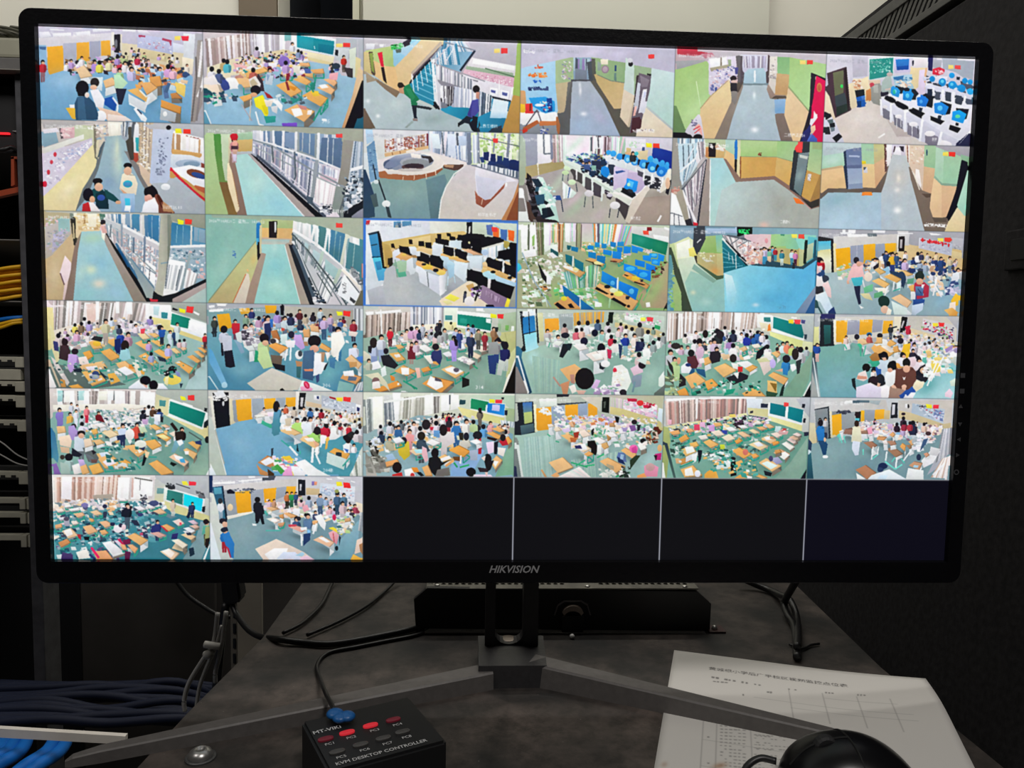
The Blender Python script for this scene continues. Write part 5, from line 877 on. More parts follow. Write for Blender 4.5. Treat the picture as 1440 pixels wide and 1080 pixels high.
TILES[2, 4] = (930, 305, '''
g 7898ac 88b0bc 80,18 200,36 17,18 266,22 266,44 180,32 100,30 20,44
p 8ca8bc 17,18 56,19 52,36 17,46;p a8c0dc 76,20 128,20 128,28 76,28
g e0e8b8 f0f4d8 24,50 40,70 19,46 46,34 54,40 52,68 26,72;p f8fcec 26,46 48,38 50,66 28,70;p f0e478 46,54 59,51 60,68 48,67;g c8d8a0 a0b080 20,44 28,112 17,46 22,44 34,116 22,100
g a8c480 90b868 76,34 80,60 62,60 76,33 101,32 102,64 94,62;g 88c8b4 a0c890 96,36 100,60 92,32 103,32 104,62 94,60
p 383c44 55,19 74,19 75,38 62,65 59,62 54,48;p f0f0f4 60,43 67,37 68,39 61,45
g c0bc84 c0a870 70,60 90,96 62,60 94,62 95,100 60,78;g c8c48c c4b078 98,64 98,96 94,62 104,62 105,99 95,100;a .7 d89850 86,86 100,88 96,100 84,94;c 64,58 92,64 90,80 66,72 16 14 4 e0e0b0 d8d8c8 b8b480
p 4a6048 60,78 95,100 105,99 105,105 94,108 66,86;p 3c3830 56,66 60,66 61,78 58,80
g d8e4cc a8c8b4 36,76 52,140 28,72 56,68 60,80 94,107 109,128 108,160 53,160 42,128
g a0c8b8 90c0bc 60,96 84,152 50,92 94,107 106,104 110,160 53,160 40,112
o d0dcc0 54,128 28,24;o a8d0c8 76,144 60,40;p 8ab0a0 56,80 94,108 88,112 52,88
g 90d4e4 60b8e0 120,90 220,140 106,94 152,83 200,88 240,88 262,74 262,116 228,162 108,160
a .7 b8e4ec 112,100 128,108 128,144 112,152;g d8f0f4 98d8ec 112,100 124,140 107,96 120,100 128,128 112,148;a .5 58b0e0 200,96 260,80 260,108 216,112;a .5 78ccec 140,94 180,100 172,128 144,128;o d0e8f0 160,149 36,20;a .5 50a8d4 160,128 228,124 216,152 172,152
p 2878a0 262,74 263,118 260,118 261,84;g 8898b0 7088a8 250,132 240,160 228,162 262,116 262,136 244,163;p 2c5c94 244,163 262,130 260,163
g 207888 186878 108,44 120,92 103,40 112,44 148,82 106,95;l 58a8b8 7 103,52 114,60;l 58a8b8 7 103,60 120,68;l 58a8b8 7 104,68 128,74;l 58a8b8 7 105,77 132,80;l 58a8b8 7 106,86 138,83
p 141c28 109,41 116,41 148,80 144,83 128,64 112,46;l e0e8e0 12 103,37 128,64;l d8e0dc 8 126,64 127,88;l d0d8d8 7 120,66 122,80;l d0d8d8 6 114,60 115,74;l d8e0dc 7 132,68 148,82
g e4c4cc e8d0cc 160,30 180,52 140,30 186,30 184,52 152,50;e e8a0a8 178,41 14,22
v 103,32 152,42 150,80 112,42 36 5 f4f0f0 7c8890 e0c8c8 fff a89ca0 d8d8d8;c 128,40 172,46 168,80 136,66 40 20 8 fcf4f4 c8a0a0 d8d0d0 fff b8888c e8b8a8;l 586068 7 112,32 152,42;l 707880 7 116,48 140,32;l 687078 6 128,52 148,40
g a8d490 88c8a8 190,36 230,50 186,30 224,30 232,58 186,50;p a0c078 183,51 211,50 211,60 184,60;g c0b880 b8a868 190,54 230,76 183,52 234,56 238,84 230,84 186,74
g 88d8cc 98d8c4 220,30 240,56 224,30 262,32 262,56 238,58;g c8c898 b8c490 236,58 236,80 233,56 242,56 240,82 233,85;g 68c8d0 50a8b8 250,36 260,66 248,34 264,36 263,66 246,78;g c0d0b0 a8b898 250,48 254,70 247,48 258,44 256,70 245,77
p 1c2824 243,40 248,40 245,78 240,79;p 28566c 259,40 263,40 262,68 257,70;p 2c4c5c 186,75 238,85 262,70 262,74 240,89 200,84 152,82
s 174,54 20 d8d0f0 3c90b8;s 188,52 18 60b0d8 3c5068;s 193,54 16 b03038 3c90a8;s 204,59 18 38889c c8d8d0;s 221,58 18 d0e8f4 3888a8;s 227,60 18 d888b8 48203c;s 159,57 16 e8e0e0 e0c0a0;s 169,56 16 e8d0c0 c8b0a0;s 184,57 15 78c0a0 e0c8a0
p 2a2c34 222,78 226,78 226,88 222,88;c 140,58 170,60 168,80 148,80 22 18 9 e8b8a0 f4e8e0 c8908c d8c8c0
g 6098a0 78a8b0 16,80 16,152 16,66 20,84 21,159 12,159;p 404c3c 17,52 20,60 53,160 36,160 24,112;g a8c080 98b878 20,96 30,160 19,88 34,128 35,160 21,159;c 16,88 22,100 21,156 13,156 16 18 3 5890a8 88b8b8 90c068
p 0c1c14 128,20 154,20 154,30 129,31;c 131,21 151,22 150,29 132,29 14 13 4 30e070 20c060 48f088
p 489070 202,30 209,30 208,33 202,32
p ffe860 220,30 230,30 230,37 221,36;p f05040 232,30 242,30 242,38 232,37''')
TILES[2, 5] = (1130, 310, '''
p a8a8b0 26,20 272,22 270,64 180,40 60,36
g dcdad8 d4d0cc 60,30 140,44 51,28 160,24 160,42 140,40 56,50;p d4d2d4 160,20 180,22 178,46 160,44
p f4f4f8 62,21 88,20 89,23 64,24;p 68747c 109,23 124,23 125,28 109,28;p fcfcfc 74,24 108,24 108,28 76,29;p e8e8ec 118,20 138,20 138,22 118,22;p f0f0f4 160,22 186,22 186,24 160,24;p f4f4f8 213,22 230,24 236,26 216,26
g e0c898 d4b884 170,44 200,60 158,42 268,50 266,84 156,64
p d0b478 152,40 160,40 159,56 154,58
p 20181c 162,28 172,28 171,53 161,53;p b8b0b4 164,33 168,33 167,48 163,48;p f0ece8 159,25 162,25 161,54 159,54
g c8c8d8 bcc0d0 200,32 240,56 197,30 253,40 251,61 196,48;l e8e8f0 6 197,30 196,48;c 200,32 248,41 247,44 200,35 14 16 3 d83038 b02030 e84850;c 200,40 248,48 248,56 200,46 16 10 5 d8dce8 a8acc0;e d83038 202,34 9,18;e c82838 214,36 9,18;e d83038 225,38 9,16;e c02838 236,41 8,18;e d83038 246,43 8,16
p b8b8c0 252,30 271,32 269,52 253,48;c 254,40 268,44 266,52 254,48 6 9 4 888890 d0d0d4;p d8c494 251,52 269,56 268,66 252,64
p 28282c 26,35 50,32 51,88 47,88 46,36;g 58c0e0 88c8d0 38,38 38,52 27,37 47,35 47,50 28,52;g e0dca0 f0f0d8 38,50 38,70 28,51 47,49 48,69 36,70;g e8e8d0 c8d0c8 40,71 42,88 37,71 48,70 48,88 38,88;p 1c1c24 47,33 50,33 52,88 49,88
p e8dcb0 51,40 56,40 58,88 52,88
p f0b020 55,49 79,46 80,80 57,88;p 98a0b4 80,44 102,42 102,68 81,78;p f0b028 102,42 122,40 122,66 103,69;p 98a0b4 122,41 138,40 138,58 122,62;p f0b428 138,40 157,39 156,52 140,56;l b8bccc 5 91,44 91,72
g a8c0c4 90acb4 80,90 120,156 38,92 88,80 160,88 266,92 262,160 22,158 36,112
a .5 c0d0d4 52,96 80,92 84,120 56,128;a .5 7c98a0 148,120 180,112 188,132 152,136;a .5 88b8d8 216,128 256,112 252,144 220,152;p 7098b0 248,94 264,92 262,120 240,128;p d8d0a0 96,124 112,124 118,136 104,132
c 58,78 80,74 78,96 62,100 14 22 5 f4f0e8 e8d0b8 a0c8a0 d8c8b8
c 104,66 260,66 256,104 108,92 90 26 8 f0f0f0 e8c898 f4e0b8 d0d8e0 88a8c0 c8a080 3c4860 e8e4e0
q 136,54 260,66 258,86 128,66 30 22 14 f0ece8 d8c8e0 28407c e8d8c8 384c80 f4f4f4 a8b8d0
k 121,67 22 f0ecec;p 2c2830 118,80 128,72 128,80 120,84
s 140,55 20 304878 283858;s 151,58 26 f0b830 2c3c78;s 158,58 18 3c5880 304c80;k 173,55 18 f0ecec;b 194,57 22 f4f4f8;k 200,56 18 3c4060;s 225,57 16 f0d8b0 283868;s 233,65 22 2c4880 2c4068;k 172,68 24 d0b8e0;s 248,64 20 d8c8a8 688098;k 210,58 14 d8d0d0;p 283868 180,82 190,82 190,88 180,90
p 98c8e4 134,84 144,78 148,90 138,92;e 1c1a22 144,74 18,22
d 120,84 128,81 140,88 130,92 e8bc78 70;d 156,86 170,85 186,92 176,95 ecc080 100;p 60a080 176,100 188,98 186,108 176,108
e 283c58 166,100 40,66;p 283c58 146,86 160,88 174,100 170,116 162,100 148,92
d 136,96 148,91 166,100 158,106 e8b468 70;l d8e0e4 14 154,104 152,120;p d8f0f0 158,106 166,104 164,120 160,118;l 40a898 10 152,120 164,116
d 116,103 128,98 146,108 138,115 f0c078 60;p f4ecdc 120,114 144,115 138,124 122,118;l f0f0ec 12 143,112 138,128;p 60a878 120,124 134,120 136,130 120,132;p 70c090 102,114 118,108 118,120 104,124;l f4f4f0 12 128,114 128,122;e f0e0d0 110,96 36,40;l e8e8e8 10 100,100 104,114
d 178,112 190,108 196,120 182,120 e8b468 70
s 90,69 26 f0bcc0 2a2e48;p f0c0c0 82,80 100,78 104,96 100,102 80,100 74,106 76,94;p 48b8c8 81,98 101,96 100,108 96,112 86,111;p 242840 86,112 97,111 96,124 98,141 94,143 89,126;p f4f4f0 94,143 103,148 98,150;e 28242c 90,68 24,28;e e0a890 94,74 20,22;p e0b098 74,102 78,102 78,108 74,108
s 197,98 38 b83048;e 24302c 197,95 40,38;e e0a888 197,104 30,28;g 6080a8 385088 196,116 196,128 190,112 204,112 202,136 190,136;p b03048 204,104 213,112 212,130 192,134 192,128 204,128;p e8ecf0 200,109 206,109 202,116 200,114;p 284c90 186,134 206,134 204,144 186,144;p c8d8ec 184,144 204,140 202,152 190,160 180,160;l 1c3860 6 194,116 200,124
d 149,132 164,125 184,138 176,148 ecc498 100;p d8e8e4 149,136 176,149 176,160 154,160
e 1c3430 137,138 48,50;e e0b8a0 138,151 34,34;p f4ecdc 144,148 150,152 148,160 140,160;e 1c3430 136,136 46,42
s 31,69 22 c02030 2c4878;p f4d0d0 24,78 32,77 30,88 25,88;p d8e0ec 27,80 33,79 32,85 26,86;e 343c4c 38,99 30,28;p f0d0d0 34,108 42,102 47,116 48,132 40,128;p f0e8e8 23,98 32,94 34,108 26,112;e 2c2c34 28,120 34,36;g e4f0f8 c8dcec 32,128 46,152 22,126 38,120 50,148 52,156 40,158;p 24386c 43,154 52,146 56,159 42,159;l 2a4c50 14 22,140 32,158
c 212,90 236,88 234,128 216,120 22 26 8 f4f4f8 e0e8ec f0d0b0 d8d8e0;l f4f4f4 14 226,96 220,128;l f0f0f4 12 224,112 234,130;k 218,90 18 e8e8f0;k 231,89 18 f0e8e0;e 2c3c68 220,91 20,16;e 2c3c68 231,91 18,16
k 262,84 24 f0f4f8;p e4e8f0 253,90 264,88 262,104 250,104;p 3c4c80 250,104 258,102 248,124 240,128;c 240,112 264,104 260,128 244,128 14 28 6 d8d0e8 384878 e8e8f0 b8b8d0
p f4c038 250,136 258,124 264,128 262,144 252,148;p f4e0d0 248,140 258,138 258,152 246,154;g f0c070 d89848 246,148 258,160 238,152 252,148 262,156 260,161 248,161
p ffe860 227,31 237,31 237,37 228,36;p f03c30 239,30 249,30 252,34 248,38 239,37''')
TILES[3, 0] = (60, 410, '''
g b8b4b0 a8b8b0 190,18 278,40 12,16 278,20 278,60 216,32 180,20
v 14,17 180,19 172,48 12,66 46 4 c8b8b8 f0e8e8 a89c98 e4d4cc 8a8480 d8ccc8 f4f0f0 b8aca8
p fff 88,17 94,17 94,46 88,48;p fff 122,17 128,17 128,36 122,36;p fcfcff 140,18 150,18 150,38 140,37;p fff 172,19 180,19 180,42 172,44;p f4f4fc 44,17 49,17 47,36 44,40;l f4e4e8 14 8,24 34,23;g f0d8d0 e8c8bc 80,24 80,50 72,20 88,20 88,50 74,52
p e8dca0 8,26 16,26 18,80 12,100;p e8ddd0 12,66 60,52 60,64 16,84
p f4f4f4 178,20 216,22 216,60 178,46;p c8e4e8 186,24 196,24 194,40 186,38;p 3a8c94 199,34 210,35 209,45 199,44;p e8dc98 182,42 216,48 216,66 188,58
p f4f8f8 215,33 278,54 277,80 214,58;g 209880 107c68 216,34 246,60 217,36 248,45 245,62 215,55;p fcfcff 246,47 277,57 275,76 244,62;p e8eef4 233,62 269,74 268,79 232,66
g e8dc98 d8cc88 220,64 260,88 212,58 269,78 266,94 224,76;p a0a8a0 216,22 278,22 278,52 220,32
g 78a898 a0c0bc 40,160 278,140 12,96 140,60 220,68 278,88 278,166 12,162
g a8c4c4 b4d0d0 260,112 260,164 278,100 278,166 238,166 256,128;a .6 88a49c 180,128 232,112 220,148 180,152;p 8cb0a4 258,116 278,88 278,104 256,136
p 60706c 12,120 80,130 140,156 80,163 12,162
p d4ccc8 12,108 22,116 44,152 40,158 20,128;l c8b8a0 16 10,116 28,160;p f0ecec 10,130 22,160 14,163 10,160;p e0d8a8 10,52 18,68 28,112 22,120 14,96
c 32,60 140,44 152,84 44,96 60 30 5 f0ecf0 d8c8c8 e8c890 b8a8a8 c8d8dc 98a0a8 f4e8d8
c 124,44 200,56 200,80 132,68 50 30 9 f4f4f8 d8c8d8 c8c0c0 e8dcc8 8890a0 e0d8e4 f4f0f0
q 24,64 104,50 104,66 36,84 12 22 3 e0d0dc c8a8c8 f0e8e8 d8c8c0 e4dcc8
d 76,84 90,80 100,94 84,96 ecb870 40 t;e f0c040 90,87 36,22;d 66,102 78,98 84,108 74,114 e8a850 30 t;d 104,82 120,78 128,86 118,92 ecb468 30 t
d 96,100 112,95 130,109 114,116 ecb060 40 t;d 154,86 166,81 184,94 176,100 f0bc78 40 t;d 158,70 170,68 180,78 168,80 f0d8a8 30 t;d 180,82 190,80 204,88 196,92 f0bc70 30 t;d 176,70 188,69 196,74 188,77 ecc080 20 t
d 186,100 196,96 216,108 208,114 f0b868 40 t;d 214,96 222,94 232,102 224,104 f0d098 30 t;d 224,88 232,86 242,96 236,99 f0c8a0 30 t;d 160,108 172,102 194,120 184,124 ecb468 50 t
d 242,109 252,106 266,116 260,120 ecb068 50 b;d 254,100 262,99 273,108 268,111 ecb878 40 b;d 260,94 268,93 276,100 272,103 ecb068 30 b;d 265,90 272,89 278,94 276,96 e8b078 20 b
d 222,119 230,116 256,130 246,138 ecb060 50 b;l 50a088 12 248,138 260,120
b 69,45 22 e8e4f0;b 53,55 20 e8d868;b 64,53 22 88705c;b 77,51 22 b8a8e0;k 56,67 24 e8b8d8;b 115,45 18 d8e4f4;b 181,43 18 9888c8;b 148,50 18 f0e8f0
s 105,49 30 d8d4b0 a8a098;p 2c2c30 86,74 100,76 98,84 80,80
s 130,68 28 2848a8 283060;p 1c2860 120,80 130,78 130,100 124,104 120,96;k 143,71 30 c898b0;e 241c1c 138,90 34,44;p a0d4dc 130,98 144,96 148,112 136,116 128,112;p 98c8d4 138,94 144,96 144,104
k 156,56 20 f0e0e8;b 128,58 20 404860;p e84858 164,62 172,62 170,70 164,70
e 24202c 197,60 26,24;s 200,60 22 3068b0 283040;p 2858a8 194,64 206,64 204,76 196,76;s 214,67 20 d8e8f0 c8d8e4;s 222,65 20 2c4870 303850;s 226,54 22 d8e4e4 c8e0e0;s 273,72 18 c82838 50343c
k 178,84 22 c8a8d8;k 211,91 26 c8c0f0;b 230,82 18 e8c0c0;b 238,81 18 d8d0d8;p 2c3848 192,108 206,112 208,118 196,116;b 182,104 22 a8b0d8
b 25,73 28 d8c8c8;p 383c70 16,82 24,84 26,100 18,98
b 36,84 28 402c30;p 3c2a30 28,90 42,92 46,100 40,116 26,112;e 281c20 36,84 28,30
b 53,102 30 c0a0e0;p c4a4e0 42,104 56,104 56,128 46,136 40,128;e 28202a 53,100 30,26;p 1c2434 50,130 66,128 68,136 52,134
p f4e4dc 58,110 72,108 78,122 62,124;d 60,124 100,116 108,128 66,132 ecc088 20 t;p f0e8f4 70,126 90,124 94,132 78,134
d 64,134 92,131 108,148 82,158 eab468 20 t;e 384878 88,139 32,32;e 98a0b8 86,143 44,22;p eab050 108,138 120,136 130,150 114,156;p 28343c 94,132 108,144 106,149 96,138
d 120,120 138,116 160,134 140,140 ecbc80 50 t;p f4f4fc 124,130 138,125 154,136 140,141;p e89038 144,122 152,122 152,130 144,128;p eab050 160,124 172,132 170,140 162,136;p f0e4d0 150,118 160,120 166,140 160,144
p c8904c 28,146 36,148 38,160 30,160;d 42,158 58,155 68,162 50,163 e8a850 10 b
p f0f4fc 144,160 162,147 176,156 178,164 144,164;e 14101a 172,149 46,40;p f0f4fc 180,154 202,154 212,165 180,165;e 14101a 186,157 38,42;p e8b0a0 166,154 176,158 174,162
e f0d860 218,148 76,42;e 14141c 209,137 32,26;e 1c1820 218,131 36,32;p 8890c0 222,132 230,136 232,144 226,142;p f0e8b0 206,144 212,140 210,158 204,154;p 283848 230,154 236,154 232,163
c 12,120 120,112 140,152 28,152 22 22 8 50807c 60988c e8e0dc 304c50 a8b8b0;c 140,100 240,120 220,144 152,128 24 20 2 3c9080 2c7c70 78b0a0 d8e4e0
p f0f030 229,27 240,30 239,36 230,34;p f03838 242,24 254,25 252,36 241,34;p fff 254,32 264,37 262,40 253,35;p 202028 218,26 228,30 226,32 218,30''')
TILES[3, 1] = (280, 415, '''
p a8acb4 14,15 278,18 278,60 14,48
p f4f4f8 15,17 25,16 25,20 16,21;p fcfcfc 29,14 45,14 44,18 30,18
g 80a4a8 98a0a8 40,30 240,40 14,24 140,19 140,40 50,60 16,60;p eaaa28 29,32 50,30 55,54 34,60;p eaaa28 110,17 130,17 129,30 112,30;p e0a838 66,22 84,21 86,30 70,32;p 94a0b0 130,18 136,18 136,28 130,30;p 18181e 136,17 143,17 142,34 137,33
g c0bcb0 a8a498 150,22 240,36 143,18 278,26 278,60 200,40 144,34;v 260,22 279,24 278,128 260,60 10 3 a8acb0 d8dce0 787c80 c0c4c8
g 6ca4b4 4c88a4 40,80 40,160 15,66 48,60 160,48 278,60 278,162 15,160
a .6 88b8c4 48,112 96,112 92,136 52,140;a .6 80c0c0 204,124 236,112 228,152 200,148;a .5 3c7898 20,124 64,128 60,156 24,152
c 76,36 248,40 252,84 76,84 90 26 7 f0ecec d8c8b8 e8c898 c8d0d0 8090a0 e0d8d8 b08868
q 76,28 248,36 248,52 76,44 22 26 12 d8c0d8 303858 e8e4ec a8b8d0 782838 d8d4c4 4868a8
s 25,38 24 3c4440 283038;s 60,43 24 c82838 70485c;p c02838 55,47 68,47 67,66 56,65
k 78,34 22 88a890;k 88,24 22 303870;b 100,38 24 c8a0c0;s 115,38 34 d8c8cc 28345c;p 283460 109,48 120,46 122,62 110,64;p 3870c0 118,40 124,40 124,54 120,54;b 131,29 26 b098d8;s 144,38 28 c8d4dc 607080;p c0d0d8 144,42 154,40 160,54 156,62 148,56;b 154,33 26 303858;s 169,26 22 602830 404858;b 179,34 20 c8b8a0;b 192,31 20 302830
s 204,24 22 c8d8e0 58688c;s 210,38 28 d0b8e0 3c5878;s 221,34 22 c8b0d0 5c6890;s 260,44 26 a03040 403c50;p e8d8d0 252,60 268,62 264,70 252,68
k 77,52 32 c8c4d4;k 87,50 24 d8c8cc;p 484450 68,60 84,58 84,74 72,76;d 76,80 92,76 104,84 88,90 e8ece8 90;c 68,60 100,58 100,84 76,82 16 26 3 f0f0f4 c0b8c4 888490 e8e4e4
p d8e0e0 60,64 70,60 72,80 64,80;p 88a8c0 58,74 70,80 76,96 70,98;d 74,86 90,84 94,92 84,94 dce4e4 90
d 120,60 130,58 136,74 124,74 b87848 30 b;e f0f0f0 126,78 40,30;e 3c3840 124,77 26,22;d 174,58 186,57 186,70 176,70 e0a870 40 w;d 186,50 200,52 202,62 188,60 e8b888 40 w;p d8ece8 136,66 148,64 148,84 138,82;p c85040 138,54 144,56 143,60 138,60
d 114,84 128,80 150,88 136,98 f0a858 60;p 6c5c50 120,100 140,102 138,118 122,116;p 1c1c24 122,114 144,118 144,128 128,124;l f4f4f8 14 148,90 144,110;e f4f4f4 168,100 34,40;e 404850 170,98 18,26;l f0f4f8 16 154,88 153,110
e 28283c 155,66 28,30;p c8a8e0 160,66 172,66 178,88 172,92 158,80;p f4f0f4 144,76 162,76 160,88 148,88
s 41,57 34 c8ccdc 1c1c28;p c8ccdc 37,66 54,68 55,92 40,94;p 1c1c28 41,94 55,92 60,120 52,122 44,120;e 1c1a20 41,57 30,32
p 2c9c70 94,92 104,96 100,112 92,112;b 108,72 40 c0d8a0;p c4dca0 100,88 114,86 124,120 108,124 98,108;e 1c1820 109,72 40,40;e e0b090 111,80 28,24
s 234,58 40 f8f4f0 3c78a0;p fcf8f0 222,64 240,60 246,80 236,96 234,112 222,100;p 4880a8 220,106 230,104 228,124 220,120
d 202,88 206,80 222,90 218,96 ecb068 50 w;p b89070 202,96 212,96 210,112 204,112;p f4f0ec 212,96 220,96 216,112
e 1c1820 194,77 56,50;e e0a890 194,90 40,32;p 486888 176,94 192,92 200,112 194,140 174,138 174,112;p f8f8fc 194,96 206,98 206,112 216,114 206,132 192,136;p d88868 176,124 192,124 192,129 178,128;p 3c587c 174,128 192,128 192,144 174,140;p 3c4878 196,136 202,132 202,144 198,148
p b88860 162,110 174,112 172,124 164,120;p 38686c 164,120 172,120 170,140 164,138
p 1c2430 212,118 218,112 212,126 209,126
k 262,84 30 e4e4f4;p e0e4f4 252,90 264,88 268,104 258,108 252,104;p 4880d0 266,104 278,102 276,114 268,112;d 246,108 256,100 274,116 268,124 e8c090 90 w;p c89860 252,112 266,112 266,120 254,122
d 238,140 246,128 274,138 264,150 dca068 60 b;p f8f8fc 242,128 260,126 262,136 244,136;p 607088 252,136 266,138 264,144 250,144;g 88b8b4 7cacac 236,144 262,160 236,144 262,150 258,162 232,162;v 268,148 279,144 279,160 260,162 6 4 8890a0 d8dce0 b0b8c0
g d8d4c8 c8c4b8 124,124 120,160 80,148 122,122 174,144 166,160 96,161;p e8f0ec 174,143 192,148 226,161 166,161;p f0a8c8 170,154 184,152 192,158 188,161 172,161;e c02048 181,151 22,34 -30;e e85880 181,151 10,26 -30;p 141418 136,158 140,156 144,160 136,161
g 58a0d0 80b8d8 20,90 40,156 16,88 22,94 46,148 44,156 38,152 16,112;e a8d0e0 42,151 26,26;l c8dce0 10 16,136 32,160
p fff 15,24 40,22 40,27 16,28;p f0f030 231,27 241,28 242,34 233,34;p f03830 243,26 255,27 254,36 243,34''')
TILES[3, 2] = (505, 420, '''
p c0c8c0 9,17 266,20 266,60 9,60
v 11,26 88,22 86,52 10,66 34 4 a8988c c8b4a8 8a7c74 dcccc4 70645c b8a89c e0d4cc
v 86,17 142,17 142,46 86,52 20 7 f4f4fc d8d8e0 fff a8a4a8 e4e8f0 8890a0 fcfcff
p d0ccc4 9,18 86,17 86,22 12,28;p fff 26,22 70,18 70,22 28,26;l f0f0f0 14 36,18 38,66;p fff 10,22 24,21 24,26 12,28;p f4ecd8 90,44 140,42 136,56 84,60
p e8f0e0 143,17 166,18 165,52 143,48;p 489494 145,28 157,28 157,36 145,36;p f0e8b0 143,38 166,40 166,54 144,52
p f0f4f0 165,20 224,26 224,56 164,45;g 18907c 107c68 168,26 222,52 166,26 224,33 222,54 166,44;p 2aa08c 170,33 182,34 181,42 170,41;p f4f8f8 214,33 223,34 222,42 214,40;p f0f0e8 164,45 222,55 221,58 164,48
g c8d0a8 b0bc88 172,52 220,60 164,48 224,58 222,68 166,58;p c8ccc0 224,26 236,28 234,60 223,56;p f4f4f0 197,19 212,20 212,22 198,21
g b8ccb4 a0b48c 236,30 260,60 234,26 266,22 266,60 236,56;p 98b890 234,42 240,42 239,54 234,54;p 78b060 247,45 253,45 252,54 247,54;p e8f0e8 257,46 262,46 261,60 256,58
g c8c88c b0b478 240,60 260,100 239,57 266,54 266,96 254,128 250,120 252,88;l a8ac70 6 246,58 254,88
g 98b4a4 80a494 80,60 200,158 10,66 80,52 220,64 236,76 254,100 242,158 10,158
a .5 a8bcb0 200,124 232,116 220,152 192,148;p 88a898 212,124 242,132 232,156 212,152
p 14100e 265,94 266,158 242,159 258,120;l f0e8d8 14 266,96 257,122 243,158;p c8cc98 252,96 266,80 265,96 256,120 248,132
p d8d4c0 9,88 26,100 24,104 10,104;c 48,58 140,48 152,80 48,84 60 28 6 f4f4f8 d0d8d4 c8c0c8 e8d8c8 88a09c f0f0f0 b8a898;c 128,56 200,58 200,84 140,84 36 28 9 f4f4f8 d8d0e0 e8c898 a0b0ac f0ecec 5870a0
q 64,50 128,48 132,64 68,64 10 22 5 d8c8d8 e8c8c8 f0ecf0 c0c0cc
d 49,74 62,71 64,78 52,80 f0f0f0 20 t;d 60,78 70,77 76,82 66,85 e8b878 30 t;d 68,67 80,66 84,72 72,74 f4f0f0 20 t;d 102,67 112,65 122,72 112,76 f4f0ec 30 t;d 96,80 112,77 124,86 112,90 f4f4f0 30 t;d 80,86 94,84 108,92 96,96 f0e8e8 30 t;d 108,96 124,94 136,106 120,110 f4ece0 40 t;p e8a858 126,100 138,102 134,112 124,109
d 50,92 66,90 78,102 64,106 e8b468 30 t;p f0ece8 58,94 68,93 70,98 62,99;d 148,72 158,70 160,78 152,80 f4f0f0 20 t;d 164,76 176,74 180,84 168,86 f0f4f4 20 t;d 140,92 152,88 160,96 148,98 f0f0f4 30 t
d 204,74 214,72 222,78 212,80 f4ece8 20 b;d 193,81 208,79 218,86 206,90 f0e0d0 30 b;d 178,92 190,88 206,96 200,102 f0dcc0 36 b;d 164,101 176,96 196,106 186,112 f4ece4 40 b;c 170,98 192,102 186,108 168,104 8 18 3 fff d8d0d8 b8b0b8
d 138,119 154,112 178,124 162,134 f0c080 50 t;p fff 144,118 158,114 176,122 164,128 148,122;e 605868 164,120 24,18;l 28906c 14 170,136 186,124;l 309c70 12 192,112 200,118
d 106,143 124,131 160,140 138,159 e8a050 40 b;p fff 114,144 120,130 140,140 142,148 130,154;p 58505c 128,132 138,136 140,140 128,138;p 1c1c1c 174,132 186,136 186,146 174,150
d 59,122 74,112 96,122 80,130 ecb068 50 t;p fff 70,116 84,116 84,128 72,128;l 289878 14 74,138 98,152;l 30a080 12 52,128 62,124;l 28906c 12 86,144 94,152
d 104,118 116,114 122,120 108,124 e8a050 30 t;d 24,152 64,138 72,146 36,157 e89c48 20 b;p f0f0f0 64,142 68,141 68,145 64,146;p e88838 52,128 60,132 60,138 54,138;p f0c0b0 94,116 102,116 104,132 98,134
s 52,51 22 d02838 602830;p d02838 48,53 58,58 54,68 48,68;k 80,54 24 e8d0c8;b 88,50 26 d8a8d0;s 97,49 22 e0b0d0 c09cb8;b 102,54 22 304060;s 107,44 18 c8ccd8 a8acb8;s 132,43 18 302c38 282830;s 136,38 16 28282e 282830;b 155,41 16 e8dca8;k 144,53 26 a8b0b0;b 137,58 24 b8b8bc;s 163,52 24 b8c4e0 6078a8;s 169,55 22 384c90 384880
s 184,45 20 b8c8e0 a8b0c0;b 192,46 20 98a8d0;s 188,60 30 303c58 242c44;s 184,52 18 e0e8f0 303c60;s 201,54 24 908c78 50504c;s 212,58 22 a83040 803038;s 227,50 22 a07858 886040;p 282c30 229,48 235,48 234,56 230,56
s 160,66 30 a890e0 b098e8;p a890dc 153,70 166,72 164,88 152,86;p 181420 158,62 166,70 166,80 162,80;k 130,82 34 303868;p 303868 122,90 138,86 140,100 136,112 124,100;e 241c24 129,81 30,28
s 88,76 26 802838 a89088;p 702430 82,80 94,80 95,102 82,102;p f0d8c8 80,72 86,74 84,88 80,86;k 96,74 24 d8c0d0
s 25,72 36 c0cce8 8898c0;e 2c2424 24,74 32,44;s 37,64 32 d8dce8 98a8c8;p 28242c 15,80 22,78 20,92 15,90
e 24202a 45,88 22,26;p 24242c 36,96 50,94 66,112 60,118 40,112;p e8f0f0 36,118 44,112 46,128 38,132;p f4f4f8 18,108 32,104 38,116 22,120;k 16,104 24 c0c4b0;p d8d4b8 9,128 32,124 46,140 52,156 44,148;e 806060 28,140 34,40;p f4ece8 22,140 34,138 36,150 22,152
s 232,72 28 a0a0a4 283c78;p 989c9c 218,74 234,72 236,94 218,94;p 283c74 217,96 234,94 230,128 220,126;s 247,80 32 24285c c0c8c0;e 1c1a24 247,79 26,36;p 24285c 238,86 252,88 250,100 244,108 238,102;p c4ccc4 236,102 246,106 240,130 232,128
c 68,155 82,156 82,158 68,157 5 9 3 fff;p f0f030 222,25 232,27 232,33 222,32;p f03838 233,26 244,26 243,34 234,33''')
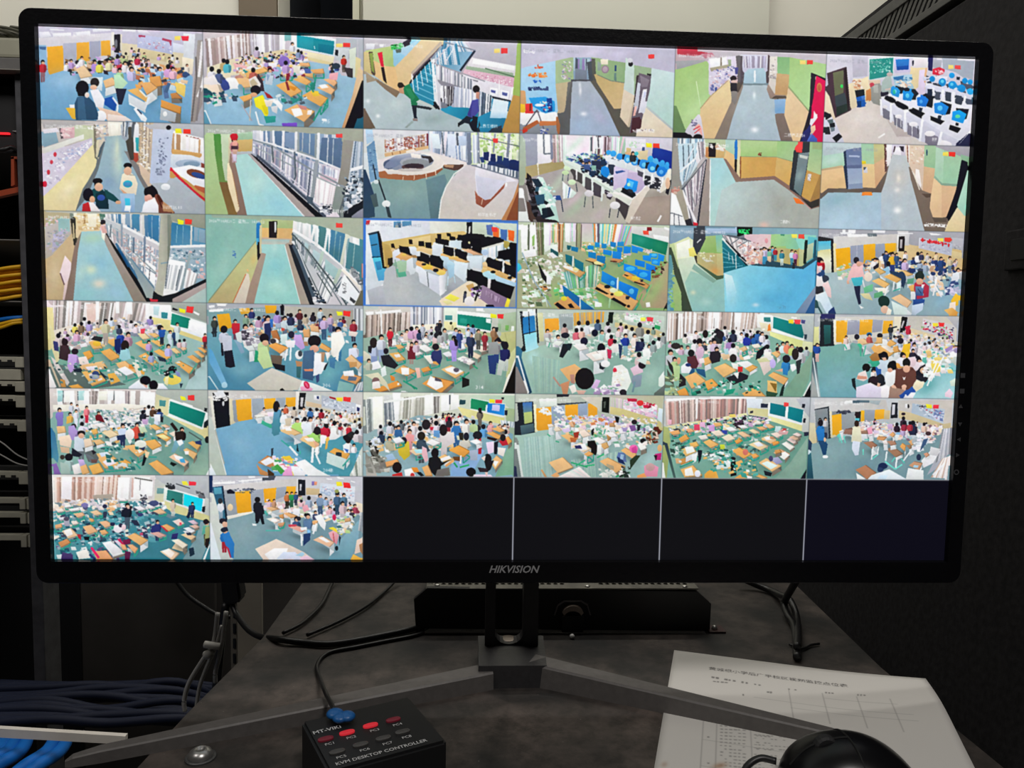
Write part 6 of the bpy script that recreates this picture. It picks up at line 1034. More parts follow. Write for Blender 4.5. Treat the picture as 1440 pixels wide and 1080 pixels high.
TILES[3, 3] = (715, 420, '''
p b8c4b8 16,20 266,22 266,64 16,80
g c8d4c8 b0c0b0 60,24 180,44 46,20 196,22 196,48 52,66;p 20242c 19,21 26,22 30,88 26,86;p e8f0f8 24,21 46,20 46,28 24,30;g 2878b8 3088c8 34,32 36,60 24,32 44,28 46,54 25,60;g 98e0f0 b8e8f0 34,62 44,92 26,60 47,56 50,88 30,92;l 1c2838 8 25,60 47,55;l 182030 7 34,22 36,60;p 1c2028 46,20 48,20 52,74 49,76
p d8d8a8 49,24 58,24 60,72 53,72;p f0a838 61,34 85,33 86,54 62,58;p a0acac 85,26 109,25 109,52 88,54;p e8a840 110,24 129,24 128,44 111,46;p 98a8a8 130,24 146,24 145,40 131,42;p e8a844 146,23 162,22 161,40 147,40;v 110,24 162,22 161,40 111,46 20 3 e8a840 d0a868 a0a8a4 f0b848
p 141c18 170,23 178,23 176,42 168,40;c 178,26 198,24 200,46 178,40 16 20 4 c8d8b8 b0c0a0 d8dcc8
p c8d8cc 198,23 264,30 262,56 198,38;c 200,24 258,34 256,50 200,34 30 22 6 e8f4ec 90b8a0 d8b8c8 a8d8b8 f4f0f0;p 30a060 248,44 257,47 256,53 246,50;p d0c090 180,40 248,52 262,58 260,66 180,48
g a8c8b8 8cb0a4 50,80 100,156 26,92 80,72 180,64 266,80 262,160 38,160 20,104
a .7 c0ecf0 32,92 50,88 52,108 36,112;a .5 b8c8b8 60,92 92,100 80,128 52,124;a .5 80a498 52,128 96,140 84,158 48,158;a .5 b8d8c8 228,120 260,112 252,152 224,148;v 40,96 88,104 84,158 44,158 26 4 a0c0b0 98bcb0 a4c4b4 94b4ac
g 3c7898 204058 20,84 36,156 16,80 21,96 40,158 36,160 15,112;p 88807c 14,116 32,158 15,158;l f0f4f0 14 16,96 34,158
c 64,52 260,60 252,92 68,80 90 24 8 f4f4f4 d8e8dc e8d0b8 a8c0b4 88b0a0 f0e8e8 e8f0ec;c 112,66 248,76 236,108 124,92 60 28 12 f4f4f4 d0e4d8 98b8ac e0c8a8 78a898 f0e0dc
b 95,45 24 c8a8a0;b 119,41 26 e8ecf4;b 134,41 28 e0e4e8;b 151,38 24 506888;b 168,42 24 d8d0d8;b 190,43 20 e0b8c8;b 199,48 22 f0e8e4;b 222,44 30 989890;k 66,54 24 c8c4c4;b 115,53 26 e07080;b 124,52 22 f0c0b0;p f4f8f4 136,48 146,48 144,58 138,56
k 158,56 26 d0e8e0;b 170,54 24 e8f0ec;b 174,64 24 c83048;k 186,52 20 e8d8d8;b 209,51 24 d8dcd8;s 198,62 26 2840a0 88b0b8;p 2840a0 189,69 200,68 201,76 190,74;k 213,62 26 f4e8e0;b 236,56 26 d8ece4;b 245,50 16 88a090;b 255,68 22 e8ece8;b 262,60 20 a0a8a8
e 14182c 146,58 28,30;p e8ece8 110,70 122,68 128,80 118,84;e 1c1c34 128,72 32,34;p 98c8c0 154,60 162,62 160,72 154,70
k 84,64 26 d8d4e0;d 74,76 82,70 94,72 86,80 e8f0e8 60;p 1c2028 92,76 108,76 106,84 100,88 92,100 86,98;e 202430 96,62 36,24;p 1c2830 98,76 106,80 104,88 100,86;d 62,66 68,66 72,74 64,72 dce8e0 40;l 50b090 10 70,74 68,82
d 108,78 124,76 136,84 120,88 f4f0ec 90;p f4f0f0 112,76 128,76 132,82 120,84
e 181420 157,84 34,44;p f4ece8 148,88 166,86 168,106 158,108 148,100;p c83058 167,85 175,87 173,102 168,100;d 130,94 148,88 162,102 144,106 f4e8e0 110;p f8f8f4 140,94 156,92 160,100 148,102;p 202830 154,108 168,112 160,120 154,118;e f0f0f0 164,110 40,30
b 180,72 24 d8ccc8;p e8e4e0 172,80 186,76 188,88 176,92;p 283c60 186,76 193,80 190,100 188,100
p 20284c 216,72 228,74 228,88 214,90;b 226,70 18 303858;k 238,80 24 e8e8e4;p f4f8f4 226,86 242,84 238,104 228,100;b 221,94 30 d8c0c0;b 245,74 24 a0b0b0
p 282028 224,106 232,108 232,116 224,114;p e8c8d8 206,118 224,108 228,124 212,130;e 241c24 226,112 32,32;p 8898a8 210,130 226,128 224,148 214,150 208,140;l 70909c 16 214,140 210,158
p d8e8e0 216,104 236,96 232,112
g f4f4f0 e4ece4 190,120 190,156 178,114 192,111 202,120 208,140 200,156 174,148 176,128;e d83048 180,121 16,22;c 180,120 200,120 196,152 178,144 12 20 4 fff f0f0e0 e8d8c8
p e8b478 87,119 112,110 128,122 112,142 102,138;p c88c68 88,144 104,138 100,160 92,160;l b89080 14 76,132 88,148;p f0e8e0 102,148 112,144 116,156 108,160;p b88878 104,128 112,128 112,144 106,142
e 181518 129,135 82,92;p d8b0a0 114,154 132,155 128,160 118,160
p d8b8e0 140,150 148,136 156,138 148,154;p f0f4f0 152,152 162,144 166,148 158,158;p 60d050 156,156 162,152 164,160 156,161;c 148,152 192,144 190,160 148,160 20 28 3 f0f0f0 a890b8 c8b8d0 78b888 e8e0f0;e 28242c 194,158 30,26
g f4f8f4 d8e4d8 258,128 256,148 254,134 263,122 264,150 254,148;g 707874 5c6860 256,148 256,160 246,160 266,144 266,160
p f0f060 223,32 232,32 232,38 224,38;p f04850 234,31 245,32 244,39 234,38''')
TILES[3, 4] = (925, 425, '''
p c8ccc0 16,18 264,22 264,68 16,68
v 17,19 172,19 168,44 16,66 60 4 c8b4a8 f4f0f0 988880 e0d0c8 786860 fff b8a8a0 d8c4bc fcf8f8
p fff 39,20 43,20 43,60 40,62;p f4f4f4 96,19 102,19 100,48 96,48;p fff 130,19 140,19 140,42 130,42;p f4f0e8 48,56 96,44 96,52 52,66;p f4f4f0 168,20 194,22 192,48 168,42;p e8e0c0 172,34 192,38 192,52 176,48;p 3a8484 180,26 191,26 191,34 180,33
p f0f8f4 194,23 252,38 248,64 193,47;g 188c88 107070 196,26 246,60 196,25 250,40 246,62 195,44;p f4f8f4 193,46 248,62 247,66 193,50;p fff 226,25 236,26 236,29 226,28
g ecf0a8 d8dc90 194,52 246,76 190,50 248,66 246,80 200,64 190,60;p b8c0c0 240,24 264,24 262,68 250,66;p d8dcb0 246,66 262,68 260,84 244,80;p 30404c 248,55 253,55 252,64 248,62
g 8cb8a4 80b0a0 60,60 180,158 16,68 100,46 188,56 244,80 262,88 258,160 14,158
g 88a890 78a48c 240,100 240,158 262,86 256,132 244,160 208,160 236,120;p 141418 259,138 258,160 245,160;l f4f0e0 12 260,134 247,159
c 44,52 180,44 180,66 48,72 80 26 6 f4f4f4 f0e8e0 d8d0d8 e8e0e8 c8d0d0 fff e8d8d0;c 60,68 188,64 192,96 92,96 60 30 3 f4f0f0 e8d4c8 d8c8d8 f0e0d0 88b0a4 fff e8c898
q 20,68 100,50 104,68 32,86 16 26 5 f4f0f4 d8b8d0 404858 e8e4e8 c8d0d8 f0d8dc;q 96,44 180,50 180,62 100,60 20 24 9 303848 f0f0f4 4868a8 e8d8e8 fff c8d0e8;q 188,68 240,76 236,86 192,80 8 24 4 d8d8e0 98c0a8 e88868 c8d888 b0c0d0
p f08838 187,40 190,36 192,48 186,49
k 65,51 20 f0e4e8;b 47,56 20 e8e0d8;e 241c1c 81,54 24,34;b 103,50 30 303438;b 114,43 20 f4f0f4;e 28242c 106,55 34,34;b 128,50 26 303850;b 122,64 26 a888c0;b 151,56 26 2838a0;p 2838a0 148,58 159,64 156,72 149,72;b 164,57 22 2860a8;b 169,51 20 3868b0;b 184,59 26 d8e0f4;k 177,53 22 f0e8f0
e 1c1820 71,67 26,30;s 71,70 30 e8c0d4 d8b0c8;b 63,66 26 f0ecf0;k 96,66 28 d8c4dc;p d8b8d0 66,78 78,78 78,92 68,94
k 100,79 28 28282c;p 28242c 89,84 104,82 106,100 92,104 88,96;p e8c8a0 106,88 120,86 124,94 112,98;b 128,73 28 f0f0f0;p f4f0f0 122,78 134,80 134,92 124,92;p b0d8e0 112,80 120,78 120,88 114,88
d 140,78 148,74 152,80 144,84 e8c090 40 t;d 158,72 170,70 176,76 164,78 f4e8d8 30 t;p 1c1c24 168,84 184,72 188,78 172,96 166,98;b 186,75 26 f0e8ec;p f4f0e8 180,84 192,84 192,96 180,94;p d8d8a8 168,96 184,94 192,102 172,104;g e8d8d0 d8c8c0 180,104 192,116 172,102 192,100 192,114 180,124
d 192,86 200,83 208,88 202,94 f0c080 50 w;k 212,70 24 d8ecf0;k 219,69 24 f09070;k 227,74 24 c8d880;e c8b8f0 195,104 26,40
b 242,80 34 d0d0d4;e 2c2424 233,88 30,50;b 252,78 20 b8c4c8;p f4f8f8 222,106 232,104 236,112 228,118;p 303438 234,100 244,96 240,120 236,122
k 217,96 30 3888c8;p 3080c0 212,106 222,104 220,124 212,122;e 24202a 218,96 34,34;p e0b098 198,116 212,112 212,118
d 95,111 114,103 134,115 112,127 f0c07c 40 t;p d8ecec 124,122 128,122 125,148 122,148;p 209878 116,148 132,146 128,154 112,158
p f4f4f4 132,102 152,99 166,108 152,114;d 148,112 160,106 169,110 156,118 ecb060 30 w;e 2c2424 128,95 30,36;p f0f0e8 124,102 136,104 138,114 128,112;p d83030 136,109 144,109 144,118 136,118;p 24242c 116,128 140,118 154,124 152,130 128,140;p f4f0ec 128,120 138,118 136,130;p 28282e 140,140 144,144 140,148
d 76,96 86,92 91,102 80,107 f0b870 50 w;s 58,86 32 5c2c34 2c5880;p 582c34 50,92 64,90 70,104 66,112 54,112;p 285880 64,112 80,114 82,128 68,120;e 1c1c20 57,86 28,30;p f4e8e8 70,96 78,94 80,102 72,104
p f4f4f8 40,108 50,100 58,112 54,120 40,120;e 283870 52,106 24,14;k 22,84 34 c8ccd0;e 302c2c 31,74 40,26;s 29,96 28 b8d090 c0a878;p b8d498 24,106 38,108 38,132 28,132;p 2c2c2c 16,96 26,108 28,124 20,112;p 50544c 16,112 26,128 28,140 18,132;e e0a888 36,99 16,30
d 46,126 64,118 82,133 58,146 f0bc78 40 t;d 80,134 92,129 103,140 84,149 f0ac58 20 t;p 282428 38,120 48,130 48,140 36,144;c 16,120 40,132 32,158 16,158 16 24 5 c8d8a0 e8e0d0 687860 a8b888
d 33,150 48,144 54,160 38,160 e8a04c 10 t;l 30a088 12 48,144 54,152;d 143,154 166,143 184,160 148,160 f0b468 10 b;d 187,124 196,118 221,129 214,140 ecb470 30 w;p e8c078 186,132 202,134 202,154 186,152;p 88682c 190,136 202,138 200,152;p 1c2c28 210,144 216,136 212,158 206,159;p 30503c 184,150 204,154 200,159 184,159
c 56,136 180,132 172,156 60,156 22 24 7 288c70 50b098 a8c8bc 20403c d8e4e0
p f8d838 221,30 230,30 230,37 222,36;p f04850 231,30 242,30 241,38 232,37;p 505088 243,30 250,31 249,37 243,36''')
TILES[3, 5] = (1125, 430, '''
p b8bcc0 26,17 267,19 266,60 26,60
g dcdad4 d0ccc4 60,20 160,40 60,19 162,19 160,50 60,64;p e8e0c8 160,19 174,19 172,36 160,48
p 20262c 35,18 60,18 58,68 35,69;g 2c6868 204848 48,32 48,60 41,33 53,33 53,64 42,66;p 2c2c60 36,17 60,17 60,22 36,23;p e0e0a0 24,36 33,36 33,66 26,66;p f0ecd8 57,24 62,24 63,64 58,65
p f0b030 62,26 81,25 80,62 62,62;p a0a4b4 82,25 102,25 101,48 80,50;p f0b030 102,24 124,24 122,48 101,50;p a0a4b4 124,24 141,25 139,44 123,46;p f0b030 142,26 158,26 157,46 140,48
p 18181c 173,19 183,20 178,46 169,50;p c0bcc0 175,26 178,26 174,38 171,38
g c8c4bc d8d0c0 184,22 264,60 182,19 267,19 264,66 186,36;p d0cccc 209,22 264,34 262,62 206,46;c 210,26 260,38 260,58 208,40 44 14 4 d84858 303858 c02848 88b078 e8e8f0 784888 f4f4f8;p d8c8a8 188,38 240,54 262,66 260,74 186,48;p b8b8bc 248,19 267,20 266,40
g 7cb0a8 70a8b4 60,80 60,154 34,70 90,66 120,80 120,156 36,156 26,100;a .5 8cb8c4 44,112 84,104 84,140 48,144;g 90c8d0 b0dce0 230,120 240,152 260,96 262,156 196,156 216,128;a .6 4c9898 212,120 236,128 220,148 200,148
g 203844 a8bcc0 24,80 28,140 22,76 27,80 36,155 33,155 22,112;g b0b4b0 a0a4a4 22,120 28,154 21,112 32,155 20,155;l e8f0f0 10 23,88 33,154
s 30,66 22 2850a8 d8b0a8;p 2850a0 26,70 33,70 33,78 27,78
c 152,38 260,58 256,92 152,68 110 24 8 f4f0f4 e8d0d0 f0e0c0 d8c8e0 c8d0d8 e8c890 f4e8e8 a0b0b8
q 156,38 264,58 260,76 160,64 26 20 3 f0ecf0 d8d0e0 c8b8e0 e8dcd0 b8c8dc f0d8dc
k 184,37 18 c83048;p c83048 178,36 188,34 186,42 180,42;s 154,34 18 303438 48505c;l 303438 12 156,38 165,36
d 96,58 108,56 122,63 108,66 ecc898 90 w;l 40b890 10 102,66 104,86;l 48b898 10 112,68 108,86;d 74,56 84,55 86,62 76,64 e8e8e0 60 w;l 48b898 10 76,66 80,74;k 79,53 18 e8d0c8;e 282430 97,53 22,24;e 3070a8 118,49 24,18;k 118,50 20 c86058;e 24202a 136,51 24,22;k 136,54 20 905048;d 130,54 140,54 140,64 130,64 e8b878 40 w;p f0f0ec 140,56 148,58 148,68 140,68
d 120,72 136,67 160,80 152,86 ecb468 40 w;p f4e8d8 136,68 150,70 160,78 154,80;d 148,66 154,58 164,64 158,68 ecb468 30 w;d 158,70 166,68 168,78 160,80 e0a860 40 w;p a87840 118,86 130,83 134,90 122,93;l 38a888 12 116,96 136,98;l 38a888 12 120,92 124,100;d 166,100 176,96 176,104 168,106 eca850 40 w
e 28222c 171,60 26,26;p f0c030 176,66 188,64 186,80 180,84 174,76;p f0c038 180,78 186,78 183,88 180,88;k 194,66 24 d8d0dc;k 192,76 22 302c3c;k 176,84 28 e8e8f4;p e8d0d8 184,88 196,86 198,100 186,102
e 14141a 143,85 34,36;s 143,88 30 c8d8e8 c8d4e0;p c8d8e4 136,96 150,94 150,112 140,114 134,110;p e0b098 138,88 146,88 144,94
k 202,92 24 e8dce4;e 20202a 210,112 50,50;e d8b090 209,110 26,26;p 24242c 200,120 216,120 214,128 206,128;p f4e8c8 198,130 210,128 208,138 196,140
c 200,80 262,64 258,112 212,120 50 28 5 f4f4f4 e8e0e0 f0d880 d8ecec 60b8a8 fff c8d0c8;p f0d860 222,98 236,98 238,112 226,114;p e8c080 214,78 222,76 224,86 216,86;l fff 14 232,96 216,136;l fff 12 244,86 222,128;p a890c8 246,74 260,66 258,74 248,80
e 14141a 155,103 32,34;p f0f4f4 146,112 160,110 162,130 152,136 144,124;e e0a890 153,109 22,18
s 181,98 40 684038;p 684038 166,108 180,104 194,112 192,128 184,140 166,138 160,136;e 1c1a1c 181,97 34,38;e e8b498 181,107 30,32;p f4f0f0 174,120 177,122 180,120 178,126 176,126;e e8b8a0 177,137 22,18;e e8b8a0 160,138 16,16
e 181418 113,105 34,36;p f0dcd8 100,114 112,109 116,124 108,128 96,124;p d89880 98,118 114,120 114,124 98,124;k 125,110 18 f0e8e8;p 2858a8 131,108 138,107 138,116 132,118
e 20242c 137,125 36,46;e 2c2028 125,128 46,44;p e0b098 132,130 138,132 132,138;p e4dcf0 96,138 120,130 138,140 138,156 96,156;p f4f0f4 138,138 152,138 150,154 138,154;p 1c2428 88,124 94,122 96,144 90,136
g a88878 98786c 160,140 160,156 154,138 176,144 168,156 152,156;p 2850a0 168,152 190,141 192,144 174,156;l e8e8f0 12 180,150 178,156;l f0f0f4 14 190,148 186,156
p f4d8e8 246,148 254,140 260,148 256,156 246,154;p d8e8d8 254,128 262,124 262,136 256,136
p f8e040 225,30 234,30 234,36 226,36;p f03838 235,29 245,30 244,36 236,36''')
TILES[4, 0] = (60, 535, '''
p d8d0cc 12,15 190,16 190,60 12,60
v 13,15 190,17 188,42 16,46 26 6 f8f8f8 c8bcb8 fcfcfc e8e4dc b8aca8 f4f4f0 d8d0cc;p a8d8d8 24,16 33,16 32,34 24,35;p fcfcf4 34,16 45,16 44,35 34,36;p 405458 33,16 34,16 34,37 33,37;p b8e0e0 59,17 69,16 68,32 59,32;p fff 70,16 80,16 79,36 70,36;l 40545c 6 58,17 58,33;p f4f4e8 93,17 108,16 107,32 93,32;p f8fcfc 109,16 119,16 118,32 109,32;l 485458 7 120,16 119,33;v 77,17 93,17 90,46 78,48 6 3 b0a4a0 8a807c d0c4c0;v 139,17 147,17 147,42 138,42 4 4 a89ca0 d8ccc8 888084;p fff 120,16 138,17 138,40 120,40;p fff 170,18 189,19 188,43 168,42
p f0ece0 16,40 140,38 180,42 140,50 40,52 16,48
p b0b8b0 189,17 280,19 280,52 216,28 192,26;g d8d4b0 e8e0a8 192,26 210,60 190,22 213,30 212,58 188,46;p 4c9494 196,32 207,33 206,43 196,42
p f0f4f0 212,31 275,53 269,81 211,56;g 159080 0f7468 214,36 268,76 214,34 274,54 268,78 212,54;p e8f0ec 210,56 269,80 268,83 210,59
g e8e4b0 d8d098 216,64 268,92 208,58 269,82 278,76 280,96 264,96 212,68;p 1c2428 272,45 277,46 276,51 272,50;p 1c2428 272,70 278,70 276,79 272,78
g 88b0a8 78a498 60,80 160,158 16,52 100,48 210,60 268,92 280,104 280,158 16,158;g 80a498 98b8a4 250,120 270,156 280,100 280,160 236,158 260,128
e 1c2024 277,99 20,30;p f0f4f4 280,148 281,160 274,160
c 60,48 176,46 180,76 68,80 110 26 6 f4f4f8 f0e8e0 b8c4cc 98b8b4 d8c8b8 5c8088 fff d8d0dc;c 96,58 180,60 172,84 104,84 40 26 9 fff f4e8e0 a8b8bc 404c58 d8d8e0;c 68,80 216,76 208,112 84,112 60 26 4 f0c890 3c9088 f4f0ec 60a098 c8d0cc 405058 ecb870
q 160,42 200,50 198,64 166,60 8 22 4 fff 303848 d8e4f4 484048
d 98,86 114,82 128,90 112,96 f0d8b0 40 w;d 86,72 98,70 108,76 96,79 f4f0f0 30 w;d 116,50 124,49 128,54 120,55 fff 20 w;d 80,82 90,80 92,88 84,90 ecb868 40 t;d 178,75 188,73 200,80 190,83 f0bc70 30 w;d 189,91 202,88 216,96 208,102 ecb060 40 w;p f4e8a0 192,92 204,90 212,96 204,98;d 212,88 222,84 228,90 220,94 f4dcc8 40 w;d 198,74 206,73 214,77 206,79 f0c8a8 20 w
s 47,38 18 d8dce8 c8ccd8;s 57,41 16 e0e0e8 d0d0d8;s 55,50 20 e8ecf8 e0e4f0;s 73,44 20 f08890 c83048;s 27,48 26 8878c8 7068b0;p 8878c4 23,52 33,52 33,74 24,76;k 45,55 22 e8b868;p e8b858 39,60 48,58 46,70 39,72;b 65,60 20 c8ccd8;k 93,53 20 781c28;p 701c28 88,58 98,58 104,70 96,68 88,64;b 65,72 26 e0e0f0;p e8dcf0 60,74 74,78 76,84
b 178,43 22 f0f0f4;b 168,52 22 282c38;k 185,45 22 584030;b 196,49 20 3c5898;p f4f4fc 186,56 198,56 198,68 188,68;p c8a8d0 166,64 176,64 176,74 168,72;p 282830 198,60 203,60 202,70 198,69
b 51,76 34 b098d8;p b49cd8 42,76 52,74 58,88 48,94 42,86;s 134,75 28 c8d8f0 283458;p d0dcf4 125,82 140,80 140,90 128,94;p 283458 124,92 139,90 139,98 125,100;s 158,73 24 d05040 303030;p d05040 148,80 158,80 161,96 154,98;p c8dcb8 160,76 172,78 176,86 164,86;p 283038 160,88 172,88 170,94 162,94;e f0ece8 146,90 40,50
s 234,81 28 241c1c 70a0b0;p 28201c 222,86 236,84 237,98 224,102;l 28201c 26 216,71 226,84;p 78a8b8 222,100 234,102 222,120 216,120;p f4f8fc 225,101 234,98 237,105 230,110
d 138,109 158,106 176,118 160,128 ecb878 50 t;d 168,102 188,98 200,109 184,116 eab060 40 w;p 303858 160,107 172,111 170,118 159,112;p f4f4f0 158,114 168,118 162,122;e e8ece0 164,106 50,34;p 141820 170,124 175,128 170,142 166,143;p f0d0a8 172,118 180,120 176,130 172,128
d 86,123 108,119 140,144 104,147 ecb878 30 t;p d8e4f8 94,121 108,119 114,124 98,128;p f0e8f8 100,136 112,128 124,138 108,144;d 128,136 138,132 148,138 136,148 eaac58 20 t;l 38a090 14 146,128 164,148;l 409c90 12 90,112 112,112;l 38a090 12 178,128 192,128
d 178,139 192,133 220,154 200,159 ecb064 20 b;d 212,128 222,122 246,136 238,144 f0c8a8 50 b;p f8f4f8 220,124 236,128 236,136 224,132;p 50a8d8 230,132 238,130 240,138 232,137;p 181c1c 216,136 226,140 220,144 214,140;d 236,116 242,113 260,122 254,132 e8bc80 40 b;p f4f0f8 238,118 246,118 246,124 240,124;d 244,104 252,101 266,108 260,116 e0b068 30 b;p 283868 256,102 266,100 268,108 258,106;l 50605c 10 246,86 268,100
s 64,88 34 d0dce8 687078;p d0dce8 52,94 64,92 72,108 68,118 52,118;e 201c20 64,88 34,24;e e0b098 64,92 26,22;p 606868 66,112 84,114 94,130 88,138 76,136;p 28242c 80,114 90,120 84,124;p 687078 68,120 80,138 88,138 84,128;p 6c4c48 80,132 92,132 90,138 82,138
d 22,76 36,76 38,86 24,88 ecc088 60 w;p f4dcc4 26,94 44,90 48,100 46,112 28,108;p d8b898 28,110 44,112 44,122 30,120;p 202430 48,112 66,124 60,128 48,126;d 68,98 80,96 84,108 70,112 f0d8c0 40 w;d 84,100 96,98 104,104 90,108 ecc088 30 w
b 43,128 34 a8c4c0;e 1c1820 43,128 34,32;e 3c3430 32,128 20,20;p a8c0b8 28,136 42,140 46,158 30,158;p f0ece8 48,142 60,138 66,154 52,158;p c8b0e0 58,132 68,132 72,144 62,144;d 62,144 72,140 78,154 66,158 ecb878 10 w;d 76,143 94,138 102,152 84,158 ecb460 10 b;g 3c78a0 508ca8 16,84 22,128 14,80 20,88 26,128 24,138 15,128;p 8868b0 16,140 22,138 30,158 18,158
c 104,108 160,112 152,152 112,148 14 26 5 3c9c94 78b0a8 2c6c6c d8dcd8
p f0f030 231,25 239,27 242,33 233,32;p f03838 244,24 255,24 255,33 244,32;p fff 236,36 254,42 248,42''')
TILES[4, 1] = (285, 535, '''
p c4c4c0 11,18 272,20 272,64 11,60
g d4d0cc c8c4bc 60,20 160,30 43,19 162,19 160,50 46,66
p 15171f 16,20 43,19 45,75 21,79;p e0e4e8 17,19 34,18 40,26 24,30;c 14,24 42,26 41,33 14,32 12 16 2 fff f0f0f0;e c8ccd0 34,38 10,22;p d8d0b0 44,30 50,30 52,70 46,73;p e0ddd0 11,26 16,26 22,80 18,80
p f0ae2c 55,32 81,30 82,63 58,65;p a0acb8 82,30 102,29 103,48 84,62;p f0ae2c 103,30 122,29 122,46 104,48;p a0acb8 123,29 139,28 138,44 124,45;p f0ae2c 140,28 156,28 156,43 140,44;p 98a0a8 49,33 55,32 58,66 52,68
p 1c1c20 163,20 174,20 170,48 161,48;p c8c4c8 165,28 170,28 168,44 164,43;p e8e4dc 157,19 163,19 161,48 156,46
g c8ccc8 d4d0cc 180,24 260,50 174,20 272,22 272,64 240,60 174,36;g b8c0cc c8d0dc 200,30 256,52 200,24 259,38 257,58 200,43;c 204,28 256,40 254,54 202,40 30 14 3 d0d8e4 98a4b4 e4e8f0;p d8c0a0 174,34 200,40 200,46 174,43;p c8b890 198,46 258,60 272,62 270,76 250,70;p f4f4f8 258,39 267,41 266,56 258,54;p 303868 260,44 265,46 264,52 260,51;p e8e8ec 187,24 198,25 197,33 187,32;p 304070 192,26 196,26 196,31 192,30
g 7cb0cc 6ca4c8 80,80 60,156 22,81 84,66 132,88 180,112 260,124 248,158 40,160;a .6 90bcd4 40,96 80,88 84,124 52,124;a .5 88b4cc 64,128 96,124 84,156 52,156;g 58a0b4 4c98a8 180,112 220,152 140,104 264,100 252,158 204,158 152,120
g c8d0c8 b8c4b8 12,60 20,140 11,58 18,76 40,158 12,158;l f0f4f0 8 19,80 39,158;g f0f4f8 d8e4ec 16,140 20,160 12,138 22,158 12,160;l a8b0a8 10 20,82 36,140
v 248,158 273,112 273,160 252,160 9 3 484c44 c8d0c8 f0f0ec 8a9488 d8dcd4
c 128,46 260,54 256,84 132,80 130 24 8 f8f4f4 f4e4d8 f0e8e8 e8d4c0 d8e0e4 fff f0dcd8 a8bcc0;q 128,44 266,52 268,80 132,66 46 20 5 f8f8f8 e8ecf4 f4e0d8 fff f0ece8 d8e4ec c83040
k 103,47 18 e8d8d4;d 86,58 100,56 108,60 92,62 f0f0e8 50 w;d 96,54 112,53 120,58 104,59 f4e8e0 60 w;p f4e4f0 108,52 120,52 118,60 110,60;p 40b090 100,66 116,76 114,80 98,72;k 140,43 18 d86848;b 154,46 20 d8c8b8;k 170,46 22 f4e8e0;b 181,48 20 4878b0;p 4070a8 176,54 186,54 185,62 178,62;b 192,48 20 f4f4f8;b 200,50 20 a82838;p f0f0f4 128,58 140,56 144,68 130,70;p d8c8b0 138,64 150,62 148,76 140,76
e 24202a 124,43 28,46;s 126,44 26 5890b0 4c8ca0;p 5c98b8 120,52 131,50 128,66 118,66;p 4c8ca0 118,66 128,64 129,90 120,93 116,88;e 20191f 123,44 24,44
k 159,66 28 b8e080;p b8e47c 150,74 166,70 168,88 158,92 150,84;k 181,64 30 f4f4f8;b 172,64 26 f8f8f8;p e8eef4 168,72 184,70 182,90 170,92;d 132,83 148,79 166,88 154,92 f0c890 80 w;p fff 138,79 148,79 150,84 140,84
k 192,84 30 a8d878;p a8dc74 176,92 190,88 198,100 186,104;e 241c22 193,84 30,36;d 163,98 176,93 197,106 191,116 f0c890 70 w;p f8f4f0 170,96 186,96 190,102 176,102;p e8b090 186,100 196,108 190,112
b 209,76 24 c82840;p c82840 198,80 210,80 214,90 200,90;e 201c20 208,75 20,22;k 209,60 18 f8f4f4;k 194,62 18 f0ece8;b 222,71 26 f0ece4;p f4f4f4 216,80 226,78 224,96 214,98;p e8b858 208,98 212,96 210,114 206,116;p a82838 228,78 236,78 234,84 228,82;l fff 14 206,92 198,112;p f4f4f8 198,92 208,92 206,106 198,106
d 213,120 222,113 248,123 242,132 e8ac58 80 w;p 28343c 225,120 234,121 234,128 224,126;k 245,100 32 e8ecf4;e 1c181e 245,100 24,28;p f0f4f8 236,108 248,106 248,120 238,120;p 3868c0 238,114 246,116 244,122;e 28282c 251,91 22,28;b 260,86 26 d8d0d4;k 255,108 20 f4f4f8
g d8e8e4 c0d8d4 212,120 220,152 210,120 242,132 238,150 208,138;l 48b0a0 12 164,118 164,124;l 40a8a0 12 132,100 150,114;l 40a898 12 236,144 248,130
l f4f4f8 18 146,110 160,126;l f4f4f8 16 190,122 198,140;l f8f8fc 22 186,112 184,138;p fff 190,112 196,110 194,124 188,120;p 1c2c34 159,104 162,120 158,118
d 92,138 108,126 128,132 120,148 c88858 30 b;p f0f0f8 97,136 112,128 122,136 106,143;p 303c48 115,114 119,113 118,128 115,128;p c88c58 90,140 100,150 109,154 110,160 96,158;p 48301c 109,148 120,156 120,160 110,160
c 120,128 160,130 156,158 120,148 22 34 5 f4d868 fff e8d8f0 58a868 f0e8f4 e08898;p f0c840 132,128 146,126 152,132 140,134;p f0a8d8 136,152 148,143 152,160 134,160;p 48a048 120,144 126,140 138,152 132,158;p f4f4f8 148,143 160,144 176,158 154,160
g ffffff e8ecec 170,138 196,160 154,138 172,132 192,148 214,160 178,160
p f8e040 225,28 236,28 236,35 226,34;p f03838 237,27 250,28 249,36 237,34;p a82830 213,26 224,29 224,32 214,29''')
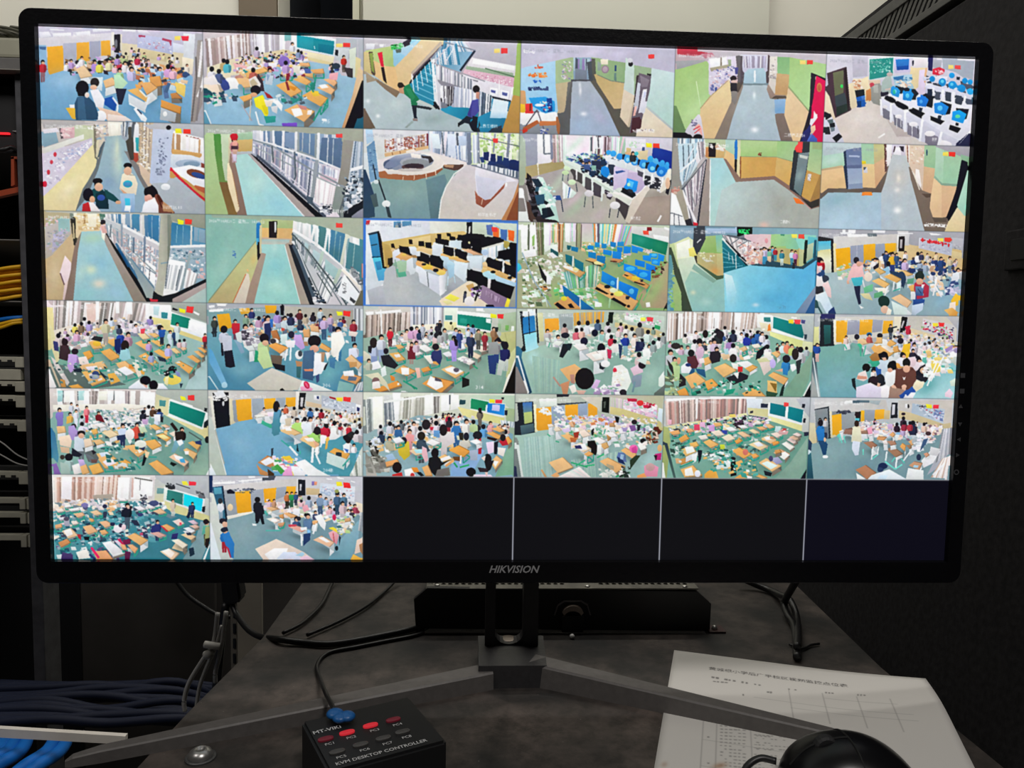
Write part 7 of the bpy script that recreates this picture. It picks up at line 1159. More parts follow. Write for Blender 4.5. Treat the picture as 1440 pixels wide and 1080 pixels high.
TILES[4, 2] = (505, 540, '''
p d8dccc 9,16 264,18 264,68 9,68
p fffff4 16,22 40,20 40,74 22,74;v 9,26 22,24 24,76 12,86 8 4 889090 c8d0cc 70787c e0e4e0;v 41,30 58,29 60,64 43,72 9 5 9098a0 687078 b8bcc0 d8dcdc;p fff 56,16 70,16 66,60 60,62;v 69,22 111,20 110,54 66,60 22 7 c0c0b4 e0e0d8 98988c d4d4c8 f0f0e8 a8a89c;p fcfcf8 111,18 125,17 124,50 111,52;v 124,19 137,18 136,48 125,50 6 8 a09c98 e8e4e0 787470 c8c4c0;p fff 138,18 154,17 152,44 138,46;l 404858 10 153,18 153,34;p fcfcf8 155,17 172,18 170,40 154,44
p f4f8f4 41,28 96,21 96,24 42,32;p fff 96,20 136,18 136,20 96,23;p d8dcd8 41,18 56,17 57,26 42,28
g d0dcc8 b8d0b8 180,24 256,32 168,18 264,19 264,48 248,36 170,44;p 284c54 170,26 180,27 179,34 169,34;p ecf0e4 188,23 247,33 246,55 187,42
g 209464 188458 190,26 216,42 189,24 219,30 217,46 188,41;g 1878d0 2890e0 220,32 242,50 217,32 246,34 245,53 216,47;p c8c8f4 225,34 238,35 237,46 224,44;p f0f4f4 188,42 245,54 244,56 188,45;p f8f8f8 214,35 217,35 216,47 213,46
g ece4a0 d8d890 176,44 240,64 166,38 188,43 245,57 244,68 176,54;g a8bc90 98b098 252,50 258,80 247,40 264,42 263,100 250,84;p 1c2434 246,44 251,44 250,53 246,52;v 238,60 264,64 262,74 240,69 12 4 e8f0f8 a8b8c0 fff
g 98b4b8 80a8b8 60,70 180,156 10,84 100,52 200,60 260,84 258,156 10,156;g 90b8a0 78a88c 240,100 250,152 262,86 262,152 230,156 244,120;g 90b4e0 80a8d4 180,128 180,156 156,132 204,108 212,112 188,156 154,156
c 48,60 192,52 200,80 52,84 110 26 5 f4f4f4 f0e0d0 d8d4d8 e8c8b8 88a4b0 fff c8a898 d8e0e8;c 20,80 180,80 180,112 28,112 80 30 8 f4f4f8 f0d0a0 c8d4d8 587888 e8d8d8 fff e4b878
q 48,66 140,56 140,68 52,80 18 24 6 f0e8e8 4878b0 d8c8c8 e8e4ec 383c50 f0c8c0;q 128,48 180,50 180,58 130,58 10 20 4 e8c8b8 c83040 f0f0f0 e8d890;q 208,66 256,68 256,80 212,78 6 22 9 f0c0b8 d8dce0 3c4858 e8e4e0
s 204,43 22 786c64 686058;p 201c20 202,40 207,40 207,50 202,48;s 151,51 22 b82848 902838;b 130,54 22 e8d0c8;b 36,71 22 c8c4c8;b 52,66 26 d8d8e4;b 71,63 22 687078;k 66,72 26 3c6c9c;p 38689c 60,76 72,80 74,88 62,86;s 92,66 26 e8e0e4 c8c0c8;e 282428 113,68 36,44;b 103,74 28 e8e4e8;b 130,65 28 e8dcec;b 152,58 22 302c34;p c83048 119,72 126,72 124,78 120,77
s 164,66 34 3878c0 386090;p 3878b8 158,70 170,70 170,84 160,84;s 181,62 30 f0f0e8 e8e4d8;b 193,63 26 b8cc98;p b8d09c 194,68 202,70 200,84 194,82;p 282830 200,68 206,72 206,84 201,84;b 210,71 28 68a8e0;k 222,65 22 e8a8b0;p e8a8ac 219,68 225,69 223,78 218,76;k 246,69 20 f0f0f0;b 247,80 28 e0e4e8
b 37,82 26 304058;p 2c3c54 33,84 44,86 42,96 36,96;k 51,91 28 b0b098;p b8b498 44,98 58,100 60,112 50,112;s 85,79 30 f0a0a0 c89090;p f0a4a4 81,82 93,86 92,96 82,96;p d8e0f0 18,94 34,90 38,102 26,104
b 75,96 36 d8c040;p d4bc38 68,98 84,96 86,120 76,128 68,118;e 24202a 75,95 28,32;s 105,88 34 384858 4c5058;p 3c4c5c 98,96 112,98 120,112 112,116 100,104;e 282420 105,87 34,36
s 143,76 36 d8d0d0 d0c8c8;p e0d8d8 138,86 160,80 162,98 148,106 138,100;e 241c20 142,77 34,50;p d0d8c0 164,86 176,88 174,94 166,94;p 2c2820 168,82 176,82 176,94 170,94;p 689cd0 126,78 136,78 136,90 126,88
b 181,89 28 c8c4b8;p d0ccc0 170,96 184,94 190,104 176,108 168,104;e 24242c 181,88 24,34;p d02838 194,90 206,88 206,96 196,96;e 20202a 200,86 40,36;p b82838 202,100 208,98 206,118 201,118
d 186,96 198,92 208,98 198,102 fff 40 w;d 222,75 236,72 246,78 238,81 ecb470 30 b;d 214,82 226,80 242,88 234,93 eaac60 30 b;p 2c1c1c 216,88 234,92 230,96 216,92;d 246,91 252,88 258,96 252,102 e8a858 40 b;p c02838 236,96 248,92 252,102 242,104;e 201c20 243,90 24,30
p f0d8f0 214,98 228,96 230,114 218,118;p 181c28 228,98 235,96 233,118 228,118;p f0e8e0 234,106 248,108 244,122 234,118
d 151,111 168,103 188,113 176,123 eaa44c 50 t;p 6c4424 158,122 174,122 172,130 160,128;l f4f0f4 14 172,120 171,134;l 30a868 14 170,140 186,136;l 28a060 14 160,132 166,140;p a8b4c8 186,112 200,110 200,128 188,128
d 112,98 124,92 138,98 126,104 f4f0f0 40 t;d 56,92 68,88 76,96 62,100 f4f4f8 40 t;p f0b070 88,96 98,96 96,102;d 84,112 96,108 110,116 96,120 f0d0a8 40 t;p b8e8f0 92,110 106,109 106,116 96,116;p e8b8c0 106,104 114,108 117,128 112,132 106,120
d 132,124 144,118 160,126 144,132 f0c080 30 w;p f4f4f8 134,126 152,120 156,125 140,130;l e8a868 20 146,138 160,128;b 128,116 40 1c1c20;p 1a1a1e 118,124 132,120 140,132 156,126 138,138 138,148 128,154 116,142;e 1c181c 128,116 32,42;p 706c68 132,144 152,140 154,154 128,156
p a8c4e0 44,120 56,116 62,126 48,128;k 28,112 38 808078;p 807c74 24,124 42,122 48,144 36,148 24,140;e 2c2824 26,113 34,46;d 44,131 64,126 68,133 46,139 eaa868 14 b
e 201818 64,140 40,46;p c82828 56,152 72,148 74,156 56,156;p fff 76,144 88,141 96,154 78,156;p e89038 88,140 98,140 102,148 92,148;e c83838 90,153 18,18;d 106,140 116,136 124,154 112,154 e8b070 10 w;p 181c20 96,148 104,148 110,154 104,155
d 222,132 232,120 242,128 230,144 ecbc80 30 b;p f0f4f4 224,128 236,130 230,140;e 1c1a1e 217,126 34,44;p 1c1a20 212,132 228,128 222,144 216,148;p f0d8d0 206,124 214,120 212,130;e 141318 189,148 42,38;p e8d4e8 194,152 222,152 226,156 192,156;p 30242c 200,140 216,142 218,148 204,148;p e8c0b8 212,148 218,148 216,156
g 8c8c84 b8b4ac 16,120 20,154 10,112 26,140 30,154 12,154;e 202020 18,100 16,30;c 12,88 40,100 52,152 14,144 22 26 3 c8c8c0 888880 585850 e8e4e0 a0a098
p f0e838 220,25 229,26 229,32 220,31;p f03848 230,26 242,26 241,32 230,32;p 202430 240,22 245,22 244,26 240,25''')
TILES[4, 3] = (710, 540, '''
p bcc4b8 21,19 268,22 268,66 21,60
g c8d0c4 b4bcb0 60,24 140,40 48,22 164,21 162,50 50,60;p e8f0e8 58,25 88,24 88,36 60,38;p 20242c 21,31 48,29 52,82 26,86;g 4878b8 88a468 40,34 40,64 30,31 46,30 47,64 33,67;p b8c878 32,48 46,46 47,64 34,67;g 506c74 38505c 36,68 40,84 26,70 49,66 50,80 28,86;p f0f0c8 48,34 53,34 55,80 51,81
p f0a830 53,41 78,38 80,76 54,77;p 98a8c0 79,38 100,36 101,60 80,68;p f0a830 102,35 124,34 123,58 103,62;p 98a8c0 124,34 140,32 139,52 124,54;p f0a830 141,33 157,32 156,54 141,56;c 54,40 78,40 78,50 54,50 5 22 3 f4f4f4 e8f0f8;c 80,38 100,37 100,48 80,48 5 20 3 f4f4f8 e4ecf4;p 444c54 88,33 138,30 138,32 90,36
p 141816 165,22 177,22 176,49 164,47;p 505850 167,30 171,29 170,40 167,41;g e0d8cc d0ccb8 140,24 160,40 128,22 164,22 160,48 156,40
g c8c0b4 c0c0a0 180,30 240,56 177,21 268,22 264,76 240,66 177,50;p e8d8e0 201,26 258,38 256,60 200,46;c 202,28 256,40 256,58 200,42 40 20 5 f4f0f8 d8a8c8 c8d8e0 e8c8d8 a8c8b0 fff;p c02848 207,24 224,25 223,30 208,29;e e03838 229,32 30,24;c 236,30 258,36 258,43 236,38 10 20 4 d02848 f8f4f4 901838;v 178,22 200,25 200,44 178,40 10 4 c8ccb8 d8c8d0 b8c8b0 e0dcd0;p d0c488 178,38 200,42 264,62 264,76 200,54 178,50;p d8e8f0 260,40 267,42 266,66 258,60
g a8c8bc 94b4b0 50,90 80,156 26,86 80,76 140,84 268,84 266,158 30,158;v 32,90 84,86 92,156 36,158 30 4 a4c4bc 9cbcb4 b0ccc4 98b8b4 a8c8c0;a .5 80a0a0 96,108 128,120 112,148 84,136;v 112,128 200,112 196,156 120,158 40 9 a0c0b4 94b4ac b0c8bc 8cacA8;a .5 b8d8d8 236,120 260,104 252,140 232,144
g 88908c 6c7878 21,96 30,156 20,96 30,156 21,156;p d8e0dc 19,100 22,104 32,157 28,157;p 28304c 19,140 22,158 12,158
c 84,52 260,58 248,88 88,76 130 24 6 f4f0f4 e8d8c8 c8d4d8 f4e4d0 98b8ac e8c8d8 70a890 fff a0a0c0;c 96,76 248,80 228,108 112,96 60 24 8 f4f0f0 58a878 e8c898 c0d4cc f0e4e0 78b090
c 108,54 200,52 196,66 112,68 26 24 11 b898c8 e8e0f0 d88858 c8c8e0 f4d8b0
p 181c1c 186,54 194,56 192,66 188,64;d 176,66 184,65 186,72 178,72 c89868 40 w;l 48a890 10 168,84 170,76
d 72,68 80,67 84,71 74,73 f4e8d8 70;l 48b088 10 72,84 77,88;d 82,76 90,72 96,78 86,80 f0e0c8 70;l 40a880 10 86,96 92,98;p d8c8e8 96,76 108,74 112,80 100,82
d 124,80 136,77 146,86 132,90 f4e0d0 60;d 94,86 108,84 124,92 112,98 eab878 60;p a03828 116,82 126,80 124,90 118,92;p c06838 110,90 122,90 120,98 112,98;d 108,66 114,62 118,72 112,72 e8b890 30 w
d 148,92 158,89 172,96 162,102 f4f0ec 80;d 172,84 180,84 180,92 174,96 d89c58 50 w;d 168,82 184,81 192,88 180,90 f4f0f0 40 w;l e8ece8 10 140,88 140,100;p 181c24 146,78 151,74 150,86 147,86;d 192,78 202,76 206,82 196,84 f4f0f4 60;p a898c8 198,74 208,74 206,80 200,80;d 208,74 218,72 220,78 210,80 f4f4f4 50
p 805898 210,70 220,69 222,78 214,80;p 282830 224,69 230,69 228,78 224,78;e 282028 219,64 24,20;p 786088 234,76 238,74 236,84
g 141212 1c1818 148,96 152,120 140,96 152,95 158,108 154,120 144,118 140,108;d 112,105 128,98 146,109 134,115 f0d8b8 100;p f4f4f8 120,102 136,100 140,110 128,112;p 303060 118,104 128,103 131,109 120,109;d 134,118 142,113 150,118 140,122 e8ac68 60 t;l 38b078 12 136,138 152,136;l 30a870 12 112,132 140,140;l 38b080 12 120,138 136,128
d 160,102 172,98 176,106 168,110 e0b070 50 w;p e8f0ec 156,102 164,102 162,120 156,118;l 38b078 12 156,124 168,118
d 74,132 98,123 116,140 90,150 ecc088 10 b;p e0a870 78,154 88,148 94,156 84,157;l c89868 16 62,144 70,157;v 88,157 126,139 146,157 112,158 16 4 f0e8e4 d8dcd8 f4d8d8 e4e4e0 d0e0d8
d 160,130 174,124 204,139 188,150 e8b478 40 b;p b0a080 172,134 184,138 185,145 173,140;c 160,140 188,148 188,157 160,156 10 24 3 c8d0c8 e8e4e0 d8d8d0
p 6078b0 192,115 204,116 206,132 192,128 189,124;p 202c58 190,122 200,128 204,136 192,132;p a8c8e8 196,118 202,119 200,128 195,126;d 196,112 204,107 223,118 216,126 ecb878 50 b;e f070b0 218,109 38,34;p d84898 214,108 222,104 224,116 216,116
d 224,102 236,98 240,108 230,112 f4f4f0 40 b;e 1c181c 234,96 26,22;d 238,86 246,84 248,92 240,92 e0a860 40 b;p 58241c 252,72 260,72 262,84 256,88;d 248,80 256,79 260,88 252,90 e8c8b8 30 b;p 283828 212,128 222,120 230,120 212,144;l 30a068 14 188,156 200,152;c 236,80 260,76 256,100 236,104 14 22 4 703020 e8d0b8 404030 f4e8e4
p c02878 254,118 265,116 264,128 254,128;p 281824 252,120 258,120 256,130;g f0a0c0 d888a0 248,132 244,156 236,138 246,133 260,140 258,156 236,156;e c8a0a0 246,140 40,34;p e8a060 224,154 236,150 240,157 224,158;e e0b078 262,108 20,30;c 198,140 212,140 210,156 196,156 10 22 5 202c28 f4f4f4 487858
p f0f0f0 60,26 86,25 86,28 60,29;p 282830 88,20 108,19 108,21 88,22''')
TILES[4, 4] = (920, 545, '''
p c8ccc8 19,16 262,19 262,68 19,68
v 19,22 158,17 156,44 21,64 52 4 d8a8a0 b08880 e8d0c8 987c78 c8b4ac f0e0d8 8a7c78 d8c0b8
p fff 20,19 70,17 70,20 22,24;p fff 76,17 172,17 172,19 76,20;p f4f4f8 71,18 75,18 74,52 71,54;p e0e8f0 156,19 184,19 180,40 158,38
p e4e4b0 20,66 156,43 160,52 60,66 22,78;g e0dca8 d4d098 160,36 192,46 158,34 194,37 193,50 160,46;p 283044 181,27 193,28 192,34 181,34;p 3c3c44 163,40 168,39 168,43 162,44;p 485058 158,46 192,52 190,58 170,54
p f4f8f8 194,25 255,38 251,64 193,48;g 148090 0c7078 198,27 220,48 197,26 223,31 222,50 196,44;g 148890 0c7480 230,36 250,58 228,32 253,38 250,60 226,52;p f4fcfc 224,32 228,32 226,52 222,51
g f0f0b0 dcd898 196,50 250,74 194,48 251,64 250,74 240,72 194,56;p b8bcc4 240,19 262,19 262,50 254,40;p c8ccc8 254,40 262,50 260,76 250,74;p 202430 251,28 256,28 255,35 250,34;p 202430 253,52 257,52 256,60 252,59
g 80b0a0 70a090 60,70 180,154 19,80 60,62 160,48 202,58 250,74 262,84 258,154 20,154
g 90b0a0 80a494 248,100 248,154 260,84 257,136 246,154 204,154 230,128;p 141420 258,138 257,154 248,154;p 282c40 254,76 260,75 259,82 254,82
g b0bc78 98a868 18,70 18,140 18,66 26,68 28,90 22,152 18,152;g 30404c 48645c 22,96 34,152 17,92 23,94 38,154 34,154;p f0f4f0 16,128 20,153 17,153
c 26,64 140,48 160,68 32,84 70 26 6 f4e8f0 e8c890 d8c0d8 f0f0f0 98b0a8 383c44 f0d8a8;c 128,44 200,54 192,68 140,60 40 22 9 f4ecf4 c8a8c8 484858 e8c898 d8d8e0
c 28,80 200,66 180,112 40,124 80 26 5 4c9c8c 78b8a8 2c6c68 d8e0dc e8b868 405858 a8c4bc
p f0d870 128,45 138,45 138,50 128,50;p f0b8c8 24,54 30,54 30,62 24,62
p e04868 68,62 77,62 78,72 68,72;p e8b8d8 78,58 86,58 88,68 78,66;p d8a8e0 92,64 104,62 104,74 94,74;c 136,54 152,54 148,66 136,66 8 20 3 302830 503850;p 3848a8 114,72 124,72 124,79 116,79;e 282430 153,52 18,14
d 54,70 64,69 68,74 58,76 ecb080 30 t;d 26,75 42,71 44,78 32,80 ecb070 30 t;d 42,86 54,79 60,86 46,93 e8a858 30 t;d 60,94 72,91 76,98 64,102 ecb868 30 t;d 100,60 112,59 116,64 104,66 ecb878 30 t
d 96,75 110,71 120,80 106,82 f4e4d0 30 t;d 114,84 128,78 138,86 124,91 f4e4c8 30 t;d 120,68 132,66 142,72 128,74 f4f4f4 20 t;d 140,76 150,74 164,82 152,84 f0c8a0 30 t;d 140,64 154,63 160,68 148,69 f0f0f0 20 t;d 160,72 168,70 180,76 170,78 f0d8b0 30 t;d 170,58 178,56 184,61 174,62 f0ece0 20 t;d 172,66 184,66 192,70 180,72 ecb880 20 t;d 188,62 196,62 204,67 194,69 ecc088 20 t
d 74,82 88,79 92,86 80,88 f0e8e0 30 t;d 83,92 94,87 110,96 96,102 ecb870 40 t;p c8d840 112,96 120,96 120,104 112,104;d 136,90 144,86 150,90 140,95 e8a858 20 t;d 160,96 176,90 194,99 180,106 f0d8a8 40 t;p f0f4fc 168,94 178,91 186,98 176,100;d 181,86 192,81 210,88 198,95 f0c898 40 t;p f4f4f8 186,84 196,82 200,88 190,89;e d89870 200,85 20,12;d 197,78 208,75 218,80 208,85 f4dcd0 30 t;p c8e0e0 206,65 216,66 212,76 204,74;c 216,70 228,70 224,78 212,76 8 22 2 c03838 f4e8e8 d8a8a8;d 200,92 210,90 212,94 202,98 e8a050 20 t
d 216,95 224,91 238,100 230,106 f8f4ec 20 b;d 224,88 232,84 244,91 236,95 f4d8d0 20 b;d 228,84 236,81 248,85 240,89 e8c0a0 20 b;d 234,79 242,76 250,80 244,83 f0d8d0 20 b;d 202,110 214,104 230,112 222,122 ecb890 30 b;p f8f8f4 208,113 222,108 230,114 220,122;d 204,106 212,104 216,109 206,112 d09858 30 b
d 132,107 144,101 166,112 152,120 ecb060 50 t;e d87868 155,109 24,26;d 164,113 172,111 178,116 168,120 eca860 20 t
d 177,127 190,119 216,132 200,142 ecc088 40 b;p e0f4f0 182,128 192,124 210,132 198,138;g b8b8d8 9898c0 206,116 210,128 196,120 210,117 218,126 208,130;e 484870 198,120 18,24;p 1c2028 186,140 200,144 198,150 188,148
d 94,121 108,116 126,122 116,126 f0c8b8 30 w;p b880b8 108,118 124,118 122,123 110,122;g e8f4f4 d0dcd8 116,124 116,138 104,126 128,122 130,136 106,138;p 68b8b8 108,128 120,126 122,130 110,131;p 141418 130,126 138,124 140,148 130,150;e 201c20 134,120 22,16;p ecb468 138,126 148,122 152,128 142,136
d 136,153 152,143 164,150 162,154 e8a858 10 b;d 164,146 172,144 192,152 184,154 e8b068 10 b;p f4f4fc 156,148 166,150 166,154 158,154;p ecb050 86,146 96,138 106,142 110,154 86,154;e e8a848 96,147 44,36
d 45,138 66,131 82,148 52,151 ecb870 20 b;p f8f8f4 52,138 64,134 68,148 53,149;e e8e8f8 74,145 26,30;d 42,122 54,118 62,124 46,130 d89850 20 w;d 46,104 64,98 72,108 54,116 ecc078 50 w;p f4f8f4 52,100 66,99 70,108 56,112;p 181c28 74,105 82,106 80,120 76,128;p f0f4f8 64,114 74,110 72,124 66,128;p d8b080 36,118 44,120 46,128 38,128;l 389c84 14 44,134 68,124
c 100,120 180,120 172,150 96,140 24 24 8 40a090 58b0a4 2c7870 f0f4f4 e8b870;c 84,108 136,104 120,120 88,124 14 24 3 f4f4f4 409c8c a8ccc4 285850;c 28,88 52,96 44,128 30,112 16 24 2 80b0a0 487868 d8e0d8 304840
p f04848 220,25 228,26 228,32 220,32''')
TILES[4, 5] = (1120, 545, '''
p c4c8cc 25,19 265,21 265,64 25,64
g d4d4d4 c8c4c0 60,24 160,40 32,20 152,21 160,50 60,52 32,60;p f4f4f4 83,23 96,22 96,27 83,28;p 48606c 96,22 108,22 108,27 96,27;p 5c7480 108,22 125,22 124,26 108,26;p a8b4b8 124,22 144,22 140,30 126,27
g dcd4b4 d0c498 26,64 32,96 23,60 32,60 36,96 28,94;g e4dcc0 d8cca8 60,48 60,84 57,40 64,42 66,82 58,85;p d0bc90 148,39 160,39 158,54 148,54
p 2c343c 31,37 56,32 59,86 55,86 54,36 33,40;g 8c9498 6c7884 40,36 48,84 32,38 54,35 56,84 36,94;k 41,54 18 585868;p 787c88 39,58 43,58 43,74 39,74;k 50,53 20 d0d0d4;p 283048 47,76 53,76 53,86 48,86
p f0b028 61,47 77,44 78,76 62,81;p 98a0a4 77,44 100,41 100,64 78,74;p 8c9498 61,41 84,38 84,43 61,47;c 70,40 92,39 90,43 70,43 8 18 3 3c4050 585868;p 242c28 100,41 110,41 109,58 102,58;e 2c2024 104,46 22,22;p 58c0d0 100,52 108,52 107,57 101,57;p f0b430 110,39 116,39 116,58 110,58;p 98a0ac 116,38 134,38 133,56 116,58;p f0b030 134,38 150,37 149,53 133,55
p 20242c 162,26 172,26 172,52 160,52;p d0d0d8 163,29 168,29 167,46 162,47
g ccc8c4 d0c8c0 180,24 260,56 173,22 265,22 263,66 173,40;g b0c0d0 c0ccd8 200,30 248,58 197,27 252,37 249,62 195,48;c 200,28 250,40 248,58 218,48 34 14 4 e0e8f0 8898b0 d0d8e4 c04058 a8b8c8;c 236,38 250,40 248,58 234,50 22 16 4 8898c0 d0d4f0 7080b0;e 302c30 190,32 10,18;p e8e8ec 185,28 189,28 189,35 185,35;p d0c098 174,39 194,43 250,62 262,60 262,70 240,66 174,52;c 208,30 220,31 220,33 208,33 5 9 2 404048
g 84a4a8 7898a0 60,90 120,152 26,96 60,86 90,84 160,86 260,80 258,154 30,154
a .5 90b0b4 40,96 84,92 80,124 44,128;a .5 6c909c 92,120 140,120 128,144 96,148;g 306878 204858 22,112 28,152 21,104 25,112 30,154 23,154;p 283c58 22,92 27,94 26,106 21,104;e d0e8f0 22,109 12,20
g d0d0d4 a8acb8 252,70 240,140 262,66 258,112 240,136 222,148 236,120;v 248,72 262,68 260,112 236,128 10 4 a8acb8 d8d8e0 80848c c0c0c8 90949c
c 112,56 248,64 236,94 112,80 120 22 7 f4f0f4 e8d0d0 d8c8e0 f0e0c8 c8d0d8 fff 886878 e8c0a8 a8c0c8
q 128,54 224,58 212,74 132,66 16 18 12 e8d8e0 b03848 d8c8d8 f0ecec c8b0d8
e 302430 182,45 18,12;b 182,52 22 3c2c38;b 198,60 30 302c48;p 282c48 192,64 202,62 202,78 194,80;b 183,60 20 a03048;b 193,60 20 b83848;b 171,62 20 302030;b 217,62 20 e8c8b8;p f4a8c0 120,70 128,66 130,78 121,80;p d0b0d8 156,62 164,62 164,70 156,70
d 73,74 80,71 82,74 74,76 f0f0f0 70;d 80,78 84,70 96,70 94,80 987060 60 w;l 70d8c8 10 74,78 78,94;l 70d0c0 10 81,82 84,94;l 68c8b8 10 73,80 74,93;d 110,74 120,72 122,78 111,78 a07c68 60 w;d 122,80 130,78 132,80 124,82 e8e8ec 50 w;l 60c8b8 10 116,88 124,88
s 42,61 26 2878c0 204c78;p 2878c0 34,72 48,69 49,90 38,91;p 204870 38,90 50,90 54,96 51,114 46,114 43,104;e 201c24 42,60 22,28;e e8b898 49,88 10,20;e f4f4f4 50,117 24,14
s 103,62 26 e8e0c0 d8e0ec;p e8e4c8 96,68 109,68 112,92 94,92;p d8e0f0 96,90 109,92 106,114 100,115 95,104;e 34241c 103,61 20,28
d 114,93 128,91 138,98 128,103 a87860 70 w;l 70d8c8 10 114,104 114,114;l 68d0c0 12 128,122 140,112;l e8f0f4 12 131,100 128,122;l f0f0f4 10 140,100 138,114
d 152,103 166,101 181,112 169,118 a87c60 30 w;l e4f0f4 14 154,108 152,124;l 70dccc 12 151,125 168,138;l 70dccc 12 168,138 180,130;l e8f4f4 14 171,118 169,136;l 60ccbc 10 162,126 168,118
d 136,88 140,83 154,84 148,90 d89c68 60 w;d 146,90 154,89 156,96 149,96 f0e8e4 50 w;d 154,91 166,89 170,96 160,98 b88870 40 w;d 158,80 164,75 168,80 164,84 e8b078 40 w;d 176,100 180,94 186,98 184,108 e8a860 60 w;d 186,98 196,96 200,100 192,104 a87c5c 60 w;l e8f0f4 12 198,102 182,124;l 58c8b8 10 178,120 184,128;d 190,92 198,87 202,94 196,98 e8b078 40 w;p 90c0e8 170,76 176,76 175,80 170,80;p e0e8e8 168,80 174,80 172,90 168,90
c 200,80 232,74 212,108 200,104 26 26 4 f4f4f8 d8e0e8 e8e4f0 b0b8c0;e 483438 224,78 24,18;p 405c80 212,100 216,88 224,86 220,96 210,108
e 283450 208,118 20,28;p f0f0f4 212,124 230,104 244,108 232,128 216,136;d 191,132 200,125 214,128 208,140 c89878 40 w;p a8d0e8 200,131 208,132 206,136 198,135;p e8ecec 190,136 216,140 216,154 186,155;d 216,112 222,110 226,114 220,118 d8a080 20 w;p d8d8dc 228,100 244,104 240,116 226,114
v 248,120 260,116 256,154 228,152 12 6 f4ece8 d8c0b0 fff c8a898 e8e0e0;l f0f0f4 16 252,128 232,148
d 101,139 118,131 136,144 120,155 b88060 30 w;p f0f4f4 102,144 118,154 104,155
p e8f0f8 122,154 128,148 158,138 186,154 186,156 122,156;p d0e4f4 138,154 144,148 156,148 152,155;p 24385c 138,138 140,130 148,127 156,132 154,136 140,143;e 1c2c50 147,132 36,24;e 283c60 143,139 26,20
p f0e838 220,28 230,30 230,36 221,35;p f03848 232,30 242,30 241,36 232,36''')
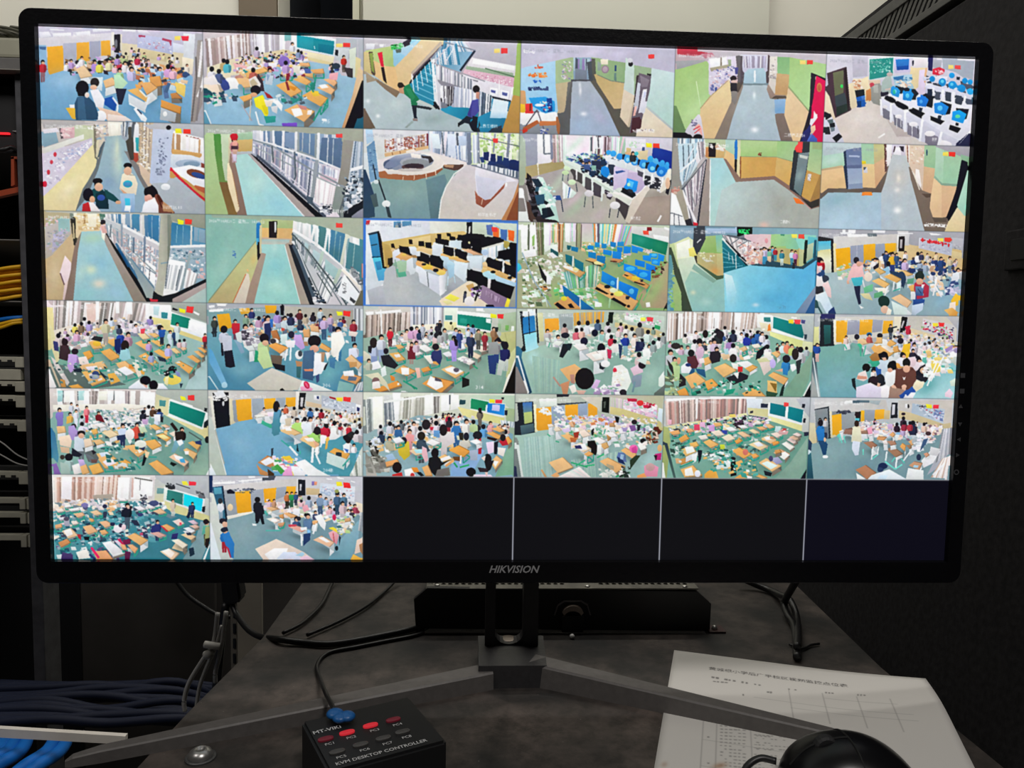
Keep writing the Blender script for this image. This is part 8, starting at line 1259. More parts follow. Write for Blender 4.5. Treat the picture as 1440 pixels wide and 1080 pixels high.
TILES[5, 0] = (65, 655, '''
p e0dcd8 13,16 182,17 182,60 13,60
v 13,18 124,17 120,56 14,60 34 4 d8b0a0 b88c7c e8d0c4 c8a090 f4e4dc a08478 ecd8cc;p f8f4f8 25,17 43,17 40,56 24,54;v 120,18 182,18 178,54 118,56 10 7 fff fcf8f8 f0ecec d8d0d0 fff;l d8b8b0 16 145,19 144,52;p fff 148,22 180,24 178,50 148,48;l 908c90 6 158,22 157,40;p b0a498 77,48 112,46 112,58 80,58;c 158,48 168,48 168,58 160,58 8 14 3 484850 a0a0a8
p 70706c 148,18 178,23 178,25 148,20
p b8bcc0 183,17 277,19 277,56 204,32;g c8ccc8 dcd8a8 188,30 200,64 183,22 204,34 200,62 182,56;p 70a0a0 186,36 198,37 197,46 186,46;p e8f0e8 198,34 204,36 200,60 197,58
p e8ecec 203,38 267,54 263,80 201,58;g 388880 2c7870 204,39 228,62 204,39 233,46 230,65 202,56;g 10e0f0 20d0f0 234,48 260,74 232,46 264,55 261,76 231,65;p a8c8c8 230,46 232,46 231,65 229,64
g dcd8a0 d0cc94 200,60 260,84 192,58 202,59 264,80 274,80 276,92 260,90 192,68;p c4c8c4 267,52 277,56 276,84 266,80;p 20242c 263,68 268,67 267,77 262,76;c 202,28 216,30 214,36 202,34 5 20 2 606468 303438;l 50545c 8 218,29 242,37;c 252,41 266,46 264,52 254,48 6 20 3 686c74 404448
g 5898a0 3c8090 60,80 140,156 13,80 80,56 192,60 212,80 260,90 277,96 277,156 13,156
p 80a0a8 260,92 277,96 277,120 262,156 230,156 252,120;p 6c8c98 192,76 220,84 210,88 192,80;p f0f0f0 277,130 268,156 264,156 276,128
c 16,60 120,52 132,68 16,76 60 30 6 f4f4f8 e8c8a0 d8d0d8 c8b8b0 f0e4d8 788890;c 124,56 200,60 200,80 128,76 40 28 9 fff f0e8e0 d8d8e0 98a8b0 404860 f4f4f8;c 14,76 192,76 180,124 16,128 130 32 5 3c8898 58a0ac f0e0d0 2c6070 d8d0d8 283c50 a8c0c8 484860 88a8b4;c 16,124 160,120 140,154 20,154 50 32 12 2c7888 48a0a8 205868 604878 d8e0e0 a0b4bc
d 15,72 26,70 30,75 18,77 f0e4d8 20 t;d 30,65 40,64 43,67 32,69 fff 20 t;d 36,71 54,69 56,73 40,75 f8f4f0 20 t;d 72,76 84,73 94,80 82,82 ecc8a0 30 t;d 44,79 60,77 64,82 52,86 e8b890 30 t;d 88,93 100,91 112,98 98,103 ecb890 30 t;d 70,86 78,88 80,92 74,93 e8b070 20 t;d 40,92 50,91 54,96 44,98 f0e4d8 20 t;d 19,86 34,84 38,88 22,90 e0e4f0 20 t;d 14,98 24,96 26,102 14,104 e8b080 30 t
d 60,101 74,98 86,109 70,114 ecb888 40 t;d 88,108 98,106 104,112 94,115 e8b078 20 t;d 26,108 40,103 53,116 36,121 ecc8a0 30 t;p f8f4f0 28,108 40,104 44,114 34,118;d 19,128 34,121 40,128 24,136 d0905c 20 t;p a82838 51,114 57,114 58,124 53,120;p 141820 62,118 72,118 71,124 64,124;p a8a8b8 28,90 38,88 39,100 30,100;e 504c60 33,88 24,18
e 585880 65,69 22,18;e 8078b0 64,65 30,20;d 120,52 132,54 136,58 124,58 f4f0f0 10 t;d 146,68 158,66 168,72 156,74 f4f0f4 20 t;d 168,66 178,65 184,70 174,71 f0e8e8 20 t;d 178,64 188,62 192,67 184,68 fff 10 t;d 178,75 192,71 202,78 190,80 e8c098 20 t;e 48507c 181,62 40,24;e 344070 158,81 24,16;p 283048 142,90 152,90 158,100 148,99;p 303850 95,77 102,78 100,87 95,86;e 303450 98,67 20,18;c 104,58 116,58 112,80 104,78 8 22 3 e8b888 d0a070 f0d8b8
s 136,65 30 1c2430 485868;p 1c2030 126,74 136,68 144,70 138,80 134,86 126,84;e e0b8a8 138,69 14,12;e 382830 142,69 12,14
e f0e8f0 120,105 38,34;e 282c48 111,97 22,16;e 302c48 125,99 18,18;e f0d0d8 130,102 20,26
d 193,100 202,97 216,104 206,109 ecb070 20 t;p c83040 192,100 195,100 206,110 202,110;s 187,93 24 2c3478 283060;p 2c3474 178,100 190,98 192,110 180,114 175,109;d 174,112 188,110 202,116 190,120 d8a8a0 30 t
d 135,118 148,112 171,124 158,133 ecb878 60 w;p c05070 156,112 162,111 164,116 158,116;p 303858 162,114 170,114 172,122 164,120;d 136,132 144,131 154,138 148,146 e8b080 30 t;p 782048 128,124 140,122 142,130 130,132;p d8d0e0 113,124 122,124 130,134 124,136;p c82858 118,122 124,122 132,132 128,132
d 93,128 108,125 132,146 112,152 f0f0f0 20 b;p e8e8ec 98,131 114,130 130,144 112,148;d 124,130 132,132 136,140 128,140 e8b080 20 t;d 78,143 100,141 112,156 84,156 e8a878 10 b;p f0ece4 49,144 68,139 74,154 54,156;l e82868 20 75,136 88,154;l 303c70 20 72,148 82,156;p 5c2048 132,142 142,144 140,156 132,156;p 48386c 26,144 44,148 44,156 24,156
d 191,143 206,138 224,146 212,158 f0d0b0 10 b;p fff4e8 194,142 206,138 216,146 210,154;d 211,138 218,128 238,138 232,144 ecd0a8 30 b;d 210,124 222,122 238,132 230,138 f0e4d0 40 b;d 226,115 238,111 252,118 244,124 e8c8a0 30 b;p f0f0f8 230,109 244,106 250,114 238,116;p 283048 235,112 244,111 245,116 238,116;d 230,104 240,102 252,108 244,112 f0f0f4 20 b;d 212,92 224,88 232,96 222,100 f0d8d0 20 t;d 238,92 248,90 256,96 248,98 d8c0d0 20 b;d 240,100 252,98 258,102 250,105 e0b8a8 20 b;p 2c2c68 212,114 222,112 220,122 210,122;p e85868 224,94 228,94 228,98 224,98
s 213,57 20 d8c8b0 c8d0c8;p d4c4b0 210,62 216,62 215,76 210,76;s 246,62 18 283858 202c50;p 2c3c64 240,65 249,67 245,78 239,76;p 1c2840 239,76 244,78 240,88 236,86
s 270,94 30 90b890 484838;p 58a898 264,100 270,100 268,112 262,116;p a0a870 268,102 276,102 274,124 267,128;p 241c1c 268,122 276,120 272,138 268,136;e 241c20 269,93 24,22
p 1c3040 240,138 248,136 250,148 242,152
p f0e848 228,25 236,25 240,32 230,31;p f03848 240,25 252,26 252,32 240,32''')
TILES[5, 1] = (285, 655, '''
p c4c4cc 14,18 272,19 272,60 14,60
g dcd8d8 d0ccc8 60,30 160,40 34,32 160,20 160,40 40,56;p fff 59,24 100,20 100,23 61,26;p 484c58 100,19 122,18 120,23 100,24;p fff 16,27 54,25 54,29 18,30;p f4f4fc 76,18 88,18 88,19 78,20
g a0a8b0 98a0a8 40,40 50,84 34,40 54,38 58,80 42,86;p 1c1c2c 40,41 46,38 54,43 53,46 41,46;c 54,38 88,37 88,40 54,42 7 18 3 484c58 282c38 707480;p f0ac28 54,43 80,41 82,76 58,78;p a0a8b4 80,41 102,38 103,64 82,74;p f0ac28 102,38 124,36 122,60 104,60;p a0a8b4 124,36 141,34 140,50 123,56;p f0b030 141,34 157,34 156,48 140,48;p f0ece0 38,84 84,76 84,79 40,89;e e8d0a8 46,69 24,30
p 1c2028 161,22 173,23 173,49 161,49;p c0c0c8 163,30 167,30 166,41 163,41;p f0ece8 159,21 161,21 161,48 159,48
g d4d4d8 c8c8d0 180,22 260,50 174,19 272,20 272,76 256,66 174,48;p d0b890 174,36 197,38 197,48 174,48;g d8e0ec e4e8f0 200,32 254,56 198,28 257,34 256,60 197,46;c 200,34 256,38 254,58 200,46 26 18 6 b0c0d8 f0f0f4 c8d8e8 d8b8c0 a8b8d0;p 8878b8 184,25 193,26 192,32 184,32;p e89878 188,26 193,26 192,32 188,32;p fff 208,20 218,21 218,23 209,22;p fff 226,18 238,20 238,22 228,21;p f8f8f8 250,24 257,26 257,28 250,26;p f0e0c8 258,60 272,64 270,76 260,72
g 84a4ac 7898a4 60,90 120,156 42,90 86,78 140,88 268,84 268,156 52,156;a .5 98b0b4 52,96 88,92 84,128 56,128;a .5 6c94a0 92,112 140,120 124,128 96,128;g 88b0c0 6c9cac 240,112 240,156 266,88 262,128 248,156 212,156 228,128
g 2c5878 387088 22,36 30,88 15,35 32,33 39,88 26,90;p 58a0b8 18,36 31,35 32,46 19,47;p 182838 32,33 34,33 41,89 38,89;p 1c3058 13,18 16,18 16,46 13,42
g dce0d8 c0c8c4 16,48 36,156 14,45 18,46 48,152 50,156 28,156 15,120;g e8eef4 d8e4ec 15,100 22,156 14,96 18,112 30,156 15,156
s 30,58 24 d8dce8 90a8b8;p e0e4ec 24,64 32,62 36,72 30,78 26,74;e 2c3038 29,58 20,24
c 104,54 264,66 252,96 108,80 110 24 8 f4f0f4 e8d0c8 f0d8b0 d0d8e0 fff e8c0c8 a8b8c8 c8d0b8
q 140,44 264,64 256,80 148,58 24 20 5 e8e4e8 f0c0c8 d8e0f0 c8b8d8 f0e8d8 b8d0a0
s 92,56 28 1c1c28 1c1c28;p 1c1e28 88,64 99,61 102,80 96,84 89,80;p 181a24 91,80 101,80 104,97 100,98 96,86 93,96 89,96;e 1c181c 92,56 24,24;p f4f4f4 83,96 90,97 91,100 84,100
s 142,45 20 c87848 303028;s 150,45 18 289858 306048;p 309858 145,48 155,48 154,56 146,55;s 157,45 16 38588c 303848;k 112,58 16 e0c0d0;k 120,57 16 c89878
b 179,53 24 a8b8d0;s 198,49 26 7c98b8 405878;p 8098b4 194,54 207,56 206,66 195,64;k 208,54 18 a8c0e0;s 227,47 26 486888 304860;e 24202c 227,45 18,20;s 238,48 24 587c98 385470;e 98a060 226,42 18,16;s 236,62 26 d8c0c8 b8b0b8;k 257,66 20 b04860;k 252,75 18 383848
p f0a8b8 168,68 176,64 180,74 170,76;p f0f0f4 154,70 164,72 162,84 152,80;k 190,77 20 485070;e d02858 222,86 16,26;p f4f4f4 188,84 200,80 208,96 206,108 198,100
d 106,70 116,68 128,72 116,75 e8b888 60 w;l 50a8a0 10 106,76 108,84;d 128,82 136,80 136,88 130,86 d89c60 50 w;d 136,79 144,78 160,84 148,87 e8b078 60 w;d 106,88 120,86 132,91 122,96 f4e4d8 70;p fff 114,89 124,88 126,93 116,93;l 58b0a8 12 106,108 132,108;d 126,96 138,94 136,100 128,101 d8a078 20 t;d 184,92 194,92 192,98 184,97 e8b078 60 w;l f0f0f4 16 192,96 186,114
k 158,88 30 405880;e 2c2c34 162,88 18,18;k 177,83 32 607c98;p 6080a8 170,92 184,90 182,106 172,104;p d8a8b0 144,98 150,98 150,102 145,102
d 144,102 152,98 176,106 166,111 ecb0a0 80 w;p d04858 144,98 158,98 158,101 145,102;p f0f4fc 164,103 176,102 176,107 166,108;p 88c0f0 176,106 182,108 182,120 177,118;p 243c68 170,114 182,112 181,124 170,134;l e8f0f0 14 166,114 167,134
d 186,124 200,117 222,128 214,136 ecc0a0 80 w;p f8f8fc 194,120 204,119 216,128 208,128;g f0b8c0 d8909c 218,108 224,128 212,112 222,107 230,116 226,132 216,122;p f0d840 212,104 220,102 238,112 234,116 220,108;l c85858 8 220,112 222,128;e 1c2830 226,138 14,20;p 1c2030 230,116 233,120 230,136
c 226,88 260,80 248,112 230,112 26 26 4 f4f0e8 b8d890 d0d8d8 e8c8a0 889890 fff;e f0e8e0 240,100 30,20;d 240,88 248,87 250,92 240,94 d8a878 30 w;e 48707c 230,102 20,12
e 282430 33,92 28,24;e e0b098 36,97 18,22;s 36,108 28 2870b8 a02838;p 2c78c0 32,114 44,112 53,130 52,154 48,154 38,132;p b03048 39,134 44,138 48,154 46,154;e 20283c 35,107 26,20
v 266,80 273,80 272,112 262,108 3 3 9098a0 c0c4c8;p e8d0c0 260,124 270,120 268,144 256,148;p f0b850 250,156 254,148 270,156 270,157;p a87850 264,132 272,128 271,148 266,144
g f0dccc e0d0c4 120,124 140,156 88,139 124,122 170,144 188,157 102,157;p f4f4f4 104,148 120,138 144,138 136,157 112,157;p d8e0f4 124,156 136,144 156,144 168,157;p a8d0e4 156,150 168,144 172,148 168,152;p e8c8dc 168,152 176,150 188,157 164,157
p f8e838 225,26 234,26 236,33 226,33;p f03030 237,27 248,28 250,37 238,36;c 58,44 88,42 88,44 58,45 8 9 4 707480 484c58''')
def stamp(sheet, body, x, y, w, h, col, alpha=1.0):       # a line of writing printed into the picture, box in texels
    V, T = glyphs(body, res=1)
    if not len(V): return
    lo, hi = V.min(0), V.max(0)
    q = np.stack([x + (V[:, 0]-lo[0])/(hi[0]-lo[0])*w, y + h - (V[:, 1]-lo[1])/(hi[1]-lo[1])*h], 1)
    P = Painter(sheet, np.eye(3), 0, 0, 1.0, (0, 0, sheet.shape[1], sheet.shape[0]))
    for t in T: P.poly(np.array(col, np.float32), [tuple(q[i]) for i in t], alpha)

NAMES = {(0, 1): '305', (0, 2): '二教东楼梯', (0, 3): '二教三楼走廊', (0, 4): '三楼西走廊4', (1, 0): '阅览区15', (1, 1): '四层连廊17门', (1, 2): '科学图书厅', (1, 3): '科创教室', (1, 4): '三楼楼梯', (1, 5): '三楼西走廊3', (2, 4): '一层门厅', (3, 1): '306', (3, 2): '314', (4, 1): '204B', (0, 5): '机房'}
GREY = {(0, 5), (1, 2), (1, 5), (2, 2), (0, 3)}
for (r, c), (ox, oy, txt) in sorted(TILES.items()):
    P = Painter(SHEET, TO_SHEET, ox, oy, 6.0, (round(c*TW/6), round(r*TH/6), round((c+1)*TW/6), round((r+1)*TH/6))); paint(P, txt); P.close_gaps()
SHEET[SHEET < 0] = .05
# the soft, smeared look of a compressed camera picture: grain and a little sharpening
_rs = np.random.RandomState(4)
def smooth(a, s):
    n = int(3*s) + 1; k = np.exp(-np.arange(-n, n+1)**2 / (2*s*s)); k /= k.sum()
    b = np.pad(a, n, 'wrap'); b = sum(b[i:i+a.shape[0]]*k[i] for i in range(2*n+1)); return sum(b[:, i:i+a.shape[1]]*k[i] for i in range(2*n+1))
def field(s): f = smooth(_rs.randn(TH, TW).astype(np.float32), s); return f / f.std()
SHEET = SHEET * (1 + (.007*field(1.8) + .008*field(6.0))[..., None]) + .003*np.stack([field(4.0) for _ in range(3)], 2)
_soft = np.stack([smooth(SHEET[..., i], 2.6) for i in range(3)], 2); SHEET = np.clip(SHEET + .5*(SHEET - _soft), 0, 1)
for (r, c) in sorted(TILES):
    x0, y0, x1, y1 = round(c*TW/6), round(r*TH/6), round((c+1)*TW/6), round((r+1)*TH/6)
    col = (.62, .63, .68) if (r, c) in GREY else (1, 1, 1)
    stamp(SHEET, '2026年10月20日  星期二  14:08:22', x0 + 10, y0 + 12, 150, 10, col)
    if (r, c) in NAMES:
        n = len(NAMES[r, c]); stamp(SHEET, NAMES[r, c], x0 + 318, y1 - 22, 10*n if n > 4 else 7*n, 10, (.35, .55, .65) if (r, c) == (2, 4) else (1, 1, 1))
for c in range(2, 6): SHEET[round(5*TH/6):, round(c*TW/6):round((c+1)*TW/6)] = (.052, .052, .068) if c < 5 else (.040, .036, .085)
for r in range(6):                                        # the hairline grid between the pictures
    y = round(r*TH/6)
    if r: SHEET[y-1:y+1, :] = SHEET[y-1:y+1, :]*.35 + np.array((.30, .33, .36))*.65
    for c in range(1, 6):
        x = round(c*TW/6); a, b = y, round((r+1)*TH/6); bright = r == 5 and c > 2
        v = SHEET[a:b, x-1:x+1 if not bright else x+2]; v[:] = np.array((.78, .79, .84)) if bright else v*.35 + np.array((.30, .33, .36))*.65
SHEET[round(5*TH/6)-2:round(5*TH/6)+1, round(2*TW/6):] = (.55, .56, .58)
def _edge(r, c, col):
    x0, y0, x1, y1 = round(c*TW/6), round(r*TH/6), round((c+1)*TW/6), round((r+1)*TH/6)
    for s in (np.s_[y0:y0+4, x0:x1], np.s_[y1-3:y1, x0:x1], np.s_[y0:y1, x0:x0+4], np.s_[y0:y1, x1-3:x1]): SHEET[s] = col
_edge(2, 2, (.24, .47, .85))
_k = np.exp(-np.arange(-4, 5)**2 / (2*1.1**2)); _k /= _k.sum()
S = np.pad(np.clip(SHEET, 0, 1), ((4, 4), (4, 4), (0, 0)), 'edge')
S = sum(S[i:i+TH]*_k[i] for i in range(9)); S = sum(S[:, i:i+TW]*_k[i] for i in range(9))
img = bpy.data.images.new('camera_wall', TW, TH, alpha=False)
buf = np.ones((TH, TW, 4), np.float32); buf[..., :3] = S[::-1]
img.pixels.foreach_set(buf.ravel()); img.update(); img.pack()
def lit_picture(name, image, strength):
    m = bpy.data.materials.new(name); m.use_nodes = True; nt = m.node_tree; b = nt.nodes['Principled BSDF']
    t = nt.nodes.new('ShaderNodeTexImage'); t.image = image; t.extension = 'EXTEND'
    b.inputs['Base Color'].default_value = (.004, .004, .005, 1); b.inputs['Roughness'].default_value = .45; b.inputs['Specular IOR Level'].default_value = .2
    nt.links.new(t.outputs['Color'], b.inputs['Emission Color']); b.inputs['Emission Strength'].default_value = strength
    return m
# ---------------------------------------------------------------- room
M_wall = mat('wall_paint', (.74, .72, .63), .8, noise=.06, scale=3, bump=.05)
M_black = mat('black_plastic', (.010, .010, .012), .42, spec=.4)
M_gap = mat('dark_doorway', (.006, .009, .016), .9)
def slab(name, lo, hi, m, kind='structure', **k): return obj(name, box(new(), lo, hi), m, kind=kind, **k)
slab('floor', (-2.6, -1.8, -.76), (2.4, 2.4, -.72), mat('floor_vinyl', (.06, .056, .052), .6, noise=.2, scale=6))
slab('ceiling', (-2.6, -1.8, 2.0), (2.4, 2.4, 2.04), mat('ceiling_paint', (.7, .69, .65), .9))
WY = 1.20
def wx(px): return aty(px, 20, WY).x
slab('wall_back', (-2.6, WY, -.72), (wx(392), WY + .1, 2.0), M_wall)
slab('wall_back', (wx(497), WY, -.72), (2.4, WY + .1, 2.0), M_wall)
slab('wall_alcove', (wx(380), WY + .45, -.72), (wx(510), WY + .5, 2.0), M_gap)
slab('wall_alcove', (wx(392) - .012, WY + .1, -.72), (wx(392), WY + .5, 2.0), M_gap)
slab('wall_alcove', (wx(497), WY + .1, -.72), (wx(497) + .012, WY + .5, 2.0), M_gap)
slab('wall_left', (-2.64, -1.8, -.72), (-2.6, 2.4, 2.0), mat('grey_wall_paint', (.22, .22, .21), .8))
slab('wall_right', (2.4, -1.8, -.72), (2.44, 2.4, 2.0), M_wall)
slab('wall_shade_strip', (wx(338), WY - .012, -.7), (wx(391), WY, 1.95), mat('brown_shade', (.15, .115, .075), .6, noise=.1, scale=8))  # brownish shade at the wall's edge, put in as a coloured board
dl = slab('door_1', (wx(514), WY - .035, -.7), (wx(514) + .86, WY - .004, 1.7), mat('door_enamel', (.60, .60, .51), .5, noise=.03, scale=5))
slab('trim_2', (wx(498), WY - .02, -.72), (wx(507), WY, 1.75), mat('door_frame_enamel', (.56, .555, .42), .5))
for z in (.52, .625, .1):
    b = new(); tube(b, [(wx(510.5), WY - .030, z - .022), (wx(510.5), WY - .030, z + .022)], .006, 10, 1)
    h = obj('hinge', b, mat('hinge_steel', (.35, .34, .28), .4, .7), dl, smooth=False)

# ---------------------------------------------------------------- desk
nt_desk = mat('scuffed_black_desk', (.020, .019, .018), .62, noise=.6, scale=16, bump=.5, col2=(.105, .082, .070))
def _desk_nodes(m):
    nt = m.node_tree; b = nt.nodes['Principled BSDF']; tc = nt.nodes.new('ShaderNodeTexCoord')
    n2 = nt.nodes.new('ShaderNodeTexNoise'); n2.inputs['Scale'].default_value = 46; n2.inputs['Detail'].default_value = 8; n2.inputs['Roughness'].default_value = .7
    r2 = nt.nodes.new('ShaderNodeValToRGB'); r2.color_ramp.elements[0].position = .38; r2.color_ramp.elements[1].position = .60
    r2.color_ramp.elements[0].color = (.16, .17, .16, 1); r2.color_ramp.elements[1].color = (1, 1, 1, 1)
    mx = nt.nodes.new('ShaderNodeMix'); mx.data_type = 'RGBA'; mx.blend_type = 'MULTIPLY'; mx.inputs[0].default_value = .8
    old = b.inputs['Base Color'].links[0].from_socket
    v = nt.nodes.new('ShaderNodeTexVoronoi'); v.inputs['Scale'].default_value = 95; r3 = nt.nodes.new('ShaderNodeValToRGB')
    r3.color_ramp.elements[0].position = .02; r3.color_ramp.elements[1].position = .035; r3.color_ramp.elements[0].color = (.26, .25, .23, 1); r3.color_ramp.elements[1].color = (0, 0, 0, 1)
    ad = nt.nodes.new('ShaderNodeMix'); ad.data_type = 'RGBA'; ad.blend_type = 'ADD'; ad.inputs[0].default_value = .6
    L = nt.links.new
    L(tc.outputs['Object'], n2.inputs['Vector']); L(tc.outputs['Object'], v.inputs['Vector']); L(n2.outputs['Fac'], r2.inputs['Fac']); L(v.outputs['Distance'], r3.inputs['Fac'])
    L(old, mx.inputs[6]); L(r2.outputs['Color'], mx.inputs[7]); L(mx.outputs[2], ad.inputs[6]); L(r3.outputs['Color'], ad.inputs[7]); L(ad.outputs[2], b.inputs['Base Color'])
_desk_nodes(nt_desk)
desk_t = thing('desk', (.04, .1, -.72), 'narrow desk with a scuffed blackened top under the monitor', 'desk')
top = [(-.228, -.40), (.292, -.40), (.290, -.1), (.287, .05), (.300, .24), (.302, .62), (-.19, .62), (-.192, .3), (-.196, .11), (-.212, -.01), (-.222, -.12)]
b = prism(new(), [(x, y, 0) for x, y in top], (0, 0, -.022)); obj('desktop', b, nt_desk, desk_t)
M_leg = mat('desk_leg_paint', (.02, .02, .022), .5)
for x in (-.17, .26):
    for y in (-.36, .56): obj('leg', box(new(), (x-.015, y-.015, -.72), (x+.015, y+.015, -.022)), M_leg, desk_t)

# ---------------------------------------------------------------- monitor
mon = thing('computer_monitor', (.003, .05, 0), 'wide black monitor showing a grid of camera pictures', 'monitor')
def rrect(x0, z0, x1, z1, r, n=6):
    P = []
    for cx, cz, a0 in ((x1-r, z1-r, 0), (x0+r, z1-r, 90), (x0+r, z0+r, 180), (x1-r, z0+r, 270)):
        for k in range(n+1):
            a = math.radians(a0 + 90*k/n); P.append((cx + r*math.cos(a), cz + r*math.sin(a)))
    return P
OX0, OZ0, OX1, OZ1 = -.3092, .0848, .3092, .4462
SX, SZ0, SZ1 = .2988, .0999, .4361
b = new(); out = rrect(OX0, OZ0, OX1, OZ1, .0075); n = 7
inn = [c for c in ((SX, SZ1), (-SX, SZ1), (-SX, SZ0), (SX, SZ0)) for _ in range(n)]
loops = []
for pts, y in ((out, .020), (out, -.0025), ([(x*.9985, .2655 + (z-.2655)*.997) for x, z in out], -.0034), ([(x*1.002, .268 + (z-.268)*1.003) for x, z in inn], -.0034), (inn, .0012)):
    loops.append([b.verts.new((x, y, z)) for x, z in pts])
for A, B in zip(loops, loops[1:]):
    for k in range(len(A)): b.faces.new((A[k], A[(k+1) % len(A)], B[(k+1) % len(A)], B[k]))
bmesh.ops.remove_doubles(b, verts=b.verts, dist=1e-6)
obj('bezel', b, mat('bezel_plastic', (.0045, .0045, .0055), .27, spec=.22, noise=.15, scale=400, bump=.08), mon)
b = box(new(), (OX0+.002, .019, OZ0+.002), (OX1-.002, .034, OZ1-.002), .004); box(b, (-.16, .034, .15), (.16, .05, .38), .006); obj('back_shell', b, M_black, mon)
scr = obj('screen', box(new(), (-SX, .0006, SZ0), (SX, .010, SZ1)), mat('panel_glass', (.004, .004, .005), .3), mon)
M_pic = lit_picture('camera_pictures', img, .94)
M_off = lit_picture('unused_pictures', img, .94)
DESC = {(0, 0): 'busy classroom with yellow cupboards and a dark coat in front', (0, 1): 'classroom seen from the back with a yellow shirt in front', (0, 2): 'stairwell with two running figures', (0, 3): 'grey corridor with a banner on the left', (0, 4): 'green corridor with a red banner', (0, 5): 'computer room with blue screens on white desks', (1, 0): 'corridor with four standing figures', (1, 1): 'glazed walkway with a red cap at its far end', (1, 2): 'round reading desk by windows', (1, 3): 'computer lab with stools', (1, 4): 'empty landing with a lift on the right', (1, 5): 'empty landing with a lift on the left', (2, 0): 'glazed walkway with yellow light at its end', (2, 1): 'green walkway with a dark door at its end', (2, 2): 'blue-framed room of black monitors', (2, 3): 'green-tinted lab of blue monitors', (2, 4): 'blue hall with stairs', (2, 5): 'classroom with a pink jacket walking', (3, 0): 'classroom with green blackboard and white screen', (3, 1): 'crowded classroom with a beige table in front', (3, 2): 'classroom with two figures walking along the right', (3, 3): 'classroom with a large black head in front', (3, 4): 'full classroom before a teal blackboard', (3, 5): 'classroom with figures crowded at the front table', (4, 0): 'classroom with an arm raised on the right', (4, 1): 'classroom with a long blue floor', (4, 2): 'full classroom with pale curtains and a blue projection', (4, 3): 'empty classroom with orange cupboards and school bags', (4, 4): 'empty classroom with rust curtains', (4, 5): 'classroom with a blue shirt walking in', (5, 0): 'empty classroom with a cyan screen', (5, 1): 'classroom with a black jacket walking', (5, 2): 'first unused', (5, 3): 'second unused', (5, 4): 'third unused', (5, 5): 'last unused'}
for r in range(6):
    for c in range(6):
        u0, u1, v0, v1 = c/6, (c+1)/6, 1-(r+1)/6, 1-r/6
        X = lambda u: -SX + 2*SX*u
        Z = lambda v: SZ0 + (SZ1-SZ0)*v
        me = bpy.data.meshes.new('camera_tile'); me.from_pydata([(X(u0), 0, Z(v0)), (X(u1), 0, Z(v0)), (X(u1), 0, Z(v1)), (X(u0), 0, Z(v1))], [], [(0, 1, 2, 3)])
        uv = me.uv_layers.new(name='UVMap')
        for i, q in enumerate(((u0, v0), (u1, v0), (u1, v1), (u0, v1))): uv.data[i].uv = q
        d = DESC[r, c]; obj('camera_tile', me, M_pic, scr, label=('%s black picture slot' % d) if 'unused' in d else 'picture of a ' + d)
M_print = mat('grey_print', (.30, .30, .31), .5)
p = aty(722, 801, -.0036); writing('brand_lettering', 'HIKVISION', (p.x, -.0037, p.z), (1, 0, 0), (0, 0, 1), .0069, M_print, mon, shear=.3, bold=.02)
M_icon = mat('dim_icon_print', (.055, .055, .06), .5)
for i, (px, py) in enumerate(((1354, 528), (1353, 550), (1351, 572), (1350, 596), (1349, 618), (1346, 640), (1345, 664))):
    q = aty(px, py, -.0036); s = .0016; b = new()
    if i < 2: P = [(-s, -s), (s, -s), (s, s), (-s, s)]
    elif i < 6: a0 = (90, 270, 180, 0)[i-2]; P = [(s*1.1*math.cos(math.radians(a0+120*k)), s*1.1*math.sin(math.radians(a0+120*k))) for k in range(3)]
    else: P = None
    if P: b.faces.new([b.verts.new((q.x+x, -.00365, q.z+z)) for x, z in P])
    else:
        A = [b.verts.new((q.x+s*1.2*math.cos(k*.524), -.00365, q.z+s*1.2*math.sin(k*.524))) for k in range(12)]; B = [b.verts.new((q.x+s*.7*math.cos(k*.524), -.00365, q.z+s*.7*math.sin(k*.524))) for k in range(12)]
        for k in range(12): b.faces.new((A[k], A[(k+1) % 12], B[(k+1) % 12], B[k]))
    obj('button_icon', b, M_icon, mon)
M_stand = mat('stand_paint', (.026, .025, .027), .45, spec=.45, noise=.15, scale=300, bump=.1)
M_stand_leg = mat('stand_leg_paint', (.102, .094, .090), .5, .1, noise=.12, scale=220, bump=.1)
NY = .055
b = prism(new(), [(-.0165, NY, .014), (-.0090, NY, .014), (-.0084, NY, .205), (-.0158, NY, .205)], (0, .014, 0))
prism(b, [(.0122, NY, .014), (.0236, NY, .014), (.0222, NY, .205), (.0112, NY, .205)], (0, .014, 0))
prism(b, [(-.0092, NY+.001, .014)] + [(.0015 + .0107*math.cos(math.pi*(1+k/10)), NY+.001, .026 + .0085*math.sin(math.pi*(1+k/10))) for k in range(11)] + [(.0124, NY+.001, .014)], (0, .012, 0))
prism(b, [(-.0155, .0655, .15), (.022, .0655, .15), (.022, .0655, .205), (-.0155, .0655, .205)], (0, -.018, 0))
obj('neck', b, M_stand, mon)
b = prism(new(), [(-.0215, .0215, 0), (.0270, .0215, 0), (.029, .074, 0), (-.0215, .074, 0)], (0, 0, .0165)); obj('stand_hub', b, M_stand, mon)
b = new(); lathe(b, [(.0068, 0), (.0068, .0015), (.0050, .0022), (.0001, .0022)], Vector((.0015, .066, .016)), Vector((1, 0, 0)), Vector((0, 1, 0)), Vector((0, 0, 1))); obj('neck_screw_cover', b, mat('copper_grey', (.22, .18, .15), .35, .5), mon, smooth=True)
